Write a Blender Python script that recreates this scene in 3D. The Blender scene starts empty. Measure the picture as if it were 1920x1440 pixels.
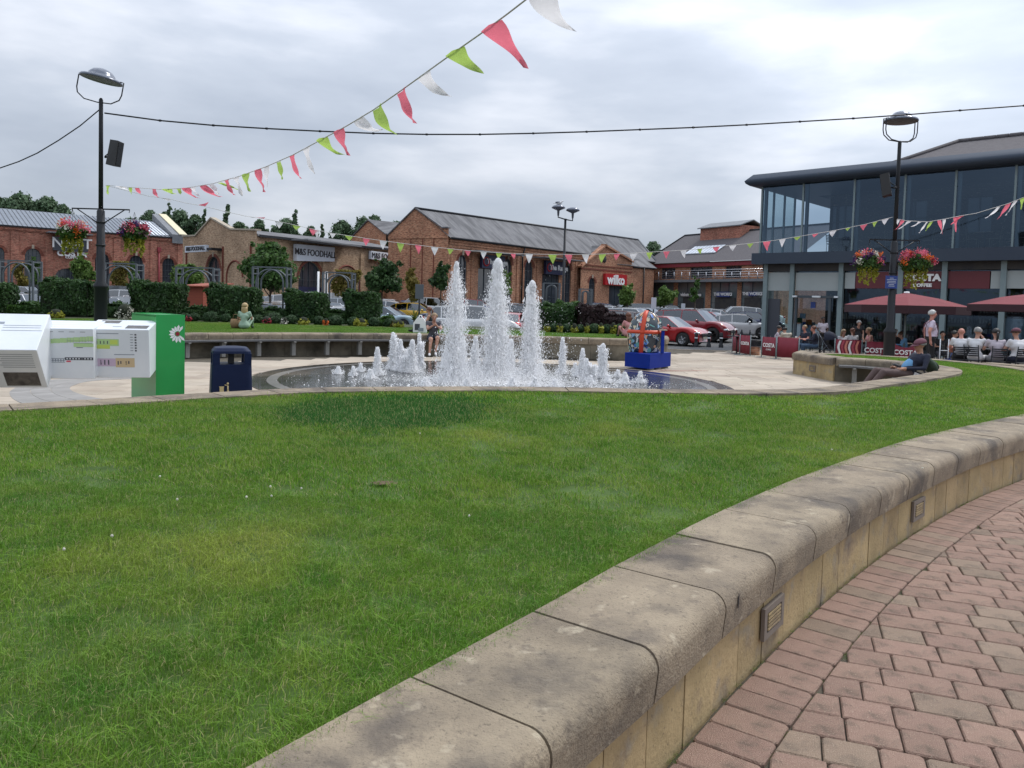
import bpy, bmesh, math, random
import numpy as np
from mathutils import Vector, Matrix
random.seed(7); rng = np.random.default_rng(11)
SC = bpy.context.scene
COL = SC.collection
R = math.radians; PI = math.pi
# ---------------------------------------------------------------- camera
CH, PITCH, ROLL, FPX, CYP = 1.6, R(2.8), R(1.6), 1442.0, 639.0
cd = bpy.data.cameras.new('camera'); cam = bpy.data.objects.new('camera', cd); COL.objects.link(cam)
cd.sensor_fit = 'HORIZONTAL'; cd.sensor_width = 36.0; cd.lens = 36.0*FPX/1920.0
cd.shift_y = -(720-CYP)/1920.0; cd.clip_start = 0.05; cd.clip_end = 3000
cam.matrix_world = Matrix.Translation((0, 0, CH)) @ Matrix.Rotation(PI/2-PITCH, 4, 'X') @ Matrix.Rotation(ROLL, 4, 'Z')
SC.camera = cam
# ---------------------------------------------------------------- sky, sun, exposure
SC.view_settings.view_transform = 'Standard'; SC.view_settings.look = 'None'
SC.view_settings.exposure = 0.50; SC.view_settings.gamma = 1.0; SC.view_settings.use_curve_mapping = False
SUN_EL, SUN_AZ = R(55), R(58)          # azimuth clockwise from +Y
W = bpy.data.worlds.new('World'); SC.world = W; W.use_nodes = True
nt = W.node_tree; nt.nodes.clear()
def wn(t, **k):
    n = nt.nodes.new(t)
    for a, b in k.items(): setattr(n, a, b)
    return n
out = wn('ShaderNodeOutputWorld'); bg = wn('ShaderNodeBackground'); bg.inputs['Strength'].default_value = 0.12
sky = wn('ShaderNodeTexSky', sky_type='NISHITA', sun_disc=False, sun_elevation=SUN_EL, sun_rotation=SUN_AZ)
tc = wn('ShaderNodeTexCoord'); mp = wn('ShaderNodeMapping'); mp.inputs['Scale'].default_value = (1.0, 1.0, 3.4)
mp.inputs['Rotation'].default_value = (R(4), R(-7), 0)
nt.links.new(tc.outputs['Generated'], mp.inputs['Vector'])
n1 = wn('ShaderNodeTexNoise'); n1.inputs['Scale'].default_value = 2.3; n1.inputs['Detail'].default_value = 7; n1.inputs['Roughness'].default_value = 0.50
n1.inputs['Distortion'].default_value = 0.1
nt.links.new(mp.outputs['Vector'], n1.inputs['Vector'])
cr = wn('ShaderNodeValToRGB'); e = cr.color_ramp.elements
e[0].position = 0.36; e[0].color = (2.0, 2.25, 2.7, 1)
e[1].position = 0.66; e[1].color = (3.9, 4.05, 4.4, 1)
m_ = cr.color_ramp.elements.new(0.52); m_.color = (2.65, 2.9, 3.34, 1)
nt.links.new(n1.outputs['Fac'], cr.inputs['Fac'])
# overcast sky grows brighter towards the zenith and towards the hidden sun
sep = wn('ShaderNodeSeparateXYZ'); nt.links.new(tc.outputs['Generated'], sep.inputs[0])
mr = wn('ShaderNodeMapRange'); mr.inputs['From Min'].default_value = 0.0; mr.inputs['From Max'].default_value = 1.0
mr.inputs['To Min'].default_value = 0.95; mr.inputs['To Max'].default_value = 3.0
nt.links.new(sep.outputs['Z'], mr.inputs['Value'])
sd = Vector((math.sin(SUN_AZ+R(6))*math.cos(R(26)), math.cos(SUN_AZ+R(6))*math.cos(R(26)), math.sin(R(26))))
dp = wn('ShaderNodeVectorMath', operation='DOT_PRODUCT'); dp.inputs[1].default_value = sd
nt.links.new(tc.outputs['Generated'], dp.inputs[0])
mg = wn('ShaderNodeMapRange', interpolation_type='SMOOTHSTEP'); mg.inputs['From Min'].default_value = 0.55; mg.inputs['From Max'].default_value = 1.0
mg.inputs['To Min'].default_value = 1.0; mg.inputs['To Max'].default_value = 1.45
nt.links.new(dp.outputs['Value'], mg.inputs['Value'])
mu = wn('ShaderNodeMath', operation='MULTIPLY'); nt.links.new(mr.outputs[0], mu.inputs[0]); nt.links.new(mg.outputs[0], mu.inputs[1])
vm = wn('ShaderNodeVectorMath', operation='SCALE'); nt.links.new(cr.outputs['Color'], vm.inputs[0]); nt.links.new(mu.outputs[0], vm.inputs['Scale'])
mx = wn('ShaderNodeMix', data_type='RGBA'); mx.inputs['Factor'].default_value = 0.93
nt.links.new(sky.outputs['Color'], mx.inputs[6]); nt.links.new(vm.outputs[0], mx.inputs[7])
nt.links.new(mx.outputs[2], bg.inputs['Color']); nt.links.new(bg.outputs[0], out.inputs['Surface'])
sl = bpy.data.lights.new('sun', 'SUN'); sl.energy = 1.5; sl.angle = R(12); sl.color = (1.0, 0.96, 0.9)
so = bpy.data.objects.new('sun', sl); COL.objects.link(so)
sdir = Vector((math.sin(SUN_AZ)*math.cos(SUN_EL), math.cos(SUN_AZ)*math.cos(SUN_EL), math.sin(SUN_EL)))
so.rotation_euler = sdir.to_track_quat('Z', 'Y').to_euler(); so.location = (0, 0, 60)
SC.cycles.use_denoising = True; SC.cycles.max_bounces = 9; SC.cycles.transparent_max_bounces = 24
SC.cycles.diffuse_bounces = 6; SC.cycles.glossy_bounces = 3; SC.cycles.caustics_reflective = False; SC.cycles.caustics_refractive = False
# ---------------------------------------------------------------- measuring the place: image point -> world point
_cs, _sn = math.cos, math.sin
def _ray(px, py):
    v = Vector(((px-960)/FPX, -(py-CYP)/FPX, -1.0))
    return cam.matrix_world.to_3x3() @ v
cam_m = cam.matrix_world.copy()
def gp(px, py, z=0.0):
    d = _ray(px, py); t = float((z-CH)/d.z); return Vector((0, 0, CH)) + t*d
def at(px, py, Y):
    d = _ray(px, py); t = float(Y/d.y); return Vector((0, 0, CH)) + t*d
# ---------------------------------------------------------------- mesh builder
class MB:
    def __init__(s): s.v = []; s.f = []; s.m = []; s.sm = []
    def add(s, vs, fs, mi=0, smooth=False, M=None):
        b = len(s.v)
        if M is not None: vs = [M @ Vector(v) for v in vs]
        s.v += [tuple(v) for v in vs]
        for f in fs: s.f.append(tuple(b+i for i in f)); s.m.append(mi); s.sm.append(smooth)
        return s
    def box(s, x0, x1, y0, y1, z0, z1, mi=0, M=None):
        v = [(x0,y0,z0),(x1,y0,z0),(x1,y1,z0),(x0,y1,z0),(x0,y0,z1),(x1,y0,z1),(x1,y1,z1),(x0,y1,z1)]
        return s.add(v, [(0,3,2,1),(4,5,6,7),(0,1,5,4),(1,2,6,5),(2,3,7,6),(3,0,4,7)], mi, False, M)
    def cbox(s, c, d, mi=0, M=None):
        return s.box(c[0]-d[0]/2, c[0]+d[0]/2, c[1]-d[1]/2, c[1]+d[1]/2, c[2]-d[2]/2, c[2]+d[2]/2, mi, M)
    def bbox(s, x0, x1, y0, y1, z0, z1, b=0.01, mi=0, M=None):   # box with bevelled top edges
        v = [(x0,y0,z0),(x1,y0,z0),(x1,y1,z0),(x0,y1,z0),(x0,y0,z1-b),(x1,y0,z1-b),(x1,y1,z1-b),(x0,y1,z1-b),
             (x0+b,y0+b,z1),(x1-b,y0+b,z1),(x1-b,y1-b,z1),(x0+b,y1-b,z1)]
        return s.add(v, [(0,3,2,1),(8,9,10,11),(0,1,5,4),(1,2,6,5),(2,3,7,6),(3,0,4,7),(4,5,9,8),(5,6,10,9),(6,7,11,10),(7,4,8,11)], mi, False, M)
    def tube(s, pts, r, n=8, mi=0, cap=True, smooth=True):
        pts = [Vector(p) for p in pts]; k = len(pts)
        rs = r if isinstance(r, (list, tuple)) else [r]*k
        vs = []; fs = []; prev = None
        for i, p in enumerate(pts):
            t = (pts[min(i+1, k-1)]-pts[max(i-1, 0)])
            if t.length < 1e-9: t = Vector((0,0,1))
            t.normalize()
            if prev is None:
                a = Vector((0,0,1)) if abs(t.z) < .9 else Vector((1,0,0)); u = t.cross(a).normalized()
            else:
                u = prev - t*prev.dot(t)
                u = u.normalized() if u.length > 1e-6 else t.orthogonal().normalized()
            prev = u; w = t.cross(u)
            for j in range(n):
                a = 2*PI*j/n; vs.append(p + (u*math.cos(a)+w*math.sin(a))*rs[i])
        for i in range(k-1):
            for j in range(n):
                a = i*n+j; b = i*n+(j+1) % n; fs.append((a, b, b+n, a+n))
        s.add(vs, fs, mi, smooth)
        if cap:
            b0 = len(s.v)-len(vs)
            s.f.append(tuple(b0+j for j in range(n))[::-1]); s.m.append(mi); s.sm.append(False)
            s.f.append(tuple(b0+(k-1)*n+j for j in range(n))); s.m.append(mi); s.sm.append(False)
        return s
    def lathe(s, prof, n=20, c=(0,0,0), mi=0, M=None, smooth=True):
        vs = []; fs = []
        for r, z in prof:
            for j in range(n):
                a = 2*PI*j/n; vs.append((c[0]+r*math.cos(a), c[1]+r*math.sin(a), c[2]+z))
        for i in range(len(prof)-1):
            for j in range(n):
                a = i*n+j; b = i*n+(j+1) % n; fs.append((a, b, b+n, a+n))
        return s.add(vs, fs, mi, smooth, M)
    def prism(s, poly, z0, z1, mi=0, M=None):          # polygon in xy, extruded in z
        n = len(poly); v = [(p[0], p[1], z0) for p in poly]+[(p[0], p[1], z1) for p in poly]
        f = [tuple(range(n))[::-1], tuple(range(n, 2*n))]+[(i, (i+1) % n, n+(i+1) % n, n+i) for i in range(n)]
        return s.add(v, f, mi, False, M)
    def quad(s, a, b, c, d, mi=0): return s.add([a, b, c, d], [(0,1,2,3)], mi)
    def sphere(s, c, r, n=12, k=8, mi=0, jit=0, smooth=True, M=None):
        rx_, ry_, rz_ = r if isinstance(r, (tuple, list)) else (r, r, r); vs = []; fs = []
        for i in range(k+1):
            th = PI*i/k
            for j in range(n):
                a = 2*PI*j/n; q = 1+(random.uniform(-jit, jit) if jit else 0)
                vs.append((c[0]+rx_*q*math.sin(th)*math.cos(a), c[1]+ry_*q*math.sin(th)*math.sin(a), c[2]-rz_*q*math.cos(th)))
        for i in range(k):
            for j in range(n):
                a = i*n+j; b = i*n+(j+1) % n; fs.append((a, b, b+n, a+n))
        return s.add(vs, fs, mi, smooth, M)
    def mesh(s, name, mats):
        me = bpy.data.meshes.new(name); me.from_pydata([tuple(v) for v in s.v], [], s.f)
        for m in (mats if isinstance(mats, (list, tuple)) else [mats]): me.materials.append(m)
        me.polygons.foreach_set('material_index', s.m); me.polygons.foreach_set('use_smooth', s.sm); me.update(); return me
    def build(s, name, mats, parent=None, **k): return mkobj(name, s.mesh(name, mats), parent, **k)
def mkobj(name, me, parent=None, loc=None, rot=None, **k):
    o = bpy.data.objects.new(name, me); COL.objects.link(o)
    if parent is not None: o.parent = parent
    if loc is not None: o.location = loc
    if rot is not None: o.rotation_euler = rot if isinstance(rot, (tuple, list)) else (0, 0, rot)
    tag(o, **k); return o
def tag(o, label=None, cat=None, group=None, kind=None):
    if label: o['label'] = label
    if cat: o['category'] = cat
    if group: o['group'] = group
    if kind: o['kind'] = kind
    return o
def thing(name, label, cat, loc=(0,0,0), rz=0, group=None):
    o = bpy.data.objects.new(name, None); COL.objects.link(o); o.location = loc
    o.rotation_euler = rz if isinstance(rz, tuple) else (0, 0, rz); o.empty_display_size = .2
    return tag(o, label, cat, group)
KIDS = {}
def copy_tree(o, parent=None):
    c = o.copy(); COL.objects.link(c); c.parent = parent
    for ch in list(o.children): copy_tree(ch, c)
    return c
def np_mesh(name, verts, faces, mat, smooth=False):   # verts Nx3, faces MxK
    me = bpy.data.meshes.new(name); k = faces.shape[1]
    me.vertices.add(len(verts)); me.vertices.foreach_set('co', np.asarray(verts, dtype=np.float32).ravel())
    me.loops.add(faces.size); me.loops.foreach_set('vertex_index', faces.astype(np.int32).ravel())
    me.polygons.add(len(faces)); me.polygons.foreach_set('loop_start', (np.arange(len(faces))*k).astype(np.int32))
    try: me.polygons.foreach_set('loop_total', np.full(len(faces), k, dtype=np.int32))
    except Exception: pass
    me.update(calc_edges=True); me.materials.append(mat)
    if smooth: me.polygons.foreach_set('use_smooth', np.ones(len(faces), dtype=bool))
    return me
def text(name, body, size, mat, parent, loc, rot=(PI/2, 0, 0), extrude=.02, off=0.0, align='CENTER', sx=1.0):
    cu = bpy.data.curves.new(name, 'FONT'); cu.body = body; cu.size = size; cu.extrude = extrude; cu.offset = off
    cu.align_x = align; cu.align_y = 'CENTER'; cu.materials.append(mat); cu.resolution_u = 3
    o = mkobj(name, cu, parent, loc=loc, rot=rot); o.scale = (sx, 1, 1); TEXTS.append(o); return o
TEXTS = []
def texts_to_mesh():
    dg = bpy.context.evaluated_depsgraph_get()
    for o in TEXTS:
        me = bpy.data.meshes.new_from_object(o.evaluated_get(dg)); n = o.name; p = o.parent; mw = (o.location.copy(), o.rotation_euler.copy(), o.scale.copy()); bpy.data.objects.remove(o)
        q = mkobj(n, me, p, loc=mw[0], rot=tuple(mw[1])); q.scale = mw[2]
# ---------------------------------------------------------------- materials
def srgb(h):
    if isinstance(h, str):
        c = [int(h[i:i+2], 16)/255 for i in (0, 2, 4)]
        return tuple(x/12.92 if x <= .04045 else ((x+.055)/1.055)**2.4 for x in c)
    return h
def pm(name, c1, c2=None, scale=4.0, rough=.7, metal=0.0, bump=0.0, bscale=None, island=0.0, orand=0.0, coord='Object',
       coat=0.0, spec=.5, stretch=None, detail=6, c3=None, s3=.7, w3=(.45, .62), sheen=0, sub=0, rvar=0.0, spots=()):
    m = bpy.data.materials.new(name); m.use_nodes = True; t = m.node_tree; N = t.nodes; L = t.links
    b = N['Principled BSDF']; c1 = srgb(c1)
    b.inputs['Roughness'].default_value = rough; b.inputs['Metallic'].default_value = metal
    b.inputs['Coat Weight'].default_value = coat; b.inputs['Coat Roughness'].default_value = .05
    b.inputs['Specular IOR Level'].default_value = spec
    if sheen: b.inputs['Sheen Weight'].default_value = sheen
    if coord == 'World': src = N.new('ShaderNodeNewGeometry').outputs['Position']
    else: src = N.new('ShaderNodeTexCoord').outputs[coord]
    if stretch:
        q = N.new('ShaderNodeMapping'); q.inputs['Scale'].default_value = stretch; L.new(src, q.inputs['Vector']); src = q.outputs[0]
    def noise(sc, det=detail):
        n = N.new('ShaderNodeTexNoise'); n.inputs['Scale'].default_value = sc; n.inputs['Detail'].default_value = det
        n.inputs['Roughness'].default_value = .6; L.new(src, n.inputs['Vector']); return n.outputs['Fac']
    col = None
    if c2 is not None:
        c2 = srgb(c2); x = N.new('ShaderNodeMix'); x.data_type = 'RGBA'
        r = N.new('ShaderNodeMapRange'); r.inputs['From Min'].default_value = .32; r.inputs['From Max'].default_value = .68
        L.new(noise(scale), r.inputs['Value']); L.new(r.outputs[0], x.inputs['Factor'])
        x.inputs[6].default_value = (*c1, 1); x.inputs[7].default_value = (*c2, 1); col = x.outputs[2]
    if c3 is not None:
        c3 = srgb(c3); x = N.new('ShaderNodeMix'); x.data_type = 'RGBA'
        r = N.new('ShaderNodeMapRange'); r.inputs['From Min'].default_value = w3[0]; r.inputs['From Max'].default_value = w3[1]
        L.new(noise(s3), r.inputs['Value']); L.new(r.outputs[0], x.inputs['Factor'])
        if col is not None: L.new(col, x.inputs[6])
        else: x.inputs[6].default_value = (*c1, 1)
        x.inputs[7].default_value = (*c3, 1); col = x.outputs[2]
    for (sc_, lo_, hi_, cc_, am_) in spots:
        cc_ = srgb(cc_); x = N.new('ShaderNodeMix'); x.data_type = 'RGBA'; r = N.new('ShaderNodeMapRange'); r.inputs['From Min'].default_value = lo_; r.inputs['From Max'].default_value = hi_; r.inputs['To Max'].default_value = am_
        L.new(noise(sc_, 3), r.inputs['Value']); L.new(r.outputs[0], x.inputs['Factor'])
        if col is not None: L.new(col, x.inputs[6])
        else: x.inputs[6].default_value = (*c1, 1)
        x.inputs[7].default_value = (*cc_, 1); col = x.outputs[2]
    if island or orand:
        h = N.new('ShaderNodeHueSaturation')
        if col is not None: L.new(col, h.inputs['Color'])
        else: h.inputs['Color'].default_value = (*c1, 1)
        rr = N.new('ShaderNodeNewGeometry').outputs['Random Per Island'] if island else N.new('ShaderNodeObjectInfo').outputs['Random']
        a = island or orand
        r = N.new('ShaderNodeMapRange'); r.inputs['To Min'].default_value = 1-a; r.inputs['To Max'].default_value = 1+a
        L.new(rr, r.inputs['Value']); L.new(r.outputs[0], h.inputs['Value'])
        mm = N.new('ShaderNodeMath'); mm.operation = 'MULTIPLY'; mm.inputs[1].default_value = 7.31; L.new(rr, mm.inputs[0])
        fr = N.new('ShaderNodeMath'); fr.operation = 'FRACT'; L.new(mm.outputs[0], fr.inputs[0])
        r2 = N.new('ShaderNodeMapRange'); r2.inputs['To Min'].default_value = .5-a*.02; r2.inputs['To Max'].default_value = .5+a*.02
        L.new(fr.outputs[0], r2.inputs['Value']); L.new(r2.outputs[0], h.inputs['Hue'])
        col = h.outputs[0]
    if col is not None: L.new(col, b.inputs['Base Color'])
    else: b.inputs['Base Color'].default_value = (*c1, 1)
    if rvar:
        r = N.new('ShaderNodeMapRange'); r.inputs['To Min'].default_value = max(.02, rough-rvar); r.inputs['To Max'].default_value = min(1, rough+rvar)
        L.new(noise(scale*1.7, 4), r.inputs['Value']); L.new(r.outputs[0], b.inputs['Roughness'])
    if bump:
        u = N.new('ShaderNodeBump'); u.inputs['Strength'].default_value = bump; u.inputs['Distance'].default_value = .02
        L.new(noise(bscale or scale*4), u.inputs['Height']); L.new(u.outputs[0], b.inputs['Normal'])
    return m
def brick_mat(name, c1, c2, mortar, bw=.225, bh=.075, coord='Object', stain='3a2a22', offs=.5):
    m = bpy.data.materials.new(name); m.use_nodes = True; t = m.node_tree; N = t.nodes; L = t.links; b = N['Principled BSDF']
    b.inputs['Roughness'].default_value = .85
    tc_ = N.new('ShaderNodeTexCoord'); sp = N.new('ShaderNodeSeparateXYZ'); L.new(tc_.outputs[coord], sp.inputs[0])
    ad = N.new('ShaderNodeMath'); ad.operation = 'ADD'; L.new(sp.outputs[0], ad.inputs[0]); L.new(sp.outputs[1], ad.inputs[1])
    cm = N.new('ShaderNodeCombineXYZ'); L.new(ad.outputs[0], cm.inputs[0]); L.new(sp.outputs[2], cm.inputs[1])
    br = N.new('ShaderNodeTexBrick'); br.offset = offs; L.new(cm.outputs[0], br.inputs['Vector'])
    br.inputs['Scale'].default_value = 1; br.inputs['Brick Width'].default_value = bw; br.inputs['Row Height'].default_value = bh
    br.inputs['Mortar Size'].default_value = .006; br.inputs['Mortar Smooth'].default_value = .2; br.inputs['Bias'].default_value = -.1
    br.inputs['Color1'].default_value = (*srgb(c1), 1); br.inputs['Color2'].default_value = (*srgb(c2), 1); br.inputs['Mortar'].default_value = (*srgb(mortar), 1)
    def layer(col, scale, lo, hi, c, amt, stretch=(1,1,1)):
        mpn = N.new('ShaderNodeMapping'); mpn.inputs['Scale'].default_value = stretch; L.new(cm.outputs[0], mpn.inputs['Vector'])
        n = N.new('ShaderNodeTexNoise'); n.inputs['Scale'].default_value = scale; n.inputs['Detail'].default_value = 8; n.inputs['Roughness'].default_value = .65; L.new(mpn.outputs[0], n.inputs['Vector'])
        r = N.new('ShaderNodeMapRange'); r.inputs['From Min'].default_value = lo; r.inputs['From Max'].default_value = hi; r.inputs['To Max'].default_value = amt; L.new(n.outputs['Fac'], r.inputs['Value'])
        x = N.new('ShaderNodeMix'); x.data_type = 'RGBA'; L.new(r.outputs[0], x.inputs['Factor']); L.new(col, x.inputs[6]); x.inputs[7].default_value = (*srgb(c), 1); return x.outputs[2]
    col = layer(br.outputs['Color'], 3.5, .50, .62, stain, .7, (1, 2.6, 1))
    col = layer(col, .45, .42, .7, stain, .45)
    col = layer(col, 4.3, .56, .66, 'd0b896', .55, (1, 2.5, 1))
    L.new(col, b.inputs['Base Color'])
    bu = N.new('ShaderNodeBump'); bu.inputs['Strength'].default_value = .4; bu.inputs['Distance'].default_value = .01; L.new(br.outputs['Fac'], bu.inputs['Height']); bu.invert = True
    L.new(bu.outputs[0], b.inputs['Normal']); return m
def glass_mat(name, tint, refl=.12, dens=.5, rough=.03, gcol=(.9,.95,1,1)):
    m = bpy.data.materials.new(name); m.use_nodes = True; t = m.node_tree; N = t.nodes; L = t.links; N.clear()
    o = N.new('ShaderNodeOutputMaterial'); tr = N.new('ShaderNodeBsdfTransparent'); tr.inputs[0].default_value = (*tint, 1)
    gl = N.new('ShaderNodeBsdfGlossy'); gl.inputs['Roughness'].default_value = rough; gl.inputs[0].default_value = gcol
    fr = N.new('ShaderNodeFresnel'); fr.inputs['IOR'].default_value = 1.52
    ad = N.new('ShaderNodeMath'); ad.operation = 'ADD'; ad.inputs[1].default_value = refl; ad.use_clamp = True; L.new(fr.outputs[0], ad.inputs[0])
    x = N.new('ShaderNodeMixShader'); L.new(ad.outputs[0], x.inputs[0]); L.new(tr.outputs[0], x.inputs[1]); L.new(gl.outputs[0], x.inputs[2])
    L.new(x.outputs[0], o.inputs[0]); return m
def leaf_mat(name, c1, c2, var=.35, tl=.35, sc=1.5):
    m = pm(name, c1, c2, scale=sc, rough=.55, island=var, coord='World', spec=.3)
    t = m.node_tree; N = t.nodes; L = t.links; b = N['Principled BSDF']; o = N['Material Output']
    tr = N.new('ShaderNodeBsdfTranslucent'); src = b.inputs['Base Color'].links[0].from_socket
    L.new(src, tr.inputs[0]); x = N.new('ShaderNodeMixShader'); x.inputs[0].default_value = tl
    L.new(b.outputs[0], x.inputs[1]); L.new(tr.outputs[0], x.inputs[2]); L.new(x.outputs[0], o.inputs['Surface']); return m
M = {}
M['asphalt'] = pm('asphalt', (.075,.077,.08), (.12,.12,.12), 1.2, .9, bump=.3, bscale=60, coord='World')
M['paver'] = pm('paver', '94786a', 'a28676', 18, .92, bump=.8, bscale=190, orand=.11, c3='6a5b4f', s3=9, w3=(.5,.72), spots=((150,.60,.68,'c9b8a2',.55),(90,.62,.7,'4a3d35',.6),(11,.6,.72,'5a5046',.5)))
M['paver_far'] = pm('paver_far', '94786a', 'a28676', 18, .92, bump=.4, bscale=190, island=.11, c3='6a5b4f', s3=9, w3=(.5,.72))
M['paver_grey'] = pm('paver_grey', '8f7c6b', '9b8573', 18, .92, bump=.8, bscale=190, orand=.13, c3='665b50', s3=9, w3=(.5,.75), spots=((150,.60,.68,'c9bda8',.5),(90,.62,.7,'4a423a',.6)))
M['joint'] = pm('joint', (.05,.042,.03), (.10,.085,.06), 9, .95, bump=.5, bscale=60, coord='World')
M['cope'] = pm('cope', '988a75', '766a5a', 3.4, .88, bump=.6, bscale=85, detail=10, spots=((60,.60,.68,'4a4239',.5),(130,.62,.68,'3f3831',.5),(14,.58,.70,'5b5148',.55),(9,.62,.72,'b9ad97',.5)), orand=.12, c3='585048', s3=2.1, w3=(.50,.66), coord='World')
M['facing'] = pm('facing', 'b09a72', '97845f', 4, .88, spots=((60,.62,.68,'5f5342',.6),(7,.56,.70,'8a8478',.6)), bump=.3, bscale=40, orand=.13, c3='77695a', s3=3, w3=(.52,.7), coord='World')
M['slab'] = pm('slab', 'aa9e8e', '9d9181', 3, .8, bump=.15, bscale=30, orand=.15, c3='938474', s3=.5, w3=(.5,.66), coord='World')
M['slab_far'] = pm('slab_far', 'aa9e8e', '9d9181', 3, .8, island=.15, c3='938474', s3=.5, w3=(.5,.66), coord='World')
M['core'] = pm('core', (.14,.125,.10), (.2,.18,.15), 3, .9, coord='World')
M['soil'] = pm('soil', (.035,.045,.016), (.05,.06,.02), 8, .95, bump=.4, coord='World')
M['wall_con'] = pm('wall_con', '6b6558', '857c6b', 1.6, .9, bump=.2, coord='World', c3='4a463c', s3=1.1)
M['black'] = pm('black_metal', (.012,.014,.018), None, rough=.5, spec=.35)
M['navy'] = pm('navy', (.003,.009,.036), (.004,.012,.045), 3, .5, spec=.2)
M['green'] = pm('green_panel', (.02,.30,.07), (.022,.33,.08), 2, .28, coat=.3)
M['white'] = pm('white_paint', (.78,.78,.78), (.72,.72,.73), 3, .4)
M['panelw'] = pm('panel_white', (.70,.73,.76), (.62,.66,.70), 2.5, .35, rvar=.1)
M['cream'] = pm('cream', (.62,.56,.38), None, rough=.6)
M['lead'] = pm('lead', (.13,.14,.155), (.18,.19,.2), 2, .6)
M['slate'] = pm('slate', (.13,.13,.138), (.20,.20,.205), 1.3, .85, spec=.2, stretch=(2.2, .5, .5), c3=(.10,.10,.105), s3=.5)
M['slate2'] = pm('slate_roof', (.085,.08,.085), (.14,.13,.135), 5, .85, spec=.2, stretch=(1, 5, 12), c3=(.19,.18,.18), s3=6, w3=(.6,.7), bump=.5, bscale=20)
M['zinc'] = pm('zinc', (.17,.19,.22), (.22,.245,.28), 1.2, .5, metal=.4)
M['brick'] = brick_mat('red_brick', 'bd7762', '955241', 'a8917e')
M['brick2'] = brick_mat('brown_brick', 'bfa285', '9c7b5f', 'a8967e', stain='57432f')
M['brick3'] = brick_mat('orange_brick', 'c78f6e', '9f6246', 'ae9780')
M['stone_in'] = brick_mat('inner_stone', '5c4e42', '463b32', '3a332c', .45, .2, stain='2a2520')
M['lightframe'] = pm('light_frame', (.16,.13,.11), (.2,.17,.14), 6, .7)
M['stonetrim'] = pm('stone_trim', (.42,.36,.28), (.3,.26,.2), 3, .8)
M['dglass'] = glass_mat('dark_glass', (.44,.55,.64), .05, gcol=(.55,.75,1, 1))
M['gglass'] = glass_mat('green_glass', (.70,.80,.80), .03)
M['cglass'] = glass_mat('car_glass', (.16,.18,.19), .10)
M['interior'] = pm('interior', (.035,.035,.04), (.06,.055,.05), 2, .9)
M['frame'] = pm('frame_grey', (.055,.07,.085), None, rough=.4, metal=.2)
M['steel'] = pm('steel_grey', (.17,.23,.245), (.2,.26,.27), 3, .4)
M['beam'] = pm('beam_slate_grey', (.036,.05,.075), (.044,.06,.085), .6, .5, spec=.3)
M['arch'] = pm('arch_steel', (.10,.115,.13), None, rough=.5)
M['burg'] = pm('burgundy', (.20,.018,.035), (.17,.015,.03), 2, .7)
M['canopy'] = pm('canopy_red', (.19,.025,.035), (.16,.021,.03), 2, .8, bump=.1)
M['chrome'] = pm('chrome', (.6,.6,.62), None, rough=.2, metal=1)
M['tyre'] = pm('tyre', (.012,.012,.012), None, rough=.8)
M['rim'] = pm('rim', (.35,.36,.38), None, rough=.3, metal=.8)
M['rimd'] = pm('rim_dark', (.02,.02,.02), None, rough=.3, metal=.6)
M['tail'] = pm('tail_light', (.35,.01,.015), None, rough=.15, coat=.6)
M['head'] = pm('head_light', (.62,.66,.7), None, rough=.1, coat=.8, metal=.3)
M['plate'] = pm('plate', (.65,.62,.5), None, rough=.5)
M['plastic'] = pm('black_plastic', (.02,.02,.022), None, rough=.5)
M['shed'] = pm('shed_wood', (.30,.07,.035), (.24,.055,.03), 6, .7, stretch=(1,1,8))
M['bark'] = pm('bark', (.06,.045,.032), (.1,.08,.06), 9, .9, bump=.6)
M['leaf'] = leaf_mat('leaf', (.035,.085,.018), (.07,.14,.03))
M['leafd'] = leaf_mat('leaf_dark', (.024,.06,.019), (.052,.105,.03), .5)
M['leafl'] = leaf_mat('leaf_light', (.08,.15,.03), (.13,.21,.045), .3)
M['leafy'] = leaf_mat('leaf_yellow', (.26,.27,.03), (.36,.36,.05), .3)
M['leafh'] = leaf_mat('leaf_far', (.07,.125,.06), (.11,.17,.09), .35, .2, .3)
M['leafpur'] = leaf_mat('leaf_purple', (.03,.018,.02), (.05,.03,.03), .4)
M['leafbal'] = leaf_mat('leaf_ball', (.035,.075,.03), (.06,.11,.045), .3)
M['climb'] = leaf_mat('leaf_climber', (.16,.15,.03), (.22,.17,.04), .35)
M['fpink'] = leaf_mat('petal_pink', (.62,.12,.2), (.7,.22,.28), .25)
M['fora'] = leaf_mat('petal_orange', (.75,.14,.02), (.7,.2,.05), .2)
M['fpur'] = leaf_mat('petal_purple', (.05,.018,.10), (.10,.03,.16), .3)
M['fwhi'] = leaf_mat('petal_white', (.6,.6,.5), (.7,.68,.6), .2)
M['fred'] = leaf_mat('petal_red', (.35,.02,.04), (.42,.05,.07), .2)
def cloth(name, c, **k): return leafless(name, c, **k)
def leafless(name, c, rough=.85, tl=0.0):
    m = pm(name, c, tuple(x*(.95 if tl else .82) for x in srgb(c)), 9, rough, bump=0 if tl else .15, bscale=50)
    if tl:
        t = m.node_tree; N = t.nodes; L = t.links; b = N['Principled BSDF']; tr = N.new('ShaderNodeBsdfTranslucent')
        L.new(b.inputs['Base Color'].links[0].from_socket, tr.inputs[0]); x = N.new('ShaderNodeMixShader'); x.inputs[0].default_value = tl
        L.new(b.outputs[0], x.inputs[1]); L.new(tr.outputs[0], x.inputs[2]); L.new(x.outputs[0], N['Material Output'].inputs['Surface'])
    return m
M['flp'] = leafless('flag_pink', (.86,.20,.27), .8, .6); M['flg'] = leafless('flag_green', (.44,.62,.14), .8, .6); M['flw'] = leafless('flag_white', (.86,.84,.86), .8, .6)
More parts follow.
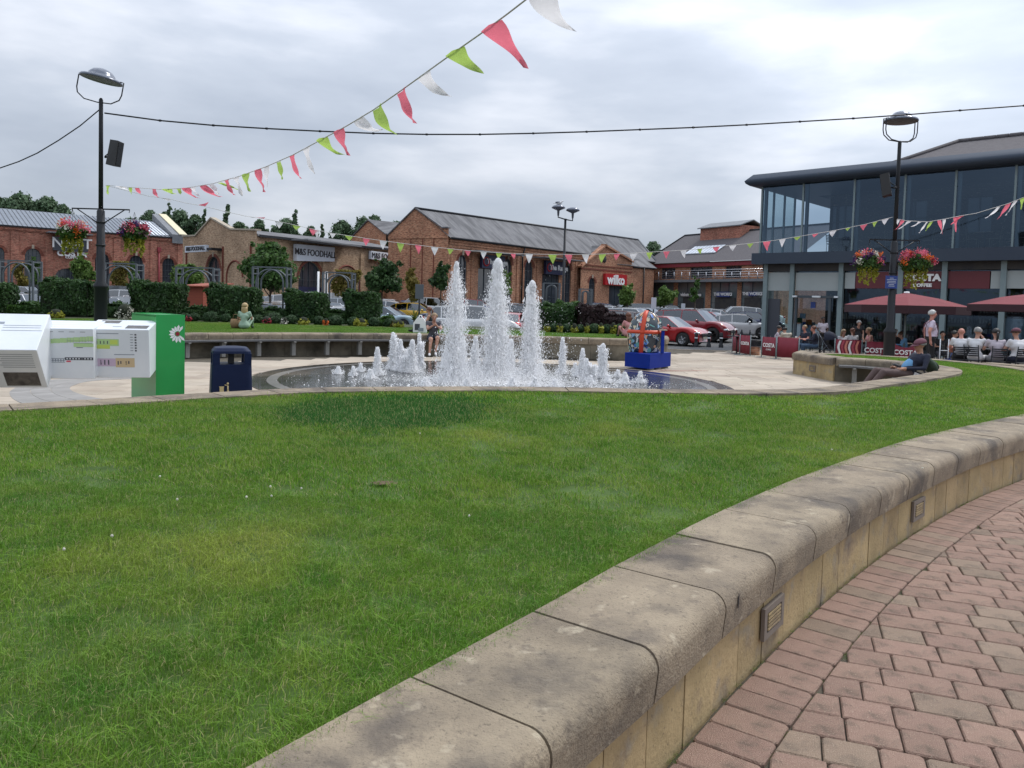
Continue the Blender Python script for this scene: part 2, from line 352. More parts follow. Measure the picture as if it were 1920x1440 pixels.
M['cord'] = pm('cord', (.6,.58,.56), None, rough=.8)
# ---------------------------------------------------------------- curves in plan
def smooth_curve(pts, n=8):
    P = [np.array(p, float) for p in pts]; P = [2*P[0]-P[1]]+P+[2*P[-1]-P[-2]]; o = []
    for i in range(1, len(P)-2):
        for k in range(n):
            t = k/n; a, b, c, d = P[i-1:i+3]
            o.append(.5*((2*b)+(-a+c)*t+(2*a-5*b+4*c-d)*t*t+(-a+3*b-3*c+d)*t**3))
    o.append(P[-2]); return np.array(o)
class Path:
    def __init__(s, pts): s.p = np.array(pts); d = np.linalg.norm(np.diff(s.p, axis=0), axis=1); s.s = np.r_[0, np.cumsum(d)]; s.L = s.s[-1]
    def at(s, t):
        x = np.interp(t, s.s, s.p[:, 0]); y = np.interp(t, s.s, s.p[:, 1])
        a = max(t-.12, 0); b = min(t+.12, s.L)
        d = np.array([np.interp(b, s.s, s.p[:, 0])-np.interp(a, s.s, s.p[:, 0]), np.interp(b, s.s, s.p[:, 1])-np.interp(a, s.s, s.p[:, 1])]); d /= np.linalg.norm(d)
        return np.array([x, y]), d
    def off(s, t, u, side):     # u metres to the outside; side=+1 right of travel
        p, d = s.at(t); n = np.array([d[1], -d[0]])*side; return p+n*u
    def near(s, q):
        return s.s[np.argmin(np.linalg.norm(s.p-np.array(q[:2]), axis=1))]
def inpoly(x, y, poly):
    poly = np.asarray(poly); x = np.atleast_1d(np.asarray(x, float)); y = np.atleast_1d(np.asarray(y, float)); c = np.zeros(x.shape, bool); n = len(poly); j = n-1
    for i in range(n):
        xi, yi = poly[i]; xj, yj = poly[j]
        if yi != yj: c ^= ((yi > y) != (yj > y)) & (x < (xj-xi)*(y-yi)/(yj-yi)+xi)
        j = i
    return c
def flat(name, poly, z, mat, **k):
    bm = bmesh.new(); vs = [bm.verts.new((p[0], p[1], z)) for p in poly]; f = bm.faces.new(vs)
    if f.calc_area() and f.normal.z < 0: f.normal_flip()
    bm.normal_update()
    if bm.faces[:] and bm.faces[:][0].normal.z < 0: bmesh.ops.reverse_faces(bm, faces=bm.faces[:])
    bmesh.ops.triangulate(bm, faces=bm.faces[:]); me = bpy.data.meshes.new(name); bm.to_mesh(me); bm.free(); me.materials.append(mat)
    return mkobj(name, me, **k)
# ================================================================ GROUND
OUTP = [(-3.2,-3.2),(-2.2,-1.6),(-1.4,-.3),(-.7,.82),(.08,1.93),(.57,2.6),(.93,3.11),(1.66,4.06),(2.62,5.18),(3.92,6.52),(5.04,7.51),(6.9,9.1),(8.8,11.0),
        (10.3,13.2),(11.2,15.5),(11.5,17.4),(11.1,19.2),(10.2,20.5),(8.9,21.2),(7.9,20.8)]
INNP = [(7.45,17.75),(8.1,17.45),(8.5,16.6),(8.45,15.5),(7.9,14.4),(6.75,13.1),(5.2,11.6),(4.1,10.55),(2.9,10.07),(1.4,9.85),(-.1,9.7),(-2.2,9.05),(-3.3,8.25),(-4.0,7.6),
        (-4.6,7.05),(-5.8,6.2),(-8,4.7),(-12,2.5)]
OUT = Path(smooth_curve(OUTP, 6)); INN = Path(smooth_curve(INNP, 6))
END = Path(np.array([(7.9,20.8),(7.2,19.6),(7.45,17.75)]))
CW = .47
out_in = [OUT.off(t, -CW, 1) for t in np.linspace(0, OUT.L, 90)]
inn_in = [INN.off(t, -CW, 1) for t in np.linspace(.0, INN.L, 90)]
LAWN = [tuple(p) for p in out_in]+[(7.75,19.7)]+[tuple(p) for p in inn_in][2:]+[(-13,-3.2)]
LAWNOUT = [tuple(p) for p in OUT.p]+[(7.2,19.6)]+[tuple(p) for p in INN.p]+[(-13,-3.2)]
_oi = np.array(out_in)
def lawn_z(x, y):
    P = np.stack([np.atleast_1d(x), np.atleast_1d(y)], 1); d = np.min(np.linalg.norm(P[:, None, :]-_oi[None], axis=2), axis=1)
    k = np.clip(d/3.0, 0, 1); return .465+.075*k*k*(3-2*k)
# far terrace (lawn and beds behind the far wall)
FARP = [(-14.5,8.5),(-12.8,12.0),(-10.9,15.4),(-9.6,17.8),(-8.3,19.6),(-6.4,21.2),(-4.0,22.6),(-1.6,23.4),(.8,23.65),(3.1,23.6),(4.3,24.1),(5.1,25.3),(5.5,27.2)]
FAR = Path(smooth_curve(FARP, 6)); FZ = .60
TERR = [tuple(p) for p in FAR.p]+[(5.5,31.5),(-34,33.0),(-36,8.0)]
def pz(x, y):
    k = np.clip((np.asarray(y, float)-20)/9, 0, 1); return -.22*k*k*(3-2*k)
def grid_surface(name, poly, zf, mat, step=.25):
    bm = bmesh.new(); P = np.array(poly); x0, y0 = P.min(0); x1, y1 = P.max(0); vs = [bm.verts.new((p[0], p[1], 0)) for p in poly]; bm.faces.new(vs)
    for a, b, ax in ((x0, x1, 0), (y0, y1, 1)):
        for c in np.arange(a+step, b, step):
            co = (c, 0, 0) if ax == 0 else (0, c, 0); no = (1, 0, 0) if ax == 0 else (0, 1, 0)
            bmesh.ops.bisect_plane(bm, geom=bm.verts[:]+bm.edges[:]+bm.faces[:], plane_co=co, plane_no=no)
    C = np.array([(v.co.x, v.co.y) for v in bm.verts]); Z = zf(C[:, 0], C[:, 1])
    for v, z in zip(bm.verts, Z): v.co.z = float(z)
    bmesh.ops.triangulate(bm, faces=bm.faces[:]); bm.normal_update()
    if sum(f.normal.z for f in bm.faces) < 0: bmesh.ops.reverse_faces(bm, faces=bm.faces[:])
    me = bpy.data.meshes.new(name); bm.to_mesh(me); bm.free(); me.materials.append(mat); return mkobj(name, me, kind='structure')
g0 = flat('ground', [(-900,-300),(900,-300),(900,1500),(-900,1500)], -.37, M['asphalt'], kind='structure')
# plaza bedding, a solid slab whose edge is the kerb to the car park
PLAZA = [(-36,-8),(45,-8),(45,60),(30,60),(19,44),(9.5,33.6),(-36,33.4)]
grid_surface('plaza_bed', PLAZA, lambda x, y: pz(x, y)-.03, M['joint'], 1.5)
mb = MB()
for (ax, ay), (bx, by) in zip(PLAZA[3:6], PLAZA[4:7]):
    L_ = math.hypot(bx-ax, by-ay); an = math.atan2(by-ay, bx-ax); n = int(L_/.9)
    for i in range(n): mb.box(i*L_/n+.004, (i+1)*L_/n-.004, -.16, .0, -.5, -.215, M=Matrix.Translation((ax, ay, 0)) @ Matrix.Rotation(an, 4, 'Z'))
tag(mb.build('kerb', M['slab_far']), kind='structure')
def lotz(x, y):
    k = np.clip((np.asarray(y, float)-38)/22, 0, 1); return -.35+.5*k*k*(3-2*k)
grid_surface('car_park', [(-140,33.3),(9.4,33.6),(19,44.1),(30,60.1),(70,60.1),(90,190),(-170,190)], lotz, M['asphalt'], 4)
# lawn surface
M['turf'] = pm('turf', (.05,.10,.016), (.075,.13,.022), 5, .95, bump=.6, bscale=50, coord='World')
grid_surface('lawn', LAWN, lambda x, y: lawn_z(x, y)-.035, M['turf'], .22)
TL = [tuple(FAR.off(t, -.4, 1)) for t in np.linspace(0, FAR.L, 60)]
far_lawn_poly = TL+[(5.1,31.5),(-34,33),(-35.5,8.2)]
mb = MB(); mb.prism([tuple(FAR.off(t, -.3, 1)) for t in np.linspace(0, FAR.L, 40)]+[(5.3,31.9),(-35,33.2),(-35.7,8.0)], -.5, FZ-.02); tag(mb.build('terrace_bank', M['soil']), kind='structure')
flat('far_lawn', far_lawn_poly, FZ-.004, M['turf'], kind='structure')

# ---------------------------------------------------------------- walls with coping and facing stones
def cope_prof(h, ov=.03, w=CW, r=.068, lip=.185, n=6):
    pr = [(-w, h-lip), (-w, h), (ov-r, h)]
    for k in range(1, n+1):
        a = PI/2*(1-k/n); pr.append((ov-r+r*math.cos(a), h-r+r*math.sin(a)))
    pr += [(ov-.012, h-lip), ]
    return pr
def cope_stone(path, t0, t1, side, prof, name, parent, mat, nseg=3, jz=0.0, lab=None):
    mb = MB(); vs = []; k = len(prof); ts = np.linspace(t0, t1, nseg+1)
    c = path.off((t0+t1)/2, 0, side)
    for t in ts:
        for u, z in prof:
            q = path.off(t, u, side); vs.append((q[0]-c[0], q[1]-c[1], z+jz))
    fs = []
    for i in range(nseg):
        for j in range(k):
            a = i*k+j; b = i*k+(j+1) % k; fs.append((a, b, b+k, a+k) if side > 0 else (a, a+k, b+k, b))
    fs.append(tuple(range(k))[::-1] if side > 0 else tuple(range(k))); e0 = nseg*k; fs.append(tuple(e0+j for j in range(k)) if side > 0 else tuple(e0+j for j in range(k))[::-1])
    mb.add(vs, fs, 0, False)
    for i in range(len(mb.sm)-2): mb.sm[i] = True
    me = mb.mesh(name, mat)
    o = mkobj(name, me, parent, loc=(c[0], c[1], 0))
    ms = o.modifiers.new('edge', 'EDGE_SPLIT'); ms.split_angle = R(40); return o
def wall_run(name, path, side, h, stone, fw, label, cat, mats, t0=0, t1=None, facing=True, base=0.0, prof=None, vis=None, fgap=.006, grills=()):
    t1 = t1 or path.L; prof = prof or cope_prof(h)
    mb = MB(); n = max(2, int((t1-t0)/.3)); ts = np.linspace(t0, t1, n+1); vs = []
    for t in ts:
        for u, z in ((-.40, base-.3), (-.40, h-.17), (-.055, h-.17), (-.055, base-.3)):
            q = path.off(t, u, side); vs.append((q[0], q[1], z))
    fs = []
    for i in range(n):
        for j in range(4):
            a = i*4+j; b = i*4+(j+1) % 4; fs.append((a, b, b+4, a+4))
    fs += [(3,2,1,0), tuple(n*4+j for j in range(4))]
    mb.add(vs, fs); w = mb.build(name, M['core'] if facing else mats[1]); tag(w, label, cat)
    t = t0; i = 0
    while t < t1-.05:
        L_ = min(stone*random.uniform(.97, 1.03), t1-t)
        if t1-(t+L_) < .25: L_ = t1-t
        cope_stone(path, t+.006, t+L_-.006, side, prof, 'coping_stone', w, mats[0], 3, random.uniform(-.003, .003)); t += L_; i += 1
    if facing:
        t = t0
        while t < t1-.03:
            L_ = min(fw*random.uniform(.93, 1.07), t1-t)
            if t1-(t+L_) < .12: L_ = t1-t
            a = t+fgap/2; b = t+L_-fgap/2; dp_ = random.uniform(-.002, .002); c = path.off((a+b)/2, 0, side); mb = MB(); vs = []
            for tt in (a, (a+b)/2, b):
                for u, z in ((-.053, base-.05), (-.053, h-.168), (-.012+dp_, h-.168), (-.012+dp_, base-.05)):
                    q = path.off(tt, u, side); vs.append((q[0]-c[0], q[1]-c[1], z))
            fs = [(i*4+j, i*4+(j+1) % 4, i*4+4+(j+1) % 4, i*4+4+j) for i in range(2) for j in range(4)]+[(3,2,1,0),(8,9,10,11)]
            mb.add(vs, fs); mb.build('facing_stone', mats[1], w, loc=(c[0], c[1], 0)); t += L_
    return w
HO = .478
wall_out = wall_run('retaining_wall', OUT, 1, HO, .62, .30, 'curved tan stone seat wall with rounded coping along the red block paving', 'wall', (M['cope'], M['facing']))
wall_inn = wall_run('retaining_wall', INN, 1, .55, .62, .42, 'curved stone wall around the near side of the fountain plaza with the bench recess', 'wall', (M['cope'], M['wall_con']), t0=.05)
E1 = Path(np.array([(7.75,20.7),(7.2,19.65)])); E2 = Path(np.array([(7.2,19.62),(7.45,17.78)]))
wall_end = wall_run('retaining_wall', E2, 1, .55, 1.9, .31, 'short straight end of the lawn wall faced with tan stones and a light', 'wall', (M['cope'], M['facing']))
wall_e1 = wall_run('retaining_wall', E1, 1, .55, 1.2, .31, 'short back corner of lawn wall facing the cafe barriers', 'wall', (M['cope'], M['facing']))
wall_far = wall_run('retaining_wall', FAR, 1, FZ, .66, .66, 'long curved grey wall behind the fountain holding up the far lawn', 'wall', (M['cope'], M['wall_con']),
                    prof=cope_prof(FZ, lip=.2, w=.42), t0=6.0)
def wall_light(path, side, t, h, w_, parent, z, fw=.27, fh=.15):
    c = path.off(t, .0, side); _, d = path.at(t); ang = math.atan2(d[1], d[0])
    r = thing('wall_light', None, None); r.parent = parent; r.location = (c[0], c[1], z); r.rotation_euler = (0, 0, ang)
    s = -side   # outward is -y*s in local
    mb = MB()
    for a in ((-fw/2, fw/2, fh/2-.028, fh/2), (-fw/2, fw/2, -fh/2, -fh/2+.028), (-fw/2, -fw/2+.035, -fh/2+.028, fh/2-.028), (fw/2-.035, fw/2, -fh/2+.028, fh/2-.028)):
        mb.box(a[0], a[1], min(0, .008*s), max(.03*-s*-1, .008*s) if False else .008, a[2], a[3]) if False else mb.box(a[0], a[1], -.012, .006, a[2], a[3])
    mb.build('frame', M['lightframe'], r)
    mb = MB(); mb.box(-fw/2+.03, fw/2-.03, -.004, .004, -fh/2+.02, fh/2-.02); mb.build('backing', M['plastic'], r)
    for k in range(5):
        mb = MB(); z0 = -fh/2+.036+k*(fh-.072)/4.6; mb.box(-fw/2+.05, fw/2-.05, -.014, -.003, z0, z0+.010); mb.build('slat', M['facing'], r)
    return r
for px, py in ((1453,1150),(1743,942)):
    t = OUT.near(gp(px, py, .2)); wall_light(OUT, 1, t, HO, .3, wall_out, .165)
wall_light(E2, 1, .95, .55, .3, wall_end, .22)
# ---------------------------------------------------------------- seat slabs on the far wall and in the recess
def bench(path, side, t0, t1, z, d0, d1, name, label, nsup, mat, supmat):
    b = thing(name, label, 'bench', loc=tuple(path.off((t0+t1)/2, d0, side))+(0,)); bx, by = b.location[:2]
    for k in range(5):
        u0 = d0+k*(d1-d0)/5+.006; u1 = d0+(k+1)*(d1-d0)/5-.006; n = max(3, int((t1-t0)/.4)); mb = MB(); vs = []
        for t in np.linspace(t0, t1, n+1):
            for u, zz in ((u0, z-.04), (u0, z), (u1, z), (u1, z-.04)):
                q = path.off(t, u, side); vs.append((q[0]-bx, q[1]-by, zz))
        fs = [(i*4+j, i*4+(j+1) % 4, i*4+4+(j+1) % 4, i*4+4+j) for i in range(n) for j in range(4)]+[(3,2,1,0), tuple(n*4+j for j in range(4))]
        mb.add(vs, fs); mb.build('slat', mat, b)
    for t in np.linspace(t0+.35, t1-.35, nsup):
        q = path.off(t, (d0+d1)/2+.05, side); _, d = path.at(t)
        mb = MB(); mb.box(-.05, .05, -.09, .09, .0, z-.042); mb.build('support', supmat, b, loc=(q[0]-bx, q[1]-by, 0), rot=math.atan2(d[1], d[0]))
        mb = MB(); mb.box(-.03, .03, -(d1-d0)/2, (d1-d0)/2, z-.07, z-.042); mb.build('bracket', supmat, b, loc=(q[0]-bx, q[1]-by, 0), rot=math.atan2(d[1], d[0]))
    return b
M['benchm'] = pm('bench_slat', (.075,.075,.078), (.11,.11,.11), 4, .45)
M['supm'] = pm('bench_support', (.2,.195,.18), (.27,.26,.24), 4, .8)
tb0 = FAR.near((-13,11)); tb1 = FAR.near((-2.2,23.2))
bench(FAR, 1, tb0, tb1, .43, .0, .42, 'curved_bench', 'long curved dark slatted bench under the far wall left of the fountain', 18, M['benchm'], M['supm'])
bench(INN, 1, .1, 3.6, .40, .0, .44, 'curved_bench', 'dark slatted bench inside the wall recess beside the reclining man', 3, M['benchm'], M['supm'])

# ---------------------------------------------------------------- block paving
Pv = thing('block_paving', None, None); tag(Pv, kind='structure')
bedp = [tuple(OUT.off(t, 0.0, 1)) for t in np.linspace(0, OUT.near((11.1,19.2)), 60)]
flat('paving_bed', bedp+[(12,20.0),(30,20.0),(30,-6),(-3.2,-6)], -.018, M['joint'], kind='structure')
ca, sa = math.cos(R(-20)), math.sin(R(-20)); RP = .176
items = []        # (x,y,angle,L,Wd, area measure)
def pav_vis(x, y):
    return y > .2 and abs(x)/max(y, .1) < 1.8
t = .2
while t < OUT.L-2:
    w_ = random.choice((.158,.163,.168)); q = OUT.off(t+w_/2, .143, 1); _, d = OUT.at(t+w_/2)
    if pav_vis(q[0], q[1]): items.append((q[0], q[1], math.atan2(d[1], d[0]), w_-.006, .262))
    t += w_
polyout = [tuple(OUT.off(t, .28, 1)) for t in np.linspace(0, OUT.L-.5, 120)]+[(10.2,22.5),(10.2,23.4),(30,23.4),(30,-6),(-3.2,-6)]
LENS = [.155, .195, .195, .235, .285]
for r_ in range(-12, 140):
    v = r_*RP; u = -6+random.uniform(0, .2); 
    while u < 26:
        L_ = random.choice(LENS); cu = u+L_/2
        x = cu*ca-v*sa; y = cu*sa+v*ca
        if y > .3 and pav_vis(x, y) and y < 19.8 and x < 17:
            e0 = ((u+.015)*ca-v*sa, (u+.015)*sa+v*ca); e1 = ((u+L_-.015)*ca-v*sa, (u+L_-.015)*sa+v*ca)
            i0, i1 = inpoly([e0[0], e1[0]], [e0[1], e1[1]], polyout)
            nb = OUT.near((x, y)); q_, d_ = OUT.at(nb); no_ = np.array([d_[1], -d_[0]]); B0 = q_+no_*.281; sd_ = (x-B0[0])*no_[0]+(y-B0[1])*no_[1]
            if sd_ > .22 and i0 and i1: items.append((x, y, R(-20), L_-.006, RP-.006))
            elif sd_ > -.2:      # block cut along the border course
                P = [(-L_/2+.003, -RP/2+.003), (L_/2-.003, -RP/2+.003), (L_/2-.003, RP/2-.003), (-L_/2+.003, RP/2-.003)]; P = [(x+p*ca-w*sa, y+p*sa+w*ca) for p, w in P]
                Q = []; f_ = lambda p: (p[0]-B0[0])*no_[0]+(p[1]-B0[1])*no_[1]
                for i_ in range(4):
                    p, q = P[i_], P[(i_+1) % 4]; fp, fq = f_(p), f_(q)
                    if fp >= 0: Q.append(p)
                    if (fp >= 0) != (fq >= 0): k_ = fp/(fp-fq); Q.append((p[0]+(q[0]-p[0])*k_, p[1]+(q[1]-p[1])*k_))
                if len(Q) > 2:
                    ar = abs(sum(Q[i_][0]*Q[(i_+1) % len(Q)][1]-Q[(i_+1) % len(Q)][0]*Q[i_][1] for i_ in range(len(Q))))/2
                    if ar > .002: items.append((x, y, None, Q, 0))
        u += L_
items.sort(key=lambda q: (not (q[1] > 2.0 and abs(q[0])/q[1] < .72), q[0]**2+q[1]**2))
def chamf(L_, W_, c=.012, ch=.022):      # rounded corner block, top chamfered
    a, b = L_/2, W_/2; P = [(-a+ch, -b), (a-ch, -b), (a, -b+ch), (a, b-ch), (a-ch, b), (-a+ch, b), (-a, b-ch), (-a, -b+ch)]
    Q = [(x*(1-c/a), y*(1-c/b)) for x, y in P]; return P, Q
cache = {}
near_items = items[:300]; far_items = items[300:5200]
def cut_mesh(mb, Q, x, y, base=-.05):
    n = len(Q); cx = sum(p[0] for p in Q)/n; cy = sum(p[1] for p in Q)/n; z = random.uniform(-.002, .002)
    T = [(cx+(p[0]-cx)*(1-.008/max(.03, math.hypot(p[0]-cx, p[1]-cy))), cy+(p[1]-cy)*(1-.008/max(.03, math.hypot(p[0]-cx, p[1]-cy)))) for p in Q]
    mb.add([(p[0]-x, p[1]-y, base) for p in Q]+[(p[0]-x, p[1]-y, z-.006) for p in Q]+[(p[0]-x, p[1]-y, z) for p in T],
           [tuple(range(2*n, 3*n))]+[(i, (i+1) % n, n+(i+1) % n, n+i) for i in range(n)]+[(n+i, n+(i+1) % n, 2*n+(i+1) % n, 2*n+i) for i in range(n)])
for x, y, an, L_, W_ in near_items:
    if an is None:
        mb = MB(); cut_mesh(mb, L_, x, y); mb.build('paver', M['paver_grey'] if random.random() < .2 else M['paver'], Pv, loc=(x, y, 0)); continue
    key = (round(L_, 3), round(W_, 3), random.random() < .2)
    if key not in cache:
        P, Q = chamf(key[0], key[1], .005, min(.011, key[0]*.2)); mb = MB()
        mb.add([(p[0], p[1], -.05) for p in P]+[(p[0], p[1], -.006) for p in P]+[(q[0], q[1], 0) for q in Q],
               [tuple(range(16, 24))]+[(i, (i+1) % 8, 8+(i+1) % 8, 8+i) for i in range(8)]+[(8+i, 8+(i+1) % 8, 16+(i+1) % 8, 16+i) for i in range(8)])
        cache[key] = mb.mesh('paver', M['paver_grey'] if key[2] else M['paver'])
    o = mkobj('paver', cache[key], Pv, loc=(x, y, random.uniform(-.002, .002)), rot=(random.uniform(-.006, .006), random.uniform(-.006, .006), an+random.uniform(-.008, .008)))
mb = MB()
for x, y, an, L_, W_ in far_items:
    if an is None: cut_mesh(mb, L_, 0, 0, -.03); continue
    c_, s_ = math.cos(an), math.sin(an); a, b = L_/2, W_/2; z = random.uniform(-.002, .002)
    P = [(-a, -b), (a, -b), (a, b), (-a, b)]
    mb.add([(x+p*c_-q*s_, y+p*s_+q*c_, z-.03) for p, q in P]+[(x+p*.95*c_-q*.94*s_, y+p*.95*s_+q*.94*c_, z) for p, q in P],
           [(4,5,6,7),(0,1,5,4),(1,2,6,5),(2,3,7,6),(3,0,4,7)])
mb.build('paver_field', M['paver_far'], Pv, kind='stuff')

# ---------------------------------------------------------------- plaza slabs
FC = np.array((-.35, 15.9)); FR = 4.75
Pz = thing('plaza_paving', None, None); tag(Pz, kind='structure')
sl_it = []; far_in = [tuple(FAR.off(t, -.1, 1)) for t in np.linspace(0, FAR.L, 60)]+[(5.5,31.5),(-34,33),(-36,8)]
bedp2 = bedp+[(12,20.0),(30,20.0),(30,-6),(-3.2,-6)]
for r_ in range(0, 70):
    y0 = 1.0+r_*.52; x = -15+random.uniform(0, .8)
    while x < 24:
        L_ = random.choice([.6, .75, .9, 1.05]); xs = [x+.02, x+L_-.02, x+L_/2]; ys = [y0+.02, y0+.5, y0+.26]
        cx, cy = x+L_/2, y0+.26
        d = math.hypot(cx-FC[0], cy-FC[1])
        ok = y0 < 33 and y0 < 33.0+ (x-9)*0.9
        ok = ok and d > FR-.2 and abs(cx)/cy < .82 and cy > 4.5
        if ok:
            X = [x, x+L_, x+L_, x]; Y = [y0, y0, y0+.52, y0+.52]
            inl = inpoly(X, Y, LAWNOUT); inf = inpoly(X, Y, far_in)
            if not inpoly(X, Y, bedp2).any() and not inl.all() and not inf.all() and not (inl.any() and cy < 4) and (cy < 23 or cx > 3) and not (cx > 9.2 and cy < 22.5): sl_it.append((cx, cy, L_))
        x += L_
sl_it.sort(key=lambda q: q[1])
vis_it = [q for q in sl_it]
sm = {}
def slab_mesh(L_, mat):
    mb = MB(); mb.bbox(-L_/2+.006, L_/2-.006, -.253, .253, -.03, 0, .004); return mb.mesh('paving_slab', mat)
for i, (cx, cy, L_) in enumerate(vis_it[:300]):
    if L_ not in sm: sm[L_] = slab_mesh(L_, M['slab'])
    mkobj('paving_slab', sm[L_], Pz, loc=(cx, cy, random.uniform(-.0015, .0015)+float(pz(cx, cy))), rot=(math.atan(float(pz(cx, cy+.25)-pz(cx, cy-.25))/.5), 0, 0))
mb = MB()
for cx, cy, L_ in vis_it[300:]:
    k_ = len(mb.v); mb.box(cx-L_/2+.004, cx+L_/2-.004, cy-.256, cy+.256, -.03, random.uniform(-.0015, .0015))
    for i_ in range(k_, len(mb.v)): v_ = mb.v[i_]; mb.v[i_] = (v_[0], v_[1], v_[2]+float(pz(0, v_[1])))
mb.build('paving_slab_field', M['slab_far'], Pz, kind='stuff')
grid_surface('cafe_paving', [(9.2,22.6),(10.6,21.2),(11.9,20.05),(40,20.05),(40,59.8),(30.2,59.8),(19.2,43.8),(9.6,33.4),(9.2,33.2)], lambda x, y: pz(x, y)-.006, M['slab_far'], 1.0)
# ---------------------------------------------------------------- fountain pad
def wet(name, c1, c2, rough):
    return pm(name, c1, c2, 1.3, rough, coord='World', rvar=.07, spec=.6, coat=.6)
M['wet'] = wet('wet_slab', (.045,.042,.035), (.085,.075,.058), .12); M['wet2'] = wet('damp_slab', (.15,.135,.11), (.22,.2,.17), .3)
Fo = thing('fountain_pad', 'round wet dark stone splash pad with radial joints where the jets rise', 'fountain', (FC[0], FC[1], 0))
mb = MB(); nr = 64
def ring(mb, r0, r1, z, seg, a0=0, a1=2*PI, th=.03, mi=0):
    A = np.linspace(a0, a1, seg+1); vs = []
    for a in A:
        for r_, zz in ((r0, z-th), (r0, z), (r1, z), (r1, z-th)): vs.append((r_*math.cos(a), r_*math.sin(a), zz))
    fs = [(i*4+(j+1) % 4, i*4+j, i*4+4+j, i*4+4+(j+1) % 4) for i in range(seg) for j in range(4)]+[(3,2,1,0), tuple(seg*4+j for j in range(4))]
    mb.add(vs, fs, mi)
radii = [.05, .8, 1.55, 2.3, 3.05, 3.8, 4.3]; per = [6, 12, 18, 24, 30, 36]
mb.lathe([(0, .0), (4.86, .0), (4.86, -.03)], 64); mb.build('pad_base', M['joint'], Fo)
for k in range(6):
    for j in range(per[k]):
        a0 = 2*PI*j/per[k]; a1 = 2*PI*(j+1)/per[k]; g_ = .004/max(.3, radii[k]); mb = MB()
        ring(mb, radii[k]+.004, radii[k+1]-.004, .012, 3, a0+g_, a1-g_, .02); mb.build('pad_slab', M['wet'], Fo)
for j in range(40):
    a0 = 2*PI*j/40; mb = MB(); ring(mb, 4.304, 4.5, .013, 3, a0+.001, a0+2*PI/40-.001, .02); mb.build('ring_stone', M['wet2'], Fo)
for j in range(36):
    a0 = 2*PI*j/36; mb = MB(); ring(mb, 4.504, 4.84, .011, 3, a0+.001, a0+2*PI/36-.001, .02); mb.build('rim_stone', M['wet'], Fo)
# shallow sheet of water over the pad
M['water'] = pm('water_film', (.10,.11,.11), None, rough=.03, spec=.5, bump=.25, bscale=9, coord='World')
b_ = M['water'].node_tree.nodes['Principled BSDF']; b_.inputs['Alpha'].default_value = .45; b_.inputs['Roughness'].default_value = .04
mb = MB(); vs = [(0, 0, .017)]; nn = 72
for j in range(nn):
    a = 2*PI*j/nn; r_ = 4.02+.2*math.sin(3*a+1)+.14*math.sin(7*a)+random.uniform(-.06, .06); vs.append((r_*math.cos(a), r_*math.sin(a), .017))
mb.add(vs, [(0, 1+j, 1+(j+1) % nn) for j in range(nn)]); tag(mb.build('shallow_water', M['water'], None, loc=(FC[0], FC[1], 0)), kind='structure')
# water jets made of droplets
m = bpy.data.materials.new('white_water'); m.use_nodes = True; t_ = m.node_tree; N = t_.nodes; b = N['Principled BSDF']
b.inputs['Base Color'].default_value = (.98,.98,.985,1); b.inputs['Roughness'].default_value = .6
tr = N.new('ShaderNodeBsdfTranslucent'); tr.inputs[0].default_value = (.98,.98,.985,1); x_ = N.new('ShaderNodeMixShader'); x_.inputs[0].default_value = .25
t_.links.new(b.outputs[0], x_.inputs[1]); t_.links.new(tr.outputs[0], x_.inputs[2]); tp_ = N.new('ShaderNodeBsdfTransparent'); xx_ = N.new('ShaderNodeMixShader'); xx_.inputs[0].default_value = .12; t_.links.new(x_.outputs[0], xx_.inputs[1]); t_.links.new(tp_.outputs[0], xx_.inputs[2]); t_.links.new(xx_.outputs[0], N['Material Output'].inputs['Surface'])
M['drop'] = m
OCT = np.array([(1,0,-.5),(-.5,.87,-.5),(-.5,-.87,-.5),(0,0,1.2)]); OF = np.array([(0,1,3),(1,2,3),(2,0,3),(1,0,2)])
def drops(P, S, St):      # centres Nx3, size N, stretch N
    n = len(P); V = OCT[None]*S[:, None, None]; V = np.repeat(V, 1, 0).copy(); V[:, :, 2] *= St[:, None]
    th = rng.uniform(0, 2*PI, n); c, s = np.cos(th), np.sin(th); x = V[:, :, 0]*c[:, None]-V[:, :, 1]*s[:, None]; y = V[:, :, 0]*s[:, None]+V[:, :, 1]*c[:, None]
    V[:, :, 0] = x; V[:, :, 1] = y; tl = rng.normal(0, .25, (n, 2)); V[:, :, 0] += V[:, :, 2]*tl[:, :1]; V[:, :, 1] += V[:, :, 2]*tl[:, 1:]
    V += P[:, None, :]; F = OF[None]+(np.arange(n)*4)[:, None, None]; return V.reshape(-1, 3), F.reshape(-1, 3)
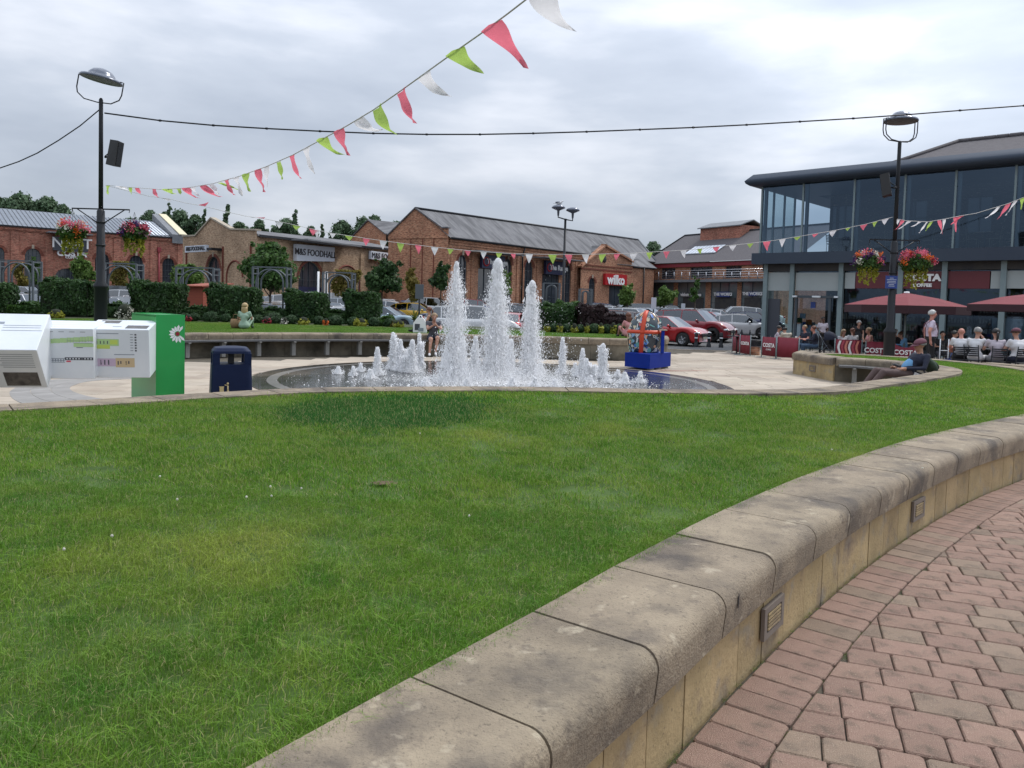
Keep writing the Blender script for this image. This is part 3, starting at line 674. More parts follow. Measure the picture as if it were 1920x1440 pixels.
def jet(name, x, y, h, wtop, wbase, ncore, nspray, label, group, size=.0085, ex=.8, core=True, prongs=1):
    # dense rising column, widening veil of falling drops
    q = rng.random(ncore)**.8; z = h*q*(1-.0*q)
    r = (wtop*(.35+.65*(1-q))+.012)*np.sqrt(rng.random(ncore))*1.0; r *= 1+.15*np.sin(z*9+1); a = rng.uniform(0, 2*PI, ncore)
    lump = .5+.5*np.sin(z*7.3+a*2); P1 = np.stack([r*np.cos(a), r*np.sin(a), z], 1); S1 = rng.uniform(.7, 1.5, ncore)*size*1.3; St1 = rng.uniform(1.0, 3.2, ncore)
    q = rng.random(nspray); z = h*(1-q**.75)*rng.uniform(.86, 1.0, nspray); f = 1-z/h
    env = wtop*1.0+(wbase-wtop)*f**ex; rr = env*np.clip(np.abs(rng.normal(.30, .30, nspray)), 0, 1.25)
    a = rng.uniform(0, 2*PI, nspray); st = rng.integers(0, 14, nspray); a = np.where(rng.random(nspray) < .55, st*2*PI/14+rng.normal(0, .10, nspray), a)
    P2 = np.stack([rr*np.cos(a), rr*np.sin(a), z], 1); S2 = np.exp(rng.normal(-.25, .5, nspray))*size*.8; St2 = rng.uniform(.8, 2.6, nspray)
    # splash crown at the foot
    ns = int(nspray*.18)+30; a = rng.uniform(0, 2*PI, ns); rr = wbase*(.5+1.1*rng.random(ns)); z = np.abs(rng.normal(0, .05+.02*h, ns))+.015
    P3 = np.stack([rr*np.cos(a), rr*np.sin(a), z], 1); S3 = rng.uniform(.4, 1.1, ns)*size; St3 = rng.uniform(.5, 1.2, ns)
    # domed head
    nh = max(20, ncore//10); v = rng.normal(0, 1, (nh, 3)); v /= np.linalg.norm(v, axis=1)[:, None]; P4 = v*np.array([wtop*.75, wtop*.75, wtop*1.5])+np.array([0, 0, h-wtop*.9]); S4 = rng.uniform(.7, 1.5, nh)*size; St4 = rng.uniform(.8, 1.6, nh)
    V, F = drops(np.concatenate([P1, P2, P3, P4]), np.concatenate([S1, S2, S3, S4]), np.concatenate([St1, St2, St3, St4]))
    nr_, na_ = 44, 16; CVs = []; CFs = []
    for kx in range(prongs):
        hk = h*(1 if kx == 0 else rng.uniform(.5, .92)); ox, oy = (0, 0) if kx == 0 else rng.normal(0, wtop*1.3, 2); wk = wtop*(1 if prongs == 1 else rng.uniform(.45, .65))
        zz = np.linspace(0, hk, nr_); f = 1-zz/hk; hr = (wk*(.55+.6*f)+.02*f)*np.sqrt(np.clip((hk-zz)/(wk*1.6), 0, 1)); aa = np.linspace(0, 2*PI, na_, endpoint=False); ph = rng.uniform(0, 9); q_ = 13/max(.35, h)**.4
        lump_ = 1+.25*np.sin(zz*q_+ph)*np.sin(zz*q_*.37+ph*2)+.14*np.sin(zz*q_*2.6+ph*3)
        RR = hr[:, None]*lump_[:, None]*(1+.22*np.sin(zz[:, None]*q_+aa[None]*2+ph)+.16*np.sin(zz[:, None]*31+aa[None]*3+ph)+rng.normal(0, .06, (nr_, na_))); cxo = ox+wk*.5*np.sin(zz*5/max(.5, h)+ph)*(1-f)+rng.normal(0, .5)*wk*(1-f)**2
        CVs.append(np.stack([RR*np.cos(aa)+cxo[:, None], RR*np.sin(aa)+oy, np.repeat(zz[:, None], na_, 1)+rng.normal(0, .008, (nr_, na_))], 2).reshape(-1, 3))
        ii, jj = np.meshgrid(np.arange(nr_-1), np.arange(na_), indexing='ij'); a0 = (ii*na_+jj).ravel(); a1 = (ii*na_+(jj+1) % na_).ravel(); CFs.append(np.concatenate([np.stack([a0, a1, a1+na_], 1), np.stack([a0, a1+na_, a0+na_], 1)])+kx*nr_*na_)
        if kx:      # drops breaking off each prong
            nd = max(60, ncore//5); zd = rng.uniform(0, hk*1.08, nd); Vd, Fd = drops(np.stack([ox+rng.normal(0, wk*1.1, nd), oy+rng.normal(0, wk*1.1, nd), zd], 1), rng.uniform(.6, 1.5, nd)*size, rng.uniform(.8, 2.5, nd)); F = np.concatenate([F, Fd+len(V)]); V = np.concatenate([V, Vd])
    CV = np.concatenate(CVs); CF = np.concatenate(CFs)
    if core: F = np.concatenate([F, CF+len(V)]); V = np.concatenate([V, CV])
    V[:, 2] = np.maximum(V[:, 2], .012)
    me_ = np_mesh(name, V, F, M['drop']); sm_ = np.zeros(len(F), bool); sm_[len(F)-len(CF):] = True; me_.polygons.foreach_set('use_smooth', sm_); o = mkobj(name, me_, loc=(x, y, 0.006)); tag(o, label, 'water jet', group); return o
def jet_at(px, py_base, py_top, **k):
    b_ = gp(px, py_base); h = at(px, py_top, b_.y).z; return b_.x, b_.y, h
G1 = 'tall water jets'; G2 = 'low water jets'
x, y, h = jet_at(928, 714, 492); jet('water_jet', x, y, h, .125, .56, 62000, 44000, 'tallest thick white water jet in the centre of the fountain', G1)
x, y, h = jet_at(851, 718, 494); jet('water_jet', x, y, h, .05, .50, 9000, 24000, 'tall thin jet of scattering drops left of the thick centre jet', G1, ex=.6)
x, y, h = jet_at(993, 712, 532); jet('water_jet', x, y, h, .10, .44, 15000, 24000, 'tall foaming jet with blunt top right of the thick centre jet', G1)
low = [(707,705,655,.10,'low broad bubbling jet left of the fountain group'),(736,694,627,.11,'ragged double-topped jet in the left part of the fountain'),(750,697,640,.10,'jet just right of the ragged double-topped left jet'),
       (772,700,641,.13,'rounded foaming jet left of the tall thin jet'),(785,692,628,.08,'slim jet beside the rounded foaming left jet'),(634,703,691,.07,'leftmost tiny jet reflected in the still water'),(662,707,691,.05,'narrow tiny jet second from the left'),
       (676,698,685,.06,'tiny jet third from the left behind the narrow one'),(694,712,696,.08,'small bubbling jet near the left edge of the froth'),(797,726,713,.09,'small foam mound at the near rim left of centre'),
       (836,690,655,.12,'low mound of froth at the foot of the tall thin jet'),(866,700,636,.12,'medium jet right behind the tall thin jet'),(890,704,634,.11,'medium jet tight against the left of the centre jet'),(957,700,640,.12,'medium jet tight against the right of the centre jet'),
       (876,727,713,.05,'thin spurt at the near rim left of the centre jet'),(960,727,712,.06,'small spurt at the near rim right of the centre jet'),(1003,728,712,.07,'small spurt under the blunt right jet'),(1014,700,684,.08,'low burst behind the blunt right jet'),
       (1040,727,715,.08,'small low mound at the near rim under the slim right jet'),(1053,702,636,.08,'slim free-standing jet right of the tall jets'),(1091,708,657,.10,'medium rounded jet in the right group'),(1099,716,676,.09,'lower jet in front of the medium rounded right jet'),
       (1082,708,690,.07,'small jet at the left foot of the medium right jet'),(1129,710,648,.11,'twin-pronged jet at the right of the fountain'),(1119,703,690,.08,'small mound at the foot of the twin-pronged jet'),(1107,722,708,.07,'small spurt near the front of the right group'),
       (1140,719,707,.08,'little mound in front of the twin-pronged jet'),(1158,708,697,.07,'small mound second from the right end'),(1171,722,702,.09,'rounded bubbling jet near the right end'),(1200,720,700,.08,'rightmost small jet mirrored in the wet pad'),
       (1078,700,684,.07,'faint low spurt between the slim jet and the rounded jet')]
for px, pb, ptp, w_, lab in low:
    x, y, h = jet_at(px, pb, ptp); h = max(h, .12); k = h/.8
    jet('water_jet', x, y, h, w_*.52, w_*1.35, int(900+3200*k), int(900+5200*k), lab, G2, .0095, prongs=(1 if h < .3 else rng.integers(2, 4)))
# froth spread over the middle of the pad
n = 16000; a = rng.uniform(0, 2*PI, n); r = np.abs(rng.normal(0, 1.15, n)); P = np.stack([FC[0]+.3+r*1.25*np.cos(a), FC[1]-.9+r*.75*np.sin(a), .02+np.abs(rng.normal(0, .02, n))], 1)
V, F = drops(P, np.exp(rng.normal(0, .5, n))*.009, rng.uniform(.2, .7, n)); tag(mkobj('froth', np_mesh('froth', V, F, M['drop'])), kind='stuff')
n = 6000; a = rng.uniform(0, 2*PI, n); r = rng.random(n)**.6; P = np.stack([FC[0]+.3+r*1.5*np.cos(a), FC[1]-.7+r*.8*np.sin(a), np.abs(rng.exponential(.33, n))+.03], 1)
V, F = drops(P, np.exp(rng.normal(-.45, .4, n))*.008, rng.uniform(.7, 2, n)); tag(mkobj('spray', np_mesh('spray', V, F, M['drop'])), kind='stuff')

# curved grey inlay in the plaza at the left
ip = smooth_curve([gp(*p)[:2] for p in ((150,708),(60,716),(24,730),(18,740),(30,752),(60,762))], 5); ip2 = smooth_curve([gp(*p)[:2] for p in ((330,708),(190,713),(140,722),(134,732),(170,744),(250,756))], 5)
M['inlay'] = pm('inlay_slab', '8f8c88', '817e7a', 3, .8, orand=.1, coord='World'); iq = thing('paving_inlay', None, None); tag(iq, kind='structure')
for k in range(0, len(ip)-1):
    for j in range(3):
        f0, f1 = j/3+.004, (j+1)/3-.004; a, b, c, d = [ip[q]*(1-f_)+ip2[q]*f_ for q, f_ in ((k, f0), (k, f1), (k+1, f1), (k+1, f0))]; g_ = .012; c = c+(b-c)*g_; d = d+(a-d)*g_; mb = MB(); mb.prism([a, b, c, d], -.02, .004); mb.build('inlay_slab', M['inlay'], iq)

for px, py, r_ in ((1374, 1122, .006), (1379, 1131, .007), (1384, 1119, .005)):      # black paint marks on the coping face
    t = OUT.near(gp(px, py+12, .38)); q = OUT.off(t, .0325, 1); z_ = at(px, py, q[1]).z; _, d_ = OUT.at(t); mb = MB(); mb.sphere((0, 0, 0), (r_, .0015, r_*3.2), 8, 6); mb.build('paint_mark', M['plastic'], wall_out, loc=(q[0], q[1], z_), rot=(0, .2, math.atan2(d_[1], d_[0])))
# ================================================================ GRASS
def blade_mesh(name, nb, rad, hmin, hmax, wd, mat, seed, segs=3, lean=.6):
    r_ = np.random.default_rng(seed); V = []; F = []
    for i in range(nb):
        a = r_.uniform(0, 2*PI); d = rad*math.sqrt(r_.random()); x, y = d*math.cos(a), d*math.sin(a); h = r_.uniform(hmin, hmax); b = r_.uniform(0, 2*PI); L_ = abs(r_.normal(0, lean))*h*1.1
        bx, by = math.cos(b), math.sin(b); w = wd*r_.uniform(.7, 1.3); b2 = r_.uniform(0, 2*PI); px, py = math.cos(b2), math.sin(b2); b0 = len(V)
        for s in range(segs):
            t = s/segs; ww = w*(1-t*.6); ox, oy = bx*L_*t*t, by*L_*t*t; z = h*(t-.25*t*t*min(1, L_/h))
            V += [(x+ox-px*ww, y+oy-py*ww, z), (x+ox+px*ww, y+oy+py*ww, z)]
        V.append((x+bx*L_, y+by*L_, h*(1-.25*min(1, L_/h))))
        for s in range(segs-1): q = b0+2*s; F += [(q, q+1, q+3), (q, q+3, q+2)]
        q = b0+2*(segs-1); F.append((q, q+1, q+2))
    return np_mesh(name, np.array(V), np.array(F), mat)
# blade material: world-space patches of fresh, dry and dark grass
m = bpy.data.materials.new('grass_blade'); m.use_nodes = True; t_ = m.node_tree; N = t_.nodes; L = t_.links; b = N['Principled BSDF']; b.inputs['Roughness'].default_value = .5; b.inputs['Specular IOR Level'].default_value = .15
geo = N.new('ShaderNodeNewGeometry'); 
def gnoise(sc, det=5):
    n = N.new('ShaderNodeTexNoise'); n.inputs['Scale'].default_value = sc; n.inputs['Detail'].default_value = det; L.new(geo.outputs['Position'], n.inputs['Vector']); return n.outputs['Fac']
def gmix(fac, lo, hi, a, b_):
    r = N.new('ShaderNodeMapRange'); r.inputs['From Min'].default_value = lo; r.inputs['From Max'].default_value = hi; L.new(fac, r.inputs['Value'])
    x = N.new('ShaderNodeMix'); x.data_type = 'RGBA'; L.new(r.outputs[0], x.inputs['Factor'])
    for s, v in ((6, a), (7, b_)):
        if isinstance(v, tuple): x.inputs[s].default_value = (*v, 1)
        else: L.new(v, x.inputs[s])
    return x.outputs[2]
c = gmix(gnoise(1.1), .38, .64, (.135,.262,.028), (.205,.31,.044))
c = gmix(gnoise(4.5), .40, .72, c, (.09,.215,.024))
c = gmix(gnoise(.8, 4), .56, .76, c, (.29,.35,.065))
at_ = N.new('ShaderNodeAttribute'); at_.attribute_type = 'INSTANCER'; at_.attribute_name = 'dark'
x = N.new('ShaderNodeMix'); x.data_type = 'RGBA'; L.new(at_.outputs['Fac'], x.inputs['Factor']); L.new(c, x.inputs[6]); x.inputs[7].default_value = (.032,.135,.026,1)
h = N.new('ShaderNodeHueSaturation'); L.new(x.outputs[2], h.inputs['Color']); r = N.new('ShaderNodeMapRange'); r.inputs['To Min'].default_value = .6; r.inputs['To Max'].default_value = 1.5; L.new(geo.outputs['Random Per Island'], r.inputs['Value']); L.new(r.outputs[0], h.inputs['Value'])
mm = N.new('ShaderNodeMath'); mm.operation = 'MULTIPLY'; mm.inputs[1].default_value = 13.7; L.new(geo.outputs['Random Per Island'], mm.inputs[0]); fr = N.new('ShaderNodeMath'); fr.operation = 'FRACT'; L.new(mm.outputs[0], fr.inputs[0])
gt = N.new('ShaderNodeMath'); gt.operation = 'GREATER_THAN'; gt.inputs[1].default_value = .94; L.new(fr.outputs[0], gt.inputs[0])
x2 = N.new('ShaderNodeMix'); x2.data_type = 'RGBA'; L.new(gt.outputs[0], x2.inputs['Factor']); L.new(h.outputs[0], x2.inputs[6]); x2.inputs[7].default_value = (.38,.36,.16,1)
L.new(x2.outputs[2], b.inputs['Base Color']); tr = N.new('ShaderNodeBsdfTranslucent'); L.new(x2.outputs[2], tr.inputs[0]); xs = N.new('ShaderNodeMixShader'); xs.inputs[0].default_value = .4
L.new(b.outputs[0], xs.inputs[1]); L.new(tr.outputs[0], xs.inputs[2]); L.new(xs.outputs[0], N['Material Output'].inputs['Surface']); M['blade'] = m
def tuft_obj(name, *a, **k): return bpy.data.objects.new(name, blade_mesh(name, *a, **k))
def scatter(name, pts, rot, scl, dark, src, kind='stuff'):
    me = bpy.data.meshes.new(name); me.vertices.add(len(pts)); me.vertices.foreach_set('co', np.asarray(pts, np.float32).ravel())
    for nm, arr in (('gs', scl), ('gr', rot), ('dark', dark)):
        a = me.attributes.new(nm, 'FLOAT', 'POINT'); a.data.foreach_set('value', np.asarray(arr, np.float32))
    o = mkobj(name, me); tag(o, kind=kind)
    ng = bpy.data.node_groups.new(name, 'GeometryNodeTree'); ng.interface.new_socket('Geometry', in_out='INPUT', socket_type='NodeSocketGeometry'); ng.interface.new_socket('Geometry', in_out='OUTPUT', socket_type='NodeSocketGeometry')
    gi = ng.nodes.new('NodeGroupInput'); go = ng.nodes.new('NodeGroupOutput'); ip = ng.nodes.new('GeometryNodeInstanceOnPoints'); oi = ng.nodes.new('GeometryNodeObjectInfo')
    oi.inputs['Object'].default_value = src; oi.inputs['As Instance'].default_value = True; mp_ = ng.nodes.new('GeometryNodeMeshToPoints')
    ng.links.new(gi.outputs[0], mp_.inputs['Mesh']); ng.links.new(mp_.outputs[0], ip.inputs['Points']); ng.links.new(oi.outputs['Geometry'], ip.inputs['Instance'])
    for nm, sock in (('gs', 'Scale'),):
        na = ng.nodes.new('GeometryNodeInputNamedAttribute'); na.data_type = 'FLOAT'; na.inputs['Name'].default_value = nm; ng.links.new(na.outputs['Attribute'], ip.inputs[sock])
    na = ng.nodes.new('GeometryNodeInputNamedAttribute'); na.data_type = 'FLOAT'; na.inputs['Name'].default_value = 'gr'; cx = ng.nodes.new('ShaderNodeCombineXYZ'); ng.links.new(na.outputs['Attribute'], cx.inputs[2])
    try: ng.links.new(cx.outputs[0], ip.inputs['Rotation'])
    except Exception: pass
    ng.links.new(ip.outputs[0], go.inputs[0]); md = o.modifiers.new('scatter', 'NODES'); md.node_group = ng; return o
DARKP = [gp(*p, z=.54)[:2] for p in ((500,778),(560,756),(700,742),(830,738),(935,752),(905,778),(800,800),(680,806),(560,795))]
def sample(poly, dens, n_try, zf, ylo, yhi, vis=1.0):
    P = np.array(poly); x0, y0 = P.min(0); x1, y1 = P.max(0); y0 = max(y0, ylo); y1 = min(y1, yhi); x0 = max(x0, -y1*.80-1); x1 = min(x1, y1*.80+1)
    n = int((x1-x0)*(y1-y0)*dens); x = rng.uniform(x0, x1, n); y = rng.uniform(y0, y1, n)
    k = inpoly(x, y, poly) & (np.abs(x) < y*.75+1.2); x, y = x[k], y[k]; return x, y, zf(x, y)
A = tuft_obj('near_tuft', 70, .075, .014, .035, .0013, M['blade'], 1, 3, 1.1); B = tuft_obj('mid_tuft', 80, .12, .016, .042, .0021, M['blade'], 2, 2, 1.0); C_ = tuft_obj('far_tuft', 90, .22, .015, .038, .004, M['blade'], 3, 2, .9)
for nm, src, dens, lo, hi in (('near_grass', A, 470, .6, 4.2), ('grass', B, 160, 4.2, 8.0), ('back_grass', C_, 60, 8.0, 23.0)):
    x, y, z = sample(LAWN, dens, 0, lawn_z, lo, hi)
    q_ = gp(720, 892, .54); kk = ((x-q_.x)/.12)**2+((y-q_.y)/.09)**2 > rng.uniform(.3, 1.2, len(x)); x, y, z = x[kk], y[kk], z[kk]
    dk = inpoly(x+rng.normal(0, .12, len(x)), y+rng.normal(0, .12, len(x)), DARKP).astype(float)*.92
    from_noise = np.clip(np.sin(x*2.3+1.1)*np.sin(y*1.9+.4)*.6-.25+rng.normal(0, .1, len(x)), 0, .25); dk = np.maximum(dk, from_noise)
    sc = rng.uniform(.6, 1.25, len(x))*(1+.25*(dk > .9))*(.95+.12*np.sin(x*3.1+y*1.3)*np.sin(y*2.7-x)); scatter(nm, np.stack([x, y, z-.012], 1), rng.uniform(0, 2*PI, len(x)), sc, dk, src)
x, y, z = sample([tuple(p) for p in TL]+[(5.1,28.3),(-30,28.5),(-34,8.2)], 45, 0, lambda x, y: np.full(len(x), FZ), 9, 28.4); k = x > -16; x, y, z = x[k], y[k], z[k]
scatter('far_grass', np.stack([x, y, z-.01], 1), rng.uniform(0, 2*PI, len(x)), rng.uniform(.7, 1.1, len(x)), np.full(len(x), .25), C_)
# overhanging fringe along the coping stones
ts = rng.uniform(OUT.near((-2,-1.2)), OUT.near((9,11.2)), 900); P = np.array([OUT.off(t, -CW-.02+rng.normal(0, .02), 1) for t in ts]); z = lawn_z(P[:, 0], P[:, 1])
scatter('edge_grass', np.stack([P[:, 0], P[:, 1], z-.005], 1), rng.uniform(0, 2*PI, 900), rng.uniform(.6, 1.1, 900), np.full(900, .1), A)
ts = rng.uniform(OUT.near((.3,2.2)), OUT.near((7,9.2)), 330); us = np.where(rng.random(330) < .5, rng.normal(.0, .008, 330), rng.normal(.276, .006, 330)); P = np.array([OUT.off(t, u, 1) for t, u in zip(ts, us)])
scatter('joint_moss', np.stack([P[:, 0], P[:, 1], np.full(330, -.012)], 1), rng.uniform(0, 2*PI, 330), rng.uniform(.12, .34, 330), np.full(330, .2), A)
# white clover heads and the bare patch
mb = MB()
for px, py in ((787,821),(565,921),(507,919),(509,935),(462,938),(120,1035),(880,960),(1730,870),(1560,835),(300,905),(210,1010),(332,945)):
    q = gp(px, py, .53); mb.sphere((q.x, q.y, float(lawn_z(q.x, q.y)[0])+.03), .0065, 7, 5, 0, .2)
tag(mb.build('clover_flowers', M['fwhi']), kind='stuff')
q = gp(720, 892, .54); mb = MB(); vs = [(0, 0, .004)]+[(.09*random.uniform(.6, 1.2)*math.cos(a), .06*random.uniform(.6, 1.2)*math.sin(a), .004) for a in np.linspace(0, 2*PI, 13)[:-1]]
mb.add(vs, [(0, 1+i, 1+(i+1) % 12) for i in range(12)]); M['mud'] = pm('bare_soil', (.09,.06,.035), (.13,.09,.05), 12, .95); mb.build('bare_patch', M['mud'], loc=(q.x, q.y, float(lawn_z(q.x, q.y)[0])-.02), kind='structure')
# ================================================================ BUILDINGS
M['wglass'] = pm('window_glass', (.025,.032,.04), (.05,.06,.075), .5, .08, spec=.8)
M['sgn_navy'] = pm('sign_navy', (.012,.018,.06), None, rough=.4); M['sgn_grey'] = pm('sign_grey', (.05,.055,.07), None, rough=.4); M['sgn_red'] = pm('sign_red', (.42,.015,.02), None, rough=.45)
M['letter_w'] = pm('letter_white', (.8,.8,.8), None, rough=.5); M['letter_d'] = pm('letter_dark', (.02,.02,.025), None, rough=.5); M['sgn_w'] = pm('sign_white', (.62,.66,.72), (.56,.6,.66), 1, .5)
M['sgn_b'] = pm('sign_blue', (.02,.05,.22), None, rough=.5)
M['redfas'] = pm('red_fascia', (.25,.03,.04), None, rough=.5)
def hdir(px):
    d = _ray(px, 570); return np.array([d.x, d.y])
class Fr:      # building frame: A left foot, B right foot, local x along the front, local y away from the viewer
    def __init__(s, pa, Da, pb, Db, name, label, ya=570, yb=570):
        a = at(pa, 570, Da); b = at(pb, 570, Db); s.A = np.array([a.x, a.y]); B = np.array([b.x, b.y]); s.W = float(np.linalg.norm(B-s.A)); s.d = (B-s.A)/s.W; s.n = np.array([-s.d[1], s.d[0]])
        s.rz = math.atan2(s.d[1], s.d[0]); s.e = thing(name, label, 'building', loc=(a.x, a.y, -.15), rz=s.rz)
    def x(s, px, ly=0.0):     # local x where the view line through px meets the plane y=ly
        r = hdir(px); P = s.A+s.n*ly; Mx = np.array([[r[0], -s.d[0]], [r[1], -s.d[1]]]); q = np.linalg.solve(Mx, P); return float(q[1])
    def z(s, px, py, ly=0.0):
        xx = s.x(px, ly); P = s.A+s.d*xx+s.n*ly; return at(px, py, P[1]).z+.15
def facade(mb, W, top, ops, y=0.0, th=.35, x0=0.0, mi=0, base=-.4):
    tx = [t[0] for t in top]; tz = [t[1] for t in top]; f = lambda x: float(np.interp(x, tx, tz))
    bp = {x0, W} | {t for t in tx if x0 < t < W}
    for o in ops: bp |= {o[0], o[1]}
    bp = sorted(bp)
    def arc(o, x):
        if not o[4]: return o[3]
        r = (o[1]-o[0])/2*1.0; c = (o[0]+o[1])/2; rr = o[5] if len(o) > 5 else r; return o[3]-rr+rr*math.sqrt(max(0, 1-((x-c)/r)**2))
    for a, b in zip(bp[:-1], bp[1:]):
        if b-a < 1e-5: continue
        cs_ = sorted([o for o in ops if o[0]-1e-6 <= a and b <= o[1]+1e-6], key=lambda o: o[2]); n = 10 if any(o[4] for o in cs_) else 1
        xs = np.linspace(a, b, n+1)
        for p, q in zip(xs[:-1], xs[1:]):
            lo = (base, base)
            for o in cs_:
                if o[2] > lo[0]: mb.add([(p, y, lo[0]), (q, y, lo[1]), (q, y, o[2]), (p, y, o[2])], [(0,1,2,3)], mi); mb.add([(p, y, o[2]), (q, y, o[2]), (q, y+th, o[2]), (p, y+th, o[2])], [(0,1,2,3)], mi)
                lo = (arc(o, p), arc(o, q)); mb.add([(p, y, lo[0]), (q, y, lo[1]), (q, y+th, lo[1]), (p, y+th, lo[0])], [(0,3,2,1)], mi)
            mb.add([(p, y, lo[0]), (q, y, lo[1]), (q, y, f(q)), (p, y, f(p))], [(0,1,2,3)], mi)
    for o in ops:
        for xx in (o[0], o[1]):
            zt = arc(o, xx); mb.add([(xx, y, o[2]), (xx, y+th, o[2]), (xx, y+th, zt), (xx, y, zt)], [(0,1,2,3)], mi)
    return mb
def window(par, o, y=.2, nx=3, nz=4, fm=None, gm=None, bar=.05, trim=True):
    x0, x1, z0, z1 = o[:4]; r = (x1-x0)/2; c = (x0+x1)/2; rr = (o[5] if len(o) > 5 else r) if o[4] else 0
    pts = [(x0, z0), (x1, z0)]
    if o[4]: pts += [(c+r*math.cos(a), z1-rr+rr*math.sin(a)) for a in np.linspace(0, PI, 13)]
    else: pts += [(x1, z1), (x0, z1)]
    mb = MB(); ztop = lambda x: (z1-rr+rr*math.sqrt(max(0, 1-((x-c)/r)**2))) if o[4] else z1
    for i in range(1, nx):
        xx = x0+(x1-x0)*i/nx; mb.box(xx-bar/2, xx+bar/2, y-.03, y+.03, z0, ztop(xx))
    for i in range(1, nz):
        zz = z0+(z1-z0)*i/nz; hw = r if (not o[4] or zz < z1-rr) else r*math.sqrt(max(0, 1-((zz-z1+rr)/rr)**2)); mb.box(c-hw, c+hw, y-.025, y+.025, zz-bar/2, zz+bar/2)
    P = [Vector((p[0], y, p[1])) for p in pts]; mb.tube(P+[P[0]], bar, 4, smooth=False)
    w = mb.build('window', fm or M['frame'], par)
    mb = MB(); mb.add([(p[0], y+.04, p[1]) for p in pts], [tuple(range(len(pts)))]); mb.build('pane', gm or M['wglass'], w)
    if trim and o[4]:
        mb = MB()
        for a in np.linspace(0, PI, 15)[:-1]:
            a2 = a+PI/14-.02; q = []
            for aa in (a, a2):
                for k in (1.0, 1.0+.26/r): q.append((c+r*k*math.cos(aa), -.035, z1-rr+rr*(k if rr == r else 1+.26/rr)*math.sin(aa) if False else z1-rr+(rr+.26*(k > 1))*math.sin(aa)))
            mb.add(q+[(v[0], .02, v[2]) for v in q], [(0,1,3,2),(1,5,7,3),(0,2,6,4),(0,4,5,1),(2,3,7,6)])
        mb.build('arch_trim', M['archb'], par)
        mb = MB(); mb.box(c-.11, c+.11, -.08, .0, z1-.02, z1+.38); mb.build('keystone', M['stonetrim'], par)
    return w
M['archb'] = pm('arch_brick', '7c4434', '63362b', 8, .85, island=.2)
def roof_slab(mb, a, b, c, d, th=.12, mi=0):   # quad a,b,c,d with thickness downwards
    v = [Vector(p) for p in (a, b, c, d)]; mb.add(v+[p-Vector((0,0,th)) for p in v], [(0,1,2,3),(4,7,6,5),(0,4,5,1),(1,5,6,2),(2,6,7,3),(3,7,4,0)], mi)
# ---- long red shed on the left (NEXT)
F = Fr(-160, 73.4, 346, 89.6, 'retail_shed', 'long red brick retail shed with arched windows and ribbed metal roof at the far left'); e = F.e
ze = F.z(100, 429); zr = F.z(100, 399, 7.5)
ops = []
for a, b, tp in ((-15,9,463),(47,77,466),(178,205,475),(242,268,479),(304,327,484)): ops.append((F.x(a), F.x(b), .9, F.z((a+b)/2, tp), True))
dr = (F.x(104), F.x(160), 0, F.z(130, 503), True, .7)
mb = facade(MB(), F.W, [(0, ze), (F.W, ze)], ops+[dr]); mb.box(-.05, F.W, .4, 15, -.4, ze-.1); mb.build('wall', M['brick'], e)
for o in ops: window(e, o, nx=4, nz=7)
window(e, dr, nx=6, nz=2, trim=False)
for k, px in enumerate((28, 92, 165, 219, 287, 338)):
    x = F.x(px); mb = MB(); mb.box(x-.35, x+.35, -.12, .0, -.4, ze-.55); mb.build('pier', M['brick'], e)
mb = MB(); mb.box(0, F.W, -.10, 0, ze-.5, ze-.38); mb.box(0, F.W, -.18, 0, ze-.38, ze-.12); mb.build('cornice', M['brick'], e)
mb = MB(); mb.box(0, F.W, -.32, -.14, ze-.12, ze+.04); mb.build('gutter', M['black'], e)
rt = MB(); roof_slab(rt, (-.3, -.25, ze), (F.W-1.6, -.25, ze), (F.W-1.6, 7.5, zr), (-.3, 7.5, zr)); roof_slab(rt, (-.3, 7.6, zr), (F.W, 7.6, zr), (F.W, 15, ze), (-.3, 15, ze)); rf = rt.build('roof', M['zinc'], e)
mb = MB()
for i in range(int(F.W/.42)): x = i*.42; mb.tube([(x, -.25, ze+.03), (x, 7.5, zr+.03)], .035, 4, smooth=False)
o = mb.build('roof_seams', M['lead'], rf); o['kind'] = 'stuff'
for i in range(5):
    mb = MB(); x = F.W-3.4+i*.38; mb.box(x, x+.26, 0, 0.05, 0, 6.5); mb.build('roof_light', M['panelw'], rf, loc=(0, .4, ze+.2+.02*i), rot=(-(PI/2-math.atan2(zr-ze, 7.7)), 0, 0))
mb = MB(); roof_slab(mb, (F.W-1.5, -.35, ze+.35), (F.W, -.35, ze+.35), (F.W, 7.5, zr+.9), (F.W-1.5, 7.5, zr+.9), 1.0); mb.build('parapet', M['lead'], e)
mb = MB(); roof_slab(mb, (F.W-.75, -.45, ze+.44), (F.W+.1, -.45, ze+.44), (F.W+.1, 7.5, zr+1.0), (F.W-.75, 7.5, zr+1.0), .09); mb.build('parapet_capping', M['cream'], e)
x = F.x(297); mb = MB(); mb.tube([(x, -.15, 0), (x, -.15, F.z(297, 466))], .09, 6); mb.box(x-.18, x+.18, -.3, -.02, F.z(297, 472), F.z(297, 464)); mb.build('downpipe', M['redfas'], e)
xa, xb = F.x(98), F.x(163); sp = MB(); sp.box(xa, xb, -.55, -.2, F.z(130, 471), F.z(130, 446)); sg = sp.build('shop_sign', M['sgn_grey'], e)
text('lettering', 'NEXT', 1.5, M['letter_w'], sg, (F.x(133), -.6, F.z(133, 457.5)), off=.015, sx=.98); text('lettering', 'COSTA', .85, M['letter_w'], sg, (F.x(134), -.25, F.z(134, 476)), off=.04); text('lettering', 'COFFEE', .36, M['letter_w'], sg, (F.x(134), -.25, F.z(134, 483)), off=.01)
mb = MB(); mb.box(F.x(86), F.x(168), -1.6, -.1, F.z(130, 440), F.z(130, 438)); mb.build('canopy', M['lead'], e)
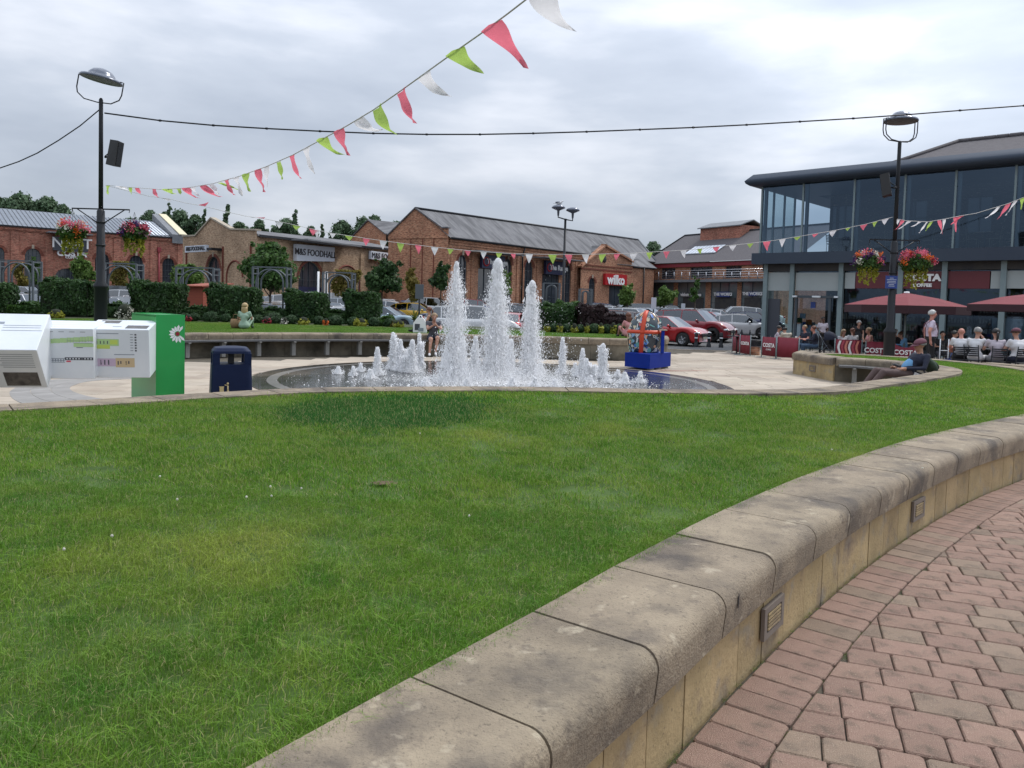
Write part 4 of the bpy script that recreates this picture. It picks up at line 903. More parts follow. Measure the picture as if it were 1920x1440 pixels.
# ---- brown brick block with gable (M&S)
F = Fr(342, 73.0, 480, 63.7, 'food_store', 'brown brick food store with a stepped gable and white shop signs'); e = F.e
top = [(0, F.z(342, 444)), (F.x(366), F.z(366, 443)), (F.x(395), F.z(395, 410)), (F.x(432), F.z(432, 431)), (F.W, F.z(478, 432.5))]
od = (F.x(387), F.x(412), 0, F.z(400, 481), True)
mb = facade(MB(), F.W, top, [od]); gm_ = mb.build('gable_wall', M['brick2'], e); window(e, od, nx=2, nz=4)
mb = MB()
for (a, za), (b, zb) in zip(top[:-1], top[1:]): roof_slab(mb, (a, -.12, za+.14), (b, -.12, zb+.14), (b, .4, zb+.14), (a, .4, za+.14), .14)
mb.build('coping', M['stonetrim'], e)
ob = (F.x(425), F.x(455), 0, F.z(438, 489), True)
mb = MB(); c = (ob[0]+ob[1])/2; r = (ob[1]-ob[0])/2; mb.tube([(c+r*math.cos(a), -.03, ob[3]-r+r*math.sin(a)) for a in np.linspace(0, PI, 12)]+[(ob[0], -.03, 0)], .09, 4, smooth=False); mb.build('blind_arch', M['archb'], e)
for px in (350, 418, 470):
    mb = MB(); x = F.x(px); mb.box(x-.06, x+.06, -.12, 0, 0, 6.0); mb.build('pier', M['archb'], e)
sp = MB(); sp.box(F.x(368), F.x(407), -1.1, -.8, F.z(387, 474), F.z(387, 462)); sg = sp.build('shop_sign', M['sgn_w'], e); mb = MB(); mb.box(F.x(407), F.x(416), -1.0, 0, F.z(411, 470), F.z(411, 466)); mb.build('bracket', M['black'], sg)
text('lettering', 'M&S FOODHALL', .5, M['letter_d'], sg, (F.x(388), -1.12, F.z(388, 468)), off=.012)
A2 = F.A+F.d*F.W
# long side, its own frame sharing the corner
F2 = Fr(480, 63.7, 762, 84.5, 'food_store', 'long low brown brick side of the food store behind the clipped hedges'); e2 = F2.e
zt = F2.z(480, 441); W2 = F2.W; zt2 = F2.z(762, 471)
ow = (F2.x(559), F2.x(603), 0, F2.z(581, 491), True)
mb = facade(MB(), W2, [(0, zt), (W2, zt2)], [ow]); mb.build('wall', M['brick2'], e2)
window(e2, ow, nx=4, nz=3, gm=M['wglass']); mb = MB(); mb.box(ow[0], ow[1], .02, .18, 2.2, 2.7); mb.build('door_header', M['sgn_navy'], e2)
for px in (572, 590):
    mb = MB(); x = F2.x(px); mb.box(x-.7, x+.7, .1, .14, .1, 2.2); mb.build('door', M['wglass'], e2)
rt = MB(); roof_slab(rt, (-.2, -.3, zt+.05), (W2, -.3, zt2+.05), (W2, 5, zt2+.95), (4.4, 5, zt+.95)); rt.build('roof', M['slate'], e2)
mb = MB(); roof_slab(mb, (0, -.36, zt+.06), (W2, -.36, zt2+.06), (W2, -.2, zt2+.06), (0, -.2, zt+.06), .2); mb.build('gutter', M['black'], e2)
for a, b, top_ in ((625, 673, 498), (690, 735, 505)):
    x0, x1 = F2.x(a), F2.x(b); c = (x0+x1)/2; r = (x1-x0)/2; z1 = F2.z((a+b)/2, top_); mb = MB()
    mb.tube([(x1, -.03, 0)]+[(c+r*math.cos(t), -.03, z1-r+r*math.sin(t)) for t in np.linspace(0, PI, 14)]+[(x0, -.03, 0)], .1, 4, smooth=False); mb.build('blind_arch', M['archb'], e2)
for px in (482, 605, 676, 756):
    x = F2.x(px); mb = MB(); mb.box(x-.25, x+.25, -.14, 0, 0, min(zt, zt2)-.5); mb.build('pier', M['brick2'], e2)
xa, xb = F2.x(547), F2.x(618); sp = MB(); sp.add([(xa, -.5, F2.z(547, 489)), (xb, -.5, F2.z(618, 490.5)), (xb, -.5, F2.z(618, 464)), (xa, -.5, F2.z(547, 457.5)), (xa, -.1, F2.z(547, 489)), (xb, -.1, F2.z(618, 490.5)), (xb, -.1, F2.z(618, 464)), (xa, -.1, F2.z(547, 457.5))], [(0,1,2,3),(4,7,6,5),(0,4,5,1),(1,5,6,2),(2,6,7,3),(3,7,4,0)])
sg = sp.build('shop_sign', M['sgn_w'], e2); text('lettering', 'M&S FOODHALL', .80, M['letter_d'], sg, ((F2.x(583)), -.53, F2.z(583, 475.5)), off=.005, sx=.98)
xa, xb = F2.x(688), F2.x(750); sp = MB(); sp.box(xa, xb, -.4, -.1, F2.z(719, 489), F2.z(719, 474)); sg = sp.build('shop_sign', M['sgn_w'], e2); text('lettering', 'M&S FOODHALL', .8, M['letter_d'], sg, ((xa+xb)/2, -.43, F2.z(719, 482)), sx=1.0)
mb = MB(); mb.box(F2.x(538), F2.x(641), -2.2, -.05, F2.z(585, 456.5), F2.z(585, 454)); mb.build('canopy', M['lead'], e2)
# ---- range building: big red gable and long slate roof
F = Fr(726, 75.6, 838, 72.7, 'brick_warehouse', 'tall red brick warehouse gable facing the square beside the food store'); e = F.e
zf = F.z(726, 441); top = [(0, zf), (F.x(775), F.z(775, 391)), (F.x(826), F.z(826, 428)), (F.W, F.z(836, 428))]
mb = facade(MB(), F.W, top, []); mb.build('gable_wall', M['brick3'], e)
mb = MB()
for (a, za), (b, zb) in zip(top[:-1], top[1:]): roof_slab(mb, (a-.02, -.15, za+.13), (b+.02, -.15, zb+.13), (b+.02, .35, zb+.13), (a-.02, .35, za+.13), .13)
mb.build('coping', M['slate'], e)
mb = MB(); mb.box(0, F.W, -.08, 0, zf-.35, zf-.15); mb.build('string_course', M['brick3'], e)
for px in (768, 790, 811):
    x = F.x(px); mb = MB(); mb.box(x-.04, x+.04, -.05, 0, 0, zf-.35); mb.build('pilaster_edge', M['archb'], e)
xpk = F.x(775); zpk = F.z(775, 391); P0 = F.A+F.d*xpk; Fg = F
F = Fr(838, 72.7, 1225, 103.0, 'brick_warehouse', 'long orange brick warehouse with slate roof, arched windows and two navy shop signs'); e = F.e
zeL, zeR = F.z(840, 446), F.z(1222, 492); W_ = F.W
def zev(x): return zeL+(zeR-zeL)*x/W_
ops = []
for a, b, tp in ((857,874,478),(943,958,485),(982,998,489),(1058,1069,497)): ops.append((F.x(a), F.x(b), 1.1, F.z((a+b)/2, tp), True))
en = [(F.x(895), F.x(936), 0, F.z(915, 504), False), (F.x(1015), F.x(1047), 0, F.z(1031, 514), False)]
mb = facade(MB(), W_, [(0, zeL), (W_, zeR)], ops+en); mb.box(.3, W_, .45, 14, -.1, 5.5); mb.build('wall', M['brick3'], e)
for o in ops: window(e, o, nx=2, nz=5)
for o in en: window(e, o, nx=3, nz=2, trim=False, gm=M['wglass'])
for px in (846, 884, 969, 976, 1006, 1078):
    x = F.x(px); mb = MB(); mb.box(x-.22, x+.22, -.09, 0, 0, zev(x)-.7); mb.build('pier', M['brick3'], e)
mb = MB()
for k, (dz, pr) in enumerate(((.35, .25), (.6, .16), (.85, .08))): mb.add([(0, -pr, zeL-dz), (W_, -pr, zeR-dz), (W_, -pr, zeR-dz+.22), (0, -pr, zeL-dz+.22), (0, 0, zeL-dz), (W_, 0, zeR-dz), (W_, 0, zeR-dz+.22), (0, 0, zeL-dz+.22)], [(0,1,2,3),(0,4,5,1),(3,2,6,7)])
mb.build('cornice', M['brick3'], e)
q = F.A; rl = np.array([np.dot(P0-q, F.d), np.dot(P0-q, F.n)]); rt = MB(); ry = rl[1]; zR = F.z(1192, 450, ry); xr1 = F.x(1192, ry)
v = [(-.1, -.35, zeL), (W_, -.35, zeR), (xr1, ry, zR), (rl[0], ry, zpk)]; rt.add(v, [(0,1,2,3)]); rt.add([(W_, -.35, zeR), (W_+1, 2*ry, zeR), (xr1, ry, zR)], [(0,1,2)]); rt.add([(rl[0], ry, zpk), (xr1, ry, zR), (W_, 2*ry, zeR), (-.1, 2*ry, zeL)], [(0,1,2,3)]); rt.build('roof', M['slate'], e)
mb = MB(); mb.tube([(rl[0], ry, zpk+.05), (xr1, ry, zR+.05), ], .13, 6); mb.build('ridge_tiles', M['black'], e)
mb = MB(); mb.tube([(xr1, ry, zR+.05), (W_, -.35, zeR+.05)], .16, 4); mb.build('hip_tiles', M['lead'], e)
mb = MB(); mb.tube([(0, -.42, zeL-.03), (W_, -.42, zeR-.03)], .11, 6); mb.build('gutter', M['black'], e)
for px in (976, ):
    x = F.x(px); mb = MB(); mb.tube([(x, -.42, zev(x)-.1), (x-.1, -.2, zev(x)-.9), (x-.1, -.2, .2)], .08, 6); mb.build('downpipe', M['black'], e)
for (a, b, y0, y1, tx, s_) in ((895,938,479,504,'The Range',.72), (1015,1052,490,515,'The Range',.78)):
    xa, xb = F.x(a), F.x(b); c = (a+b)/2; sp = MB(); sp.box(xa, xb, -.5, -.2, F.z(c, y1), F.z(c, y0)); sg = sp.build('shop_sign', M['sgn_navy'], e)
    text('lettering', tx, s_, M['letter_w'], sg, ((xa+xb)/2+.5, -.53, F.z(c, (y0+y1)/2)), off=.02)
    mb = MB(); lx = xa+(xb-xa)*.17; mb.tube([(lx+.42*math.cos(t), -.54, F.z(c, (y0+y1)/2)+.42*math.sin(t)) for t in np.linspace(0, 2*PI, 17)], .07, 4, cap=False); mb.build('roundel', M['sgn_red'], sg)
    mb = MB(); mb.box(xa-2, xb+2, -1.9, -.1, F.z(c, y0-3), F.z(c, y0-4.5)); mb.build('canopy', M['lead'], e)
# ---- smaller gable behind
F = Fr(656, 98, 721, 95, 'brick_gable', 'smaller red brick gable with slate roof peeping out behind the big warehouse gable'); e = F.e
zl, zp, zr_ = F.z(656, 447), F.z(688, 413), F.z(721, 439); xp = F.x(688)
mb = facade(MB(), F.W, [(0, zl), (xp, zp), (F.W, zr_)], []); mb.build('gable_wall', M['brick3'], e)
rt = MB(); L_ = 14; roof_slab(rt, (xp, -.2, zp+.1), (xp+L_*.35, L_, zp+.1), (F.W+L_*.35, L_, zr_+.1), (F.W, -.2, zr_+.1)); roof_slab(rt, (0, -.2, zl+.1), (L_*.35, L_, zl+.1), (xp+L_*.35, L_, zp+.1), (xp, -.2, zp+.1)); rt.build('roof', M['slate'], e)
# ---- wilko gable
F = Fr(1087, 88.5, 1224, 99.0, 'brick_shop', 'red brick shop front with low pointed gable and red wilko sign'); e = F.e
zg = F.z(1090, 502); top = [(0, zg), (F.x(1130), F.z(1130, 461)), (F.x(1182), F.z(1182, 492)), (F.x(1182)+.01, F.z(1182, 499)), (F.W, F.z(1222, 503))]
ops = [(F.x(1103), F.x(1115), 1.0, F.z(1109, 521), True), (F.x(1141), F.x(1168), 0, F.z(1154, 536), False)]
mb = facade(MB(), F.W, top, ops); mb.box(.3, F.W, .45, 8, -.1, 4); mb.build('wall', M['brick3'], e); window(e, ops[0], nx=2, nz=5); window(e, ops[1], nx=2, nz=2, trim=False)
mb = MB()
for (a, za), (b, zb) in zip(top[:2], top[1:3]): roof_slab(mb, (a-.1, -.25, za+.22), (b+.1, -.25, zb+.22), (b+.1, .5, zb+.22), (a-.1, .5, za+.22), .22)
mb.build('coping', M['brick3'], e)
mb = MB(); mb.box(0, F.x(1182), -.1, 0, F.z(1130, 507.5), F.z(1130, 505)); mb.box(0, F.x(1182), -.1, 0, F.z(1130, 500.5), F.z(1130, 498.5)); mb.build('string_course', M['archb'], e)
mb = MB(); c = (F.x(1130), -.05, F.z(1130, 486)); mb.lathe([(0, 0), (.42, 0), (.42, .06)], 12, M=Matrix.Translation(c) @ Matrix.Rotation(-PI/2, 4, 'X')); mb.build('round_vent', M['interior'], e)
rt = MB(); x1182 = F.x(1182); rt.add([(x1182-3, -.1, F.z(1182, 498)), (F.W+.3, -.3, F.z(1224, 503)), (F.W+.3, 5.5, F.z(1224, 503)+3.6), (x1182-6, 5.5, F.z(1224, 503)+3.6)], [(0,1,2,3)])
rt.add([(0, 0, zg+.1), (F.x(1130), 0, top[1][1]+.1), (F.x(1130)+1, 7, top[1][1]+.1), (0, 7, zg+.1)], [(0,1,2,3)]); rt.add([(F.x(1130), 0, top[1][1]+.1), (x1182, 0, top[2][1]+.1), (x1182, 7, top[2][1]+.1), (F.x(1130)+1, 7, top[1][1]+.1)], [(0,1,2,3)]); rt.build('roof', M['slate'], e)
mb = MB(); mb.tube([(x1182+.2, -.15, F.z(1182, 499)-.1), (F.W+.2, -.15, F.z(1222, 503)-.05)], .1, 6); mb.tube([(F.x(1203), -.2, 0), (F.x(1203), -.2, F.z(1203, 502))], .09, 6); mb.build('gutter', M['black'], e)
sp = MB(); sp.box(F.x(1128), F.x(1168.5), -.45, -.1, F.z(1148, 535), F.z(1148, 514)); sg = sp.build('shop_sign', M['sgn_red'], e); text('lettering', 'wilko', 1.55, M['letter_w'], sg, (F.x(1148), -.48, F.z(1148, 525.5)), off=.055)
# ---- right block with balcony and roof lantern
F = Fr(1208, 104, 1452, 86.0, 'shop_block', 'two storey brick and glass shop block with balcony and roof lantern beside the cafe'); e = F.e; W_ = F.W
ze = F.z(1320, 491); zb = F.z(1320, 527.5); z2 = F.z(1320, 523.5)
ups = [(F.x(a), F.x(b), z2+.1, F.z((a+b)/2, t), False) for a, b, t in ((1238,1264,503), (1292,1333,501), (1358,1388,499))]
gls = [(F.x(a), F.x(b), 0, zb-.1, False) for a, b in ((1209,1262), (1270,1322), (1332,1381), (1389,1450))]
mb = facade(MB(), W_, [(0, ze), (W_, ze)], ups+gls); mb.box(-.0, W_, .6, 12, -.4, ze-.5); mb.build('wall', M['brick3'], e)
M['shopglass'] = pm('shop_glass', (.10,.13,.14), (.17,.21,.22), .35, .12, spec=.8)
for o in ups: window(e, o, nx=4, nz=2, trim=False)
for o in gls: window(e, o, nx=3, nz=2, trim=False, gm=M['shopglass'], y=.1)
mb = MB(); mb.box(0, W_, -.25, -.02, ze-.55, ze-.1); mb.build('fascia', M['redfas'], e)
mb = MB(); mb.box(-.1, W_, -1.4, .0, zb-.12, zb+.18); bal = mb.build('balcony', M['lead'], e)
for px in (1219,1233,1247,1262,1276,1291,1307,1322,1339,1355,1370,1386,1402,1418):
    x = F.x(px, -1.3); mb = MB(); mb.tube([(x, -1.3, zb+.18), (x, -1.3, F.z(px, 510, -1.3))], .055, 5); mb.build('post', M['chrome'], bal); 
for k in range(4):
    mb = MB(); zz = zb+.45+k*.28; mb.tube([(0, -1.3, zz), (W_, -1.3, zz)], .03, 4); mb.build('rail', M['chrome'], bal)
zr_ = F.z(1350, 436, 7); xl = F.x(1280, 7); rt = MB(); rt.add([(-.3, -.5, ze), (W_+3, -.5, ze), (W_+3, 7, zr_), (xl, 7, zr_)], [(0,1,2,3)]); rt.add([(-.3, -.5, ze), (xl, 7, zr_), (-.3, 14, ze)], [(0,1,2)]); rf = rt.build('roof', M['slate2'], e)
mb = MB(); mb.tube([(-.3, -.5, ze+.04), (xl, 7, zr_+.04), (W_+3, 7, zr_+.04)], .14, 5); mb.build('ridge_tiles', M['black'], rf)
sl_ = (zr_-ze)/7.5; fz = lambda y: ze+(y+.5)*sl_
mb = MB(); xa, xb = F.x(1287, 2.2), F.x(1345, 2.2); roof_slab(mb, (xa, 1.4, fz(1.4)+.1), (xb, 1.4, fz(1.4)+.1), (xb, 3.4, fz(3.4)+.1), (xa, 3.4, fz(3.4)+.1), .06); sk = mb.build('skylight', M['lead'], rf)
for i in range(9):
    a = xa+(xb-xa)*(i+.08)/9; b = xa+(xb-xa)*(i+.92)/9; mb = MB(); roof_slab(mb, (a, 1.5, fz(1.5)+.14), (b, 1.5, fz(1.5)+.14), (b, 3.3, fz(3.3)+.14), (a, 3.3, fz(3.3)+.14), .03); mb.build('pane', M['sgn_w'], sk)
xa, xb = F.x(1311, 5.5), F.x(1385, 5.5); zt_ = F.z(1350, 424, 5.5); mb = MB(); mb.box(xa, xb, 5.2, 9.4, fz(5)-.3, zt_); ln = mb.build('lantern', M['brick'], rf)
mb = MB(); zt3 = F.z(1350, 416, 7); roof_slab(mb, (xa-.3, 4.9, zt_-.05), (xb+.3, 4.9, zt_-.05), (xb+.3, 7.3, zt3), (xa-.3, 7.3, zt3)); roof_slab(mb, (xa-.3, 7.3, zt3), (xb+.3, 7.3, zt3), (xb+.3, 9.7, zt_-.05), (xa-.3, 9.7, zt_-.05)); mb.build('lantern_roof', M['lead'], ln)
def ssign(a, b, y0, y1, tx, sz, mat, lm, ly=-.2):
    c = (a+b)/2; sp = MB(); sp.box(F.x(a), F.x(b), ly, ly+.15, F.z(c, y1), F.z(c, y0)); sg = sp.build('shop_sign', mat, e); text('lettering', tx, sz, lm, sg, (F.x(c), ly-.03, F.z(c, (y0+y1)/2)), off=.02)
ssign(1281, 1313, 549, 556, 'vision express', .62, M['sgn_grey'], M['letter_w']); ssign(1345, 1369, 547, 557, 'THE WORKS', .5, M['sgn_b'], M['letter_w']); ssign(1404, 1420, 547, 555, 'THE WORKS', .5, M['sgn_b'], M['letter_w'])
for a, b in ((1340,1378), (1280,1318), (1395,1425)):
    mb = MB(); mb.box(F.x(a), F.x(b), .02, .06, .1, F.z((a+b)/2, 558)); mb.build('shop_door', M['interior'], e)

# ================================================================ CAFE PAVILION
e = thing('cafe_pavilion', 'two storey dark framed glass cafe building with bullnose roof edge at the right', 'building', loc=(10.6*1.156, 33.4*1.156, 1.6-1.6*1.156), rz=math.atan2(-.684, .729)); e.scale = (1.156,)*3
F = Fr.__new__(Fr); F.A = np.array([10.6, 33.4]); F.d = np.array([.729, -.684]); F.n = np.array([.684, .729]); F.e = e; F.rz = 0
def FZl(px, py, ly=0):
    xx = F.x(px, ly); P = F.A+F.d*xx+F.n*ly; return at(px, py, P[1]).z
WL, DP = 17.5, 3.4
zb0, zb1, zr0 = 3.58, 4.04, 6.9
mb = MB(); mb.box(-.25, WL, -.25, DP, zb0, zb1); mb.build('floor_beam', M['beam'], e)
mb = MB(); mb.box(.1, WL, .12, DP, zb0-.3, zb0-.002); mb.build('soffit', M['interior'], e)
# bullnose roof edge
prof = [(.9, zr0), (-.15, zr0-.01), (-.40, zr0+.02), (-.53, zr0+.11), (-.57, zr0+.21), (-.49, zr0+.30), (-.3, zr0+.5), (DP, zr0+.85)]
mb = MB(); vs = []
for x0 in (0, WL+.5):
    for y, z in prof: vs.append((x0 if x0 else y, y, z))
k = len(prof); mb.add(vs, [(j, j+1, j+1+k, j+k) for j in range(k-1)], 0, True)
vs = []
for y1 in (0, 9):
    for y, z in prof: vs.append((y, (y if not y1 else y1), z))
mb.add(vs, [(j, j+k, j+1+k, j+1) for j in range(k-1)], 0, True); mb.build('roof_edge', M['beam'], e)
mb = MB(); mb.box(.0, WL, .0, DP, zr0-.06, zr0-.002); mb.build('ceiling', M['beam'], e)
# upper glazing
upx = [F.x(p) for p in (1420,1497,1592,1686,1780,1891)]; upx[0] = 0; st = (upx[-1]-upx[1])/4; xs = upx[:]
while xs[-1]+st < WL: xs.append(xs[-1]+st)
for x in xs:
    mb = MB(); mb.box(x-.035, x+.035, -.03, .05, zb1, zr0); mb.box(x+.05, x+.16, .12, .26, zb1, zr0); mb.build('mullion', M['steel'], e)
for a, b in zip(xs[:-1], xs[1:]):
    mb = MB(); mb.quad((a+.04, .0, zb1), (b-.04, .0, zb1), (b-.04, .0, zr0), (a+.04, .0, zr0)); mb.build('glass_pane', M['dglass'], e)
for y in (0.05, 1.15, 2.25, 3.35):
    mb = MB(); mb.box(-.03, .05, y-.035, y+.035, zb1, zr0); mb.build('mullion', M['steel'], e)
    if y < 3: mb = MB(); mb.quad((0, y+.04, zb1), (0, y+1.06, zb1), (0, y+1.06, zr0), (0, y+.04, zr0)); mb.build('glass_pane', M['gglass'], e)
# inner stone building
ww = [(F.x(1548, DP), F.x(1600, DP), 4.9, 6.35, False), (F.x(1680, DP), F.x(1728, DP), 4.9, 6.35, False), (F.x(1800, DP), F.x(1850, DP), 4.9, 6.35, False)]
x_in = 1.9; mb = facade(MB(), WL, [(x_in, 7.3), (WL, 7.3)], ww, y=DP, x0=x_in); mb.add([(x_in, DP, -.1), (x_in, DP+9, -.1), (x_in, DP+9, 7.3), (x_in, DP, 7.3)], [(0,1,2,3)]); mb.build('inner_wall', M['stone_in'], e)
for o in ww: window(e, o, y=DP+.15, nx=2, nz=2, trim=False)
rt = MB(); rt.add([(x_in-.3, DP-.3, 7.25), (WL+2, DP-.3, 7.25), (WL+2, DP+4.6, 9.5), (x_in+3.6, DP+4.6, 9.5)], [(0,1,2,3)]); rt.add([(x_in-.3, DP-.3, 7.25), (x_in+3.6, DP+4.6, 9.5), (x_in-.3, DP+9.5, 7.25)], [(0,1,2)]); rf = rt.build('roof', M['slate2'], e)
mb = MB()
for i in range(24):
    a = .5*i; mb.tube([(x_in+3.6+a, DP+4.6, 9.53), (x_in+3.6+a+.47, DP+4.6, 9.53)], .11, 6)
mb.tube([(x_in-.3, DP-.3, 7.28), (x_in+3.6, DP+4.6, 9.54)], .10, 6); mb.build('ridge_tiles', M['slate2'], rf)
# ground floor
lx = [F.x(p, .35) for p in (1427,1487,1578,1689,1771,1881)]; lst = lx[4]-lx[3]; xs = [.25]+lx[1:]
while xs[-1]+lst < WL: xs.append(xs[-1]+lst)
for x in xs:
    mb = MB(); mb.box(x-.09, x+.09, .1, .28, 0, zb0); mb.build('column', M['steel'], e)
for a, b in zip(xs[:-1], xs[1:]):
    mb = MB(); mb.quad((a+.09, .35, 0), (b-.09, .35, 0), (b-.09, .35, zb0), (a+.09, .35, zb0)); mb.build('glass_pane', M['gglass'] if a < 1.2 else M['dglass'], e)
for y0, y1 in ((.4, 1.8), (1.85, 3.3)):
    mb = MB(); mb.quad((.3, y0, 0), (.3, y1, 0), (.3, y1, zb0), (.3, y0, zb0)); mb.build('glass_pane', M['gglass'], e)
M['blind'] = pm('blind_panel', (.36,.40,.40), (.32,.36,.36), 1, .6); M['costared'] = pm('sign_burgundy', (.13,.02,.028), (.11,.017,.024), 1, .5)
def band(a, b, y0, y1, mat, nm='fascia_panel', ly=.22):
    c = (a+b)/2; mb = MB(); xa = F.x(a, ly); xb = F.x(b, ly); mb.box(xa, xb, ly, ly+.04, FZl(c, y1, ly), FZl(c, y0, ly)); return mb.build(nm, mat, e)
band(1437, 1484, 511, 545, M['blind']); band(1490, 1573, 511, 545, M['blind']); band(1582, 1601, 511, 541, M['blind'])
cs = band(1602, 1767, 509, 541, M['costared'], 'fascia_sign', .2); band(1775, 1853, 508, 541, M['costared']); band(1855, 1878, 508, 541, M['blind']); band(1884, 1990, 507, 541, M['blind'])
text('lettering', 'COSTA', .335, M['letter_w'], cs, (F.x(1727, .15), .16, FZl(1727, 521, .15)), off=.022, sx=1.12); text('lettering', 'COFFEE', .165, M['letter_w'], cs, (F.x(1727, .15), .16, FZl(1727, 535, .15)), off=.008, sx=1.15)
# dark cafe interior behind the glass: back wall, counter, shelves, posters
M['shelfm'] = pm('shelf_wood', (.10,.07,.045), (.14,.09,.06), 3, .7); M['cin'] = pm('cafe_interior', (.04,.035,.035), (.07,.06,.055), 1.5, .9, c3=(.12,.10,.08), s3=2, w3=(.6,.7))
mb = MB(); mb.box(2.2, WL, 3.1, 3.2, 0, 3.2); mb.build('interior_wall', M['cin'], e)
for i, px in enumerate((1600, 1640, 1700, 1750, 1800, 1860, 1900)):
    x = F.x(px, 2.6); mb = MB(); mb.box(x-.45, x+.45, 2.6, 2.95, 0, 2.0)
    for k in range(4): mb.box(x-.42, x+.42, 2.5, 2.6, .5+k*.4, .53+k*.4)
    sh = mb.build('shelving', M['shelfm'], e)
    mb = MB()
    for k in range(4):
        for j in range(7): mb.box(x-.38+j*.11, x-.31+j*.11, 2.5, 2.58, .53+k*.4, .53+k*.4+random.uniform(.1, .25))
    mb.build('shelf_goods', M['stonetrim'], sh)
xa, xb = F.x(1862, .4), F.x(1990, .4); mb = MB(); mb.box(xa, xb, .38, .42, .2, 1.55); mb.build('frosted_panel', M['blind'], e)
mb = MB(); mb.box(xa-.06, xb, .36, .43, 1.55, 1.63); mb.build('window_rail', M['shelfm'], e)
for px in (1495, 1558):
    x = F.x(px, .2); mb = MB(); mb.box(x-.05, x+.05, .05, .15, 0, 2.15); mb.build('door_frame', M['frame'], e)
mb = MB(); mb.box(F.x(1493, .2), F.x(1572, .2), .03, .16, 2.16, 2.26); mb.build('door_header', M['frame'], e)
for a, b in ((1488,1496), (1525,1540), (1566,1573)):
    mb = MB(); mb.box(F.x(a, .1), F.x(b, .1), -.08, .0, 2.18, 2.25); mb.build('door_closer', M['panelw'], e)
xa, xb = F.x(1437, .2), F.x(1461, .2); mb = MB(); mb.box(xa, xb, .28, .32, .35, 2.1); mb.build('menu_board', M['sgn_grey'], e)
xa, xb = F.x(1520, .3), F.x(1529, .3); mb = MB(); mb.box(xa, xb, .3, .32, 1.75, 2.0); mb.build('poster', M['sgn_b'], e)
mb = MB(); mb.box(F.x(1503, .5), F.x(1523, .5), .5, .9, 0, 1.15); mb.build('display_unit', M['panelw'], e)
for px, py, c_ in ((1506,592,'sgn_w'), (1518,604,'fora'), (1512,608,'sgn_b'), (1500,600,'leafl')):
    x = F.x(px, .45); z = FZl(px, py, .45); mb = MB(); mb.box(x-.12, x+.12, .44, .48, z-.12, z+.1); mb.build('leaflet', M[c_], e)
# upstairs tables and chairs
def slat_chair(name, label, mat, loc, rz, group=None, h=.95):
    t = thing(name, label, 'chair', loc, rz, group)
    mb = MB(); mb.bbox(-.2, .2, -.2, .2, .43, .46, .01); mb.build('seat', mat, t)
    for sx in (-.18, .18):
        mb = MB(); mb.tube([(sx, -.2, 0), (sx, -.19, .45), (sx, -.26, h)], .013, 6); mb.build('leg', mat, t)
        mb = MB(); mb.tube([(sx, .19, 0), (sx, .18, .44)], .013, 6); mb.build('leg', mat, t)
    for k in range(5):
        z = .56+k*(h-.6)/5; y = -.2-.06*(z-.45)/(h-.45)*1.0; mb = MB(); mb.bbox(-.18, .18, y-.012, y+.008, z, z+.035, .004); mb.build('back_slat', mat, t)
    return t
def local_to_world(x, y, z): P = (F.A+F.d*x+F.n*y)*1.156; return (float(P[0]), float(P[1]), 1.6+(z-1.6)*1.156)
M['pale_wood'] = pm('pale_wood', (.35,.29,.2), (.3,.24,.16), 4, .6)
ch0 = None; rzb = math.atan2(-.684, .729)
ps = [(1555,0),(1580,1),(1665,0),(1735,1),(1817,0),(1860,1),(1905,0)]
wh = ['leftmost','second from left','third from left behind the lamp post','fourth from left','fifth from left','sixth from left','rightmost']
for i, (px, f_) in enumerate(ps):
    x = F.x(px, .9); lab = 'pale wooden chair behind upstairs glass, '+wh[i]; L3 = local_to_world(x, .9, zb1+.005); rr = rzb+(R(-90) if f_ == 0 else R(90))
    if ch0 is None: ch0 = slat_chair('wooden_chair', lab, M['pale_wood'], L3, rr, 'wooden chairs upstairs in the glass pavilion')
    else: c_ = copy_tree(ch0); c_.location = L3; c_.rotation_euler = (0, 0, rr); c_['label'] = lab
def table(name, label, mat, loc, rz=0, w=.7, group=None, h=.74):
    t = thing(name, label, 'table', loc, rz, group); mb = MB(); mb.bbox(-w/2, w/2, -w/2, w/2, h-.03, h, .008); mb.build('tabletop', mat, t)
    mb = MB(); mb.tube([(0, 0, .02), (0, 0, h-.03)], .03, 8); mb.build('pedestal', M['black'], t); mb = MB(); mb.lathe([(0, .03), (.2, .02), (.24, 0)], 14); mb.build('base', M['black'], t); return t
for px, lb in ((1840, 'upstairs table with glasses behind the glass right of the lamp post'), (1568, 'upstairs table behind the glass near the left corner')):
    x = F.x(px, 1.0); table('table', lb, M['pale_wood'], local_to_world(x, 1.0, zb1+.005), rzb)
# ================================================================ TREES, HEDGES, FLOWERS
def leaves(name, P, size, mat, Nrm=None, asp=1.6, flat_=0.0):   # P centres; one bent quad (2 tris) leaf each
    n = len(P); u = rng.normal(0, 1, (n, 3)); 
    if Nrm is not None: u = np.cross(Nrm+rng.normal(0, .45, (n, 3)), rng.normal(0, 1, (n, 3)))
    u /= np.linalg.norm(u, axis=1)[:, None]+1e-9; w = rng.normal(0, 1, (n, 3)); w -= (w*u).sum(1)[:, None]*u
    if Nrm is not None:
        w = np.cross(u, Nrm+rng.normal(0, .5, (n, 3)))
    w /= np.linalg.norm(w, axis=1)[:, None]+1e-9; s = (size*np.exp(rng.normal(0, .3, n)))[:, None]
    V = np.stack([P-u*s*asp/2, P+w*s*.5, P+u*s*asp/2, P-w*s*.5], 1).reshape(-1, 3); F = np.arange(n*4).reshape(-1, 4)
    return np_mesh(name, V, F, mat)
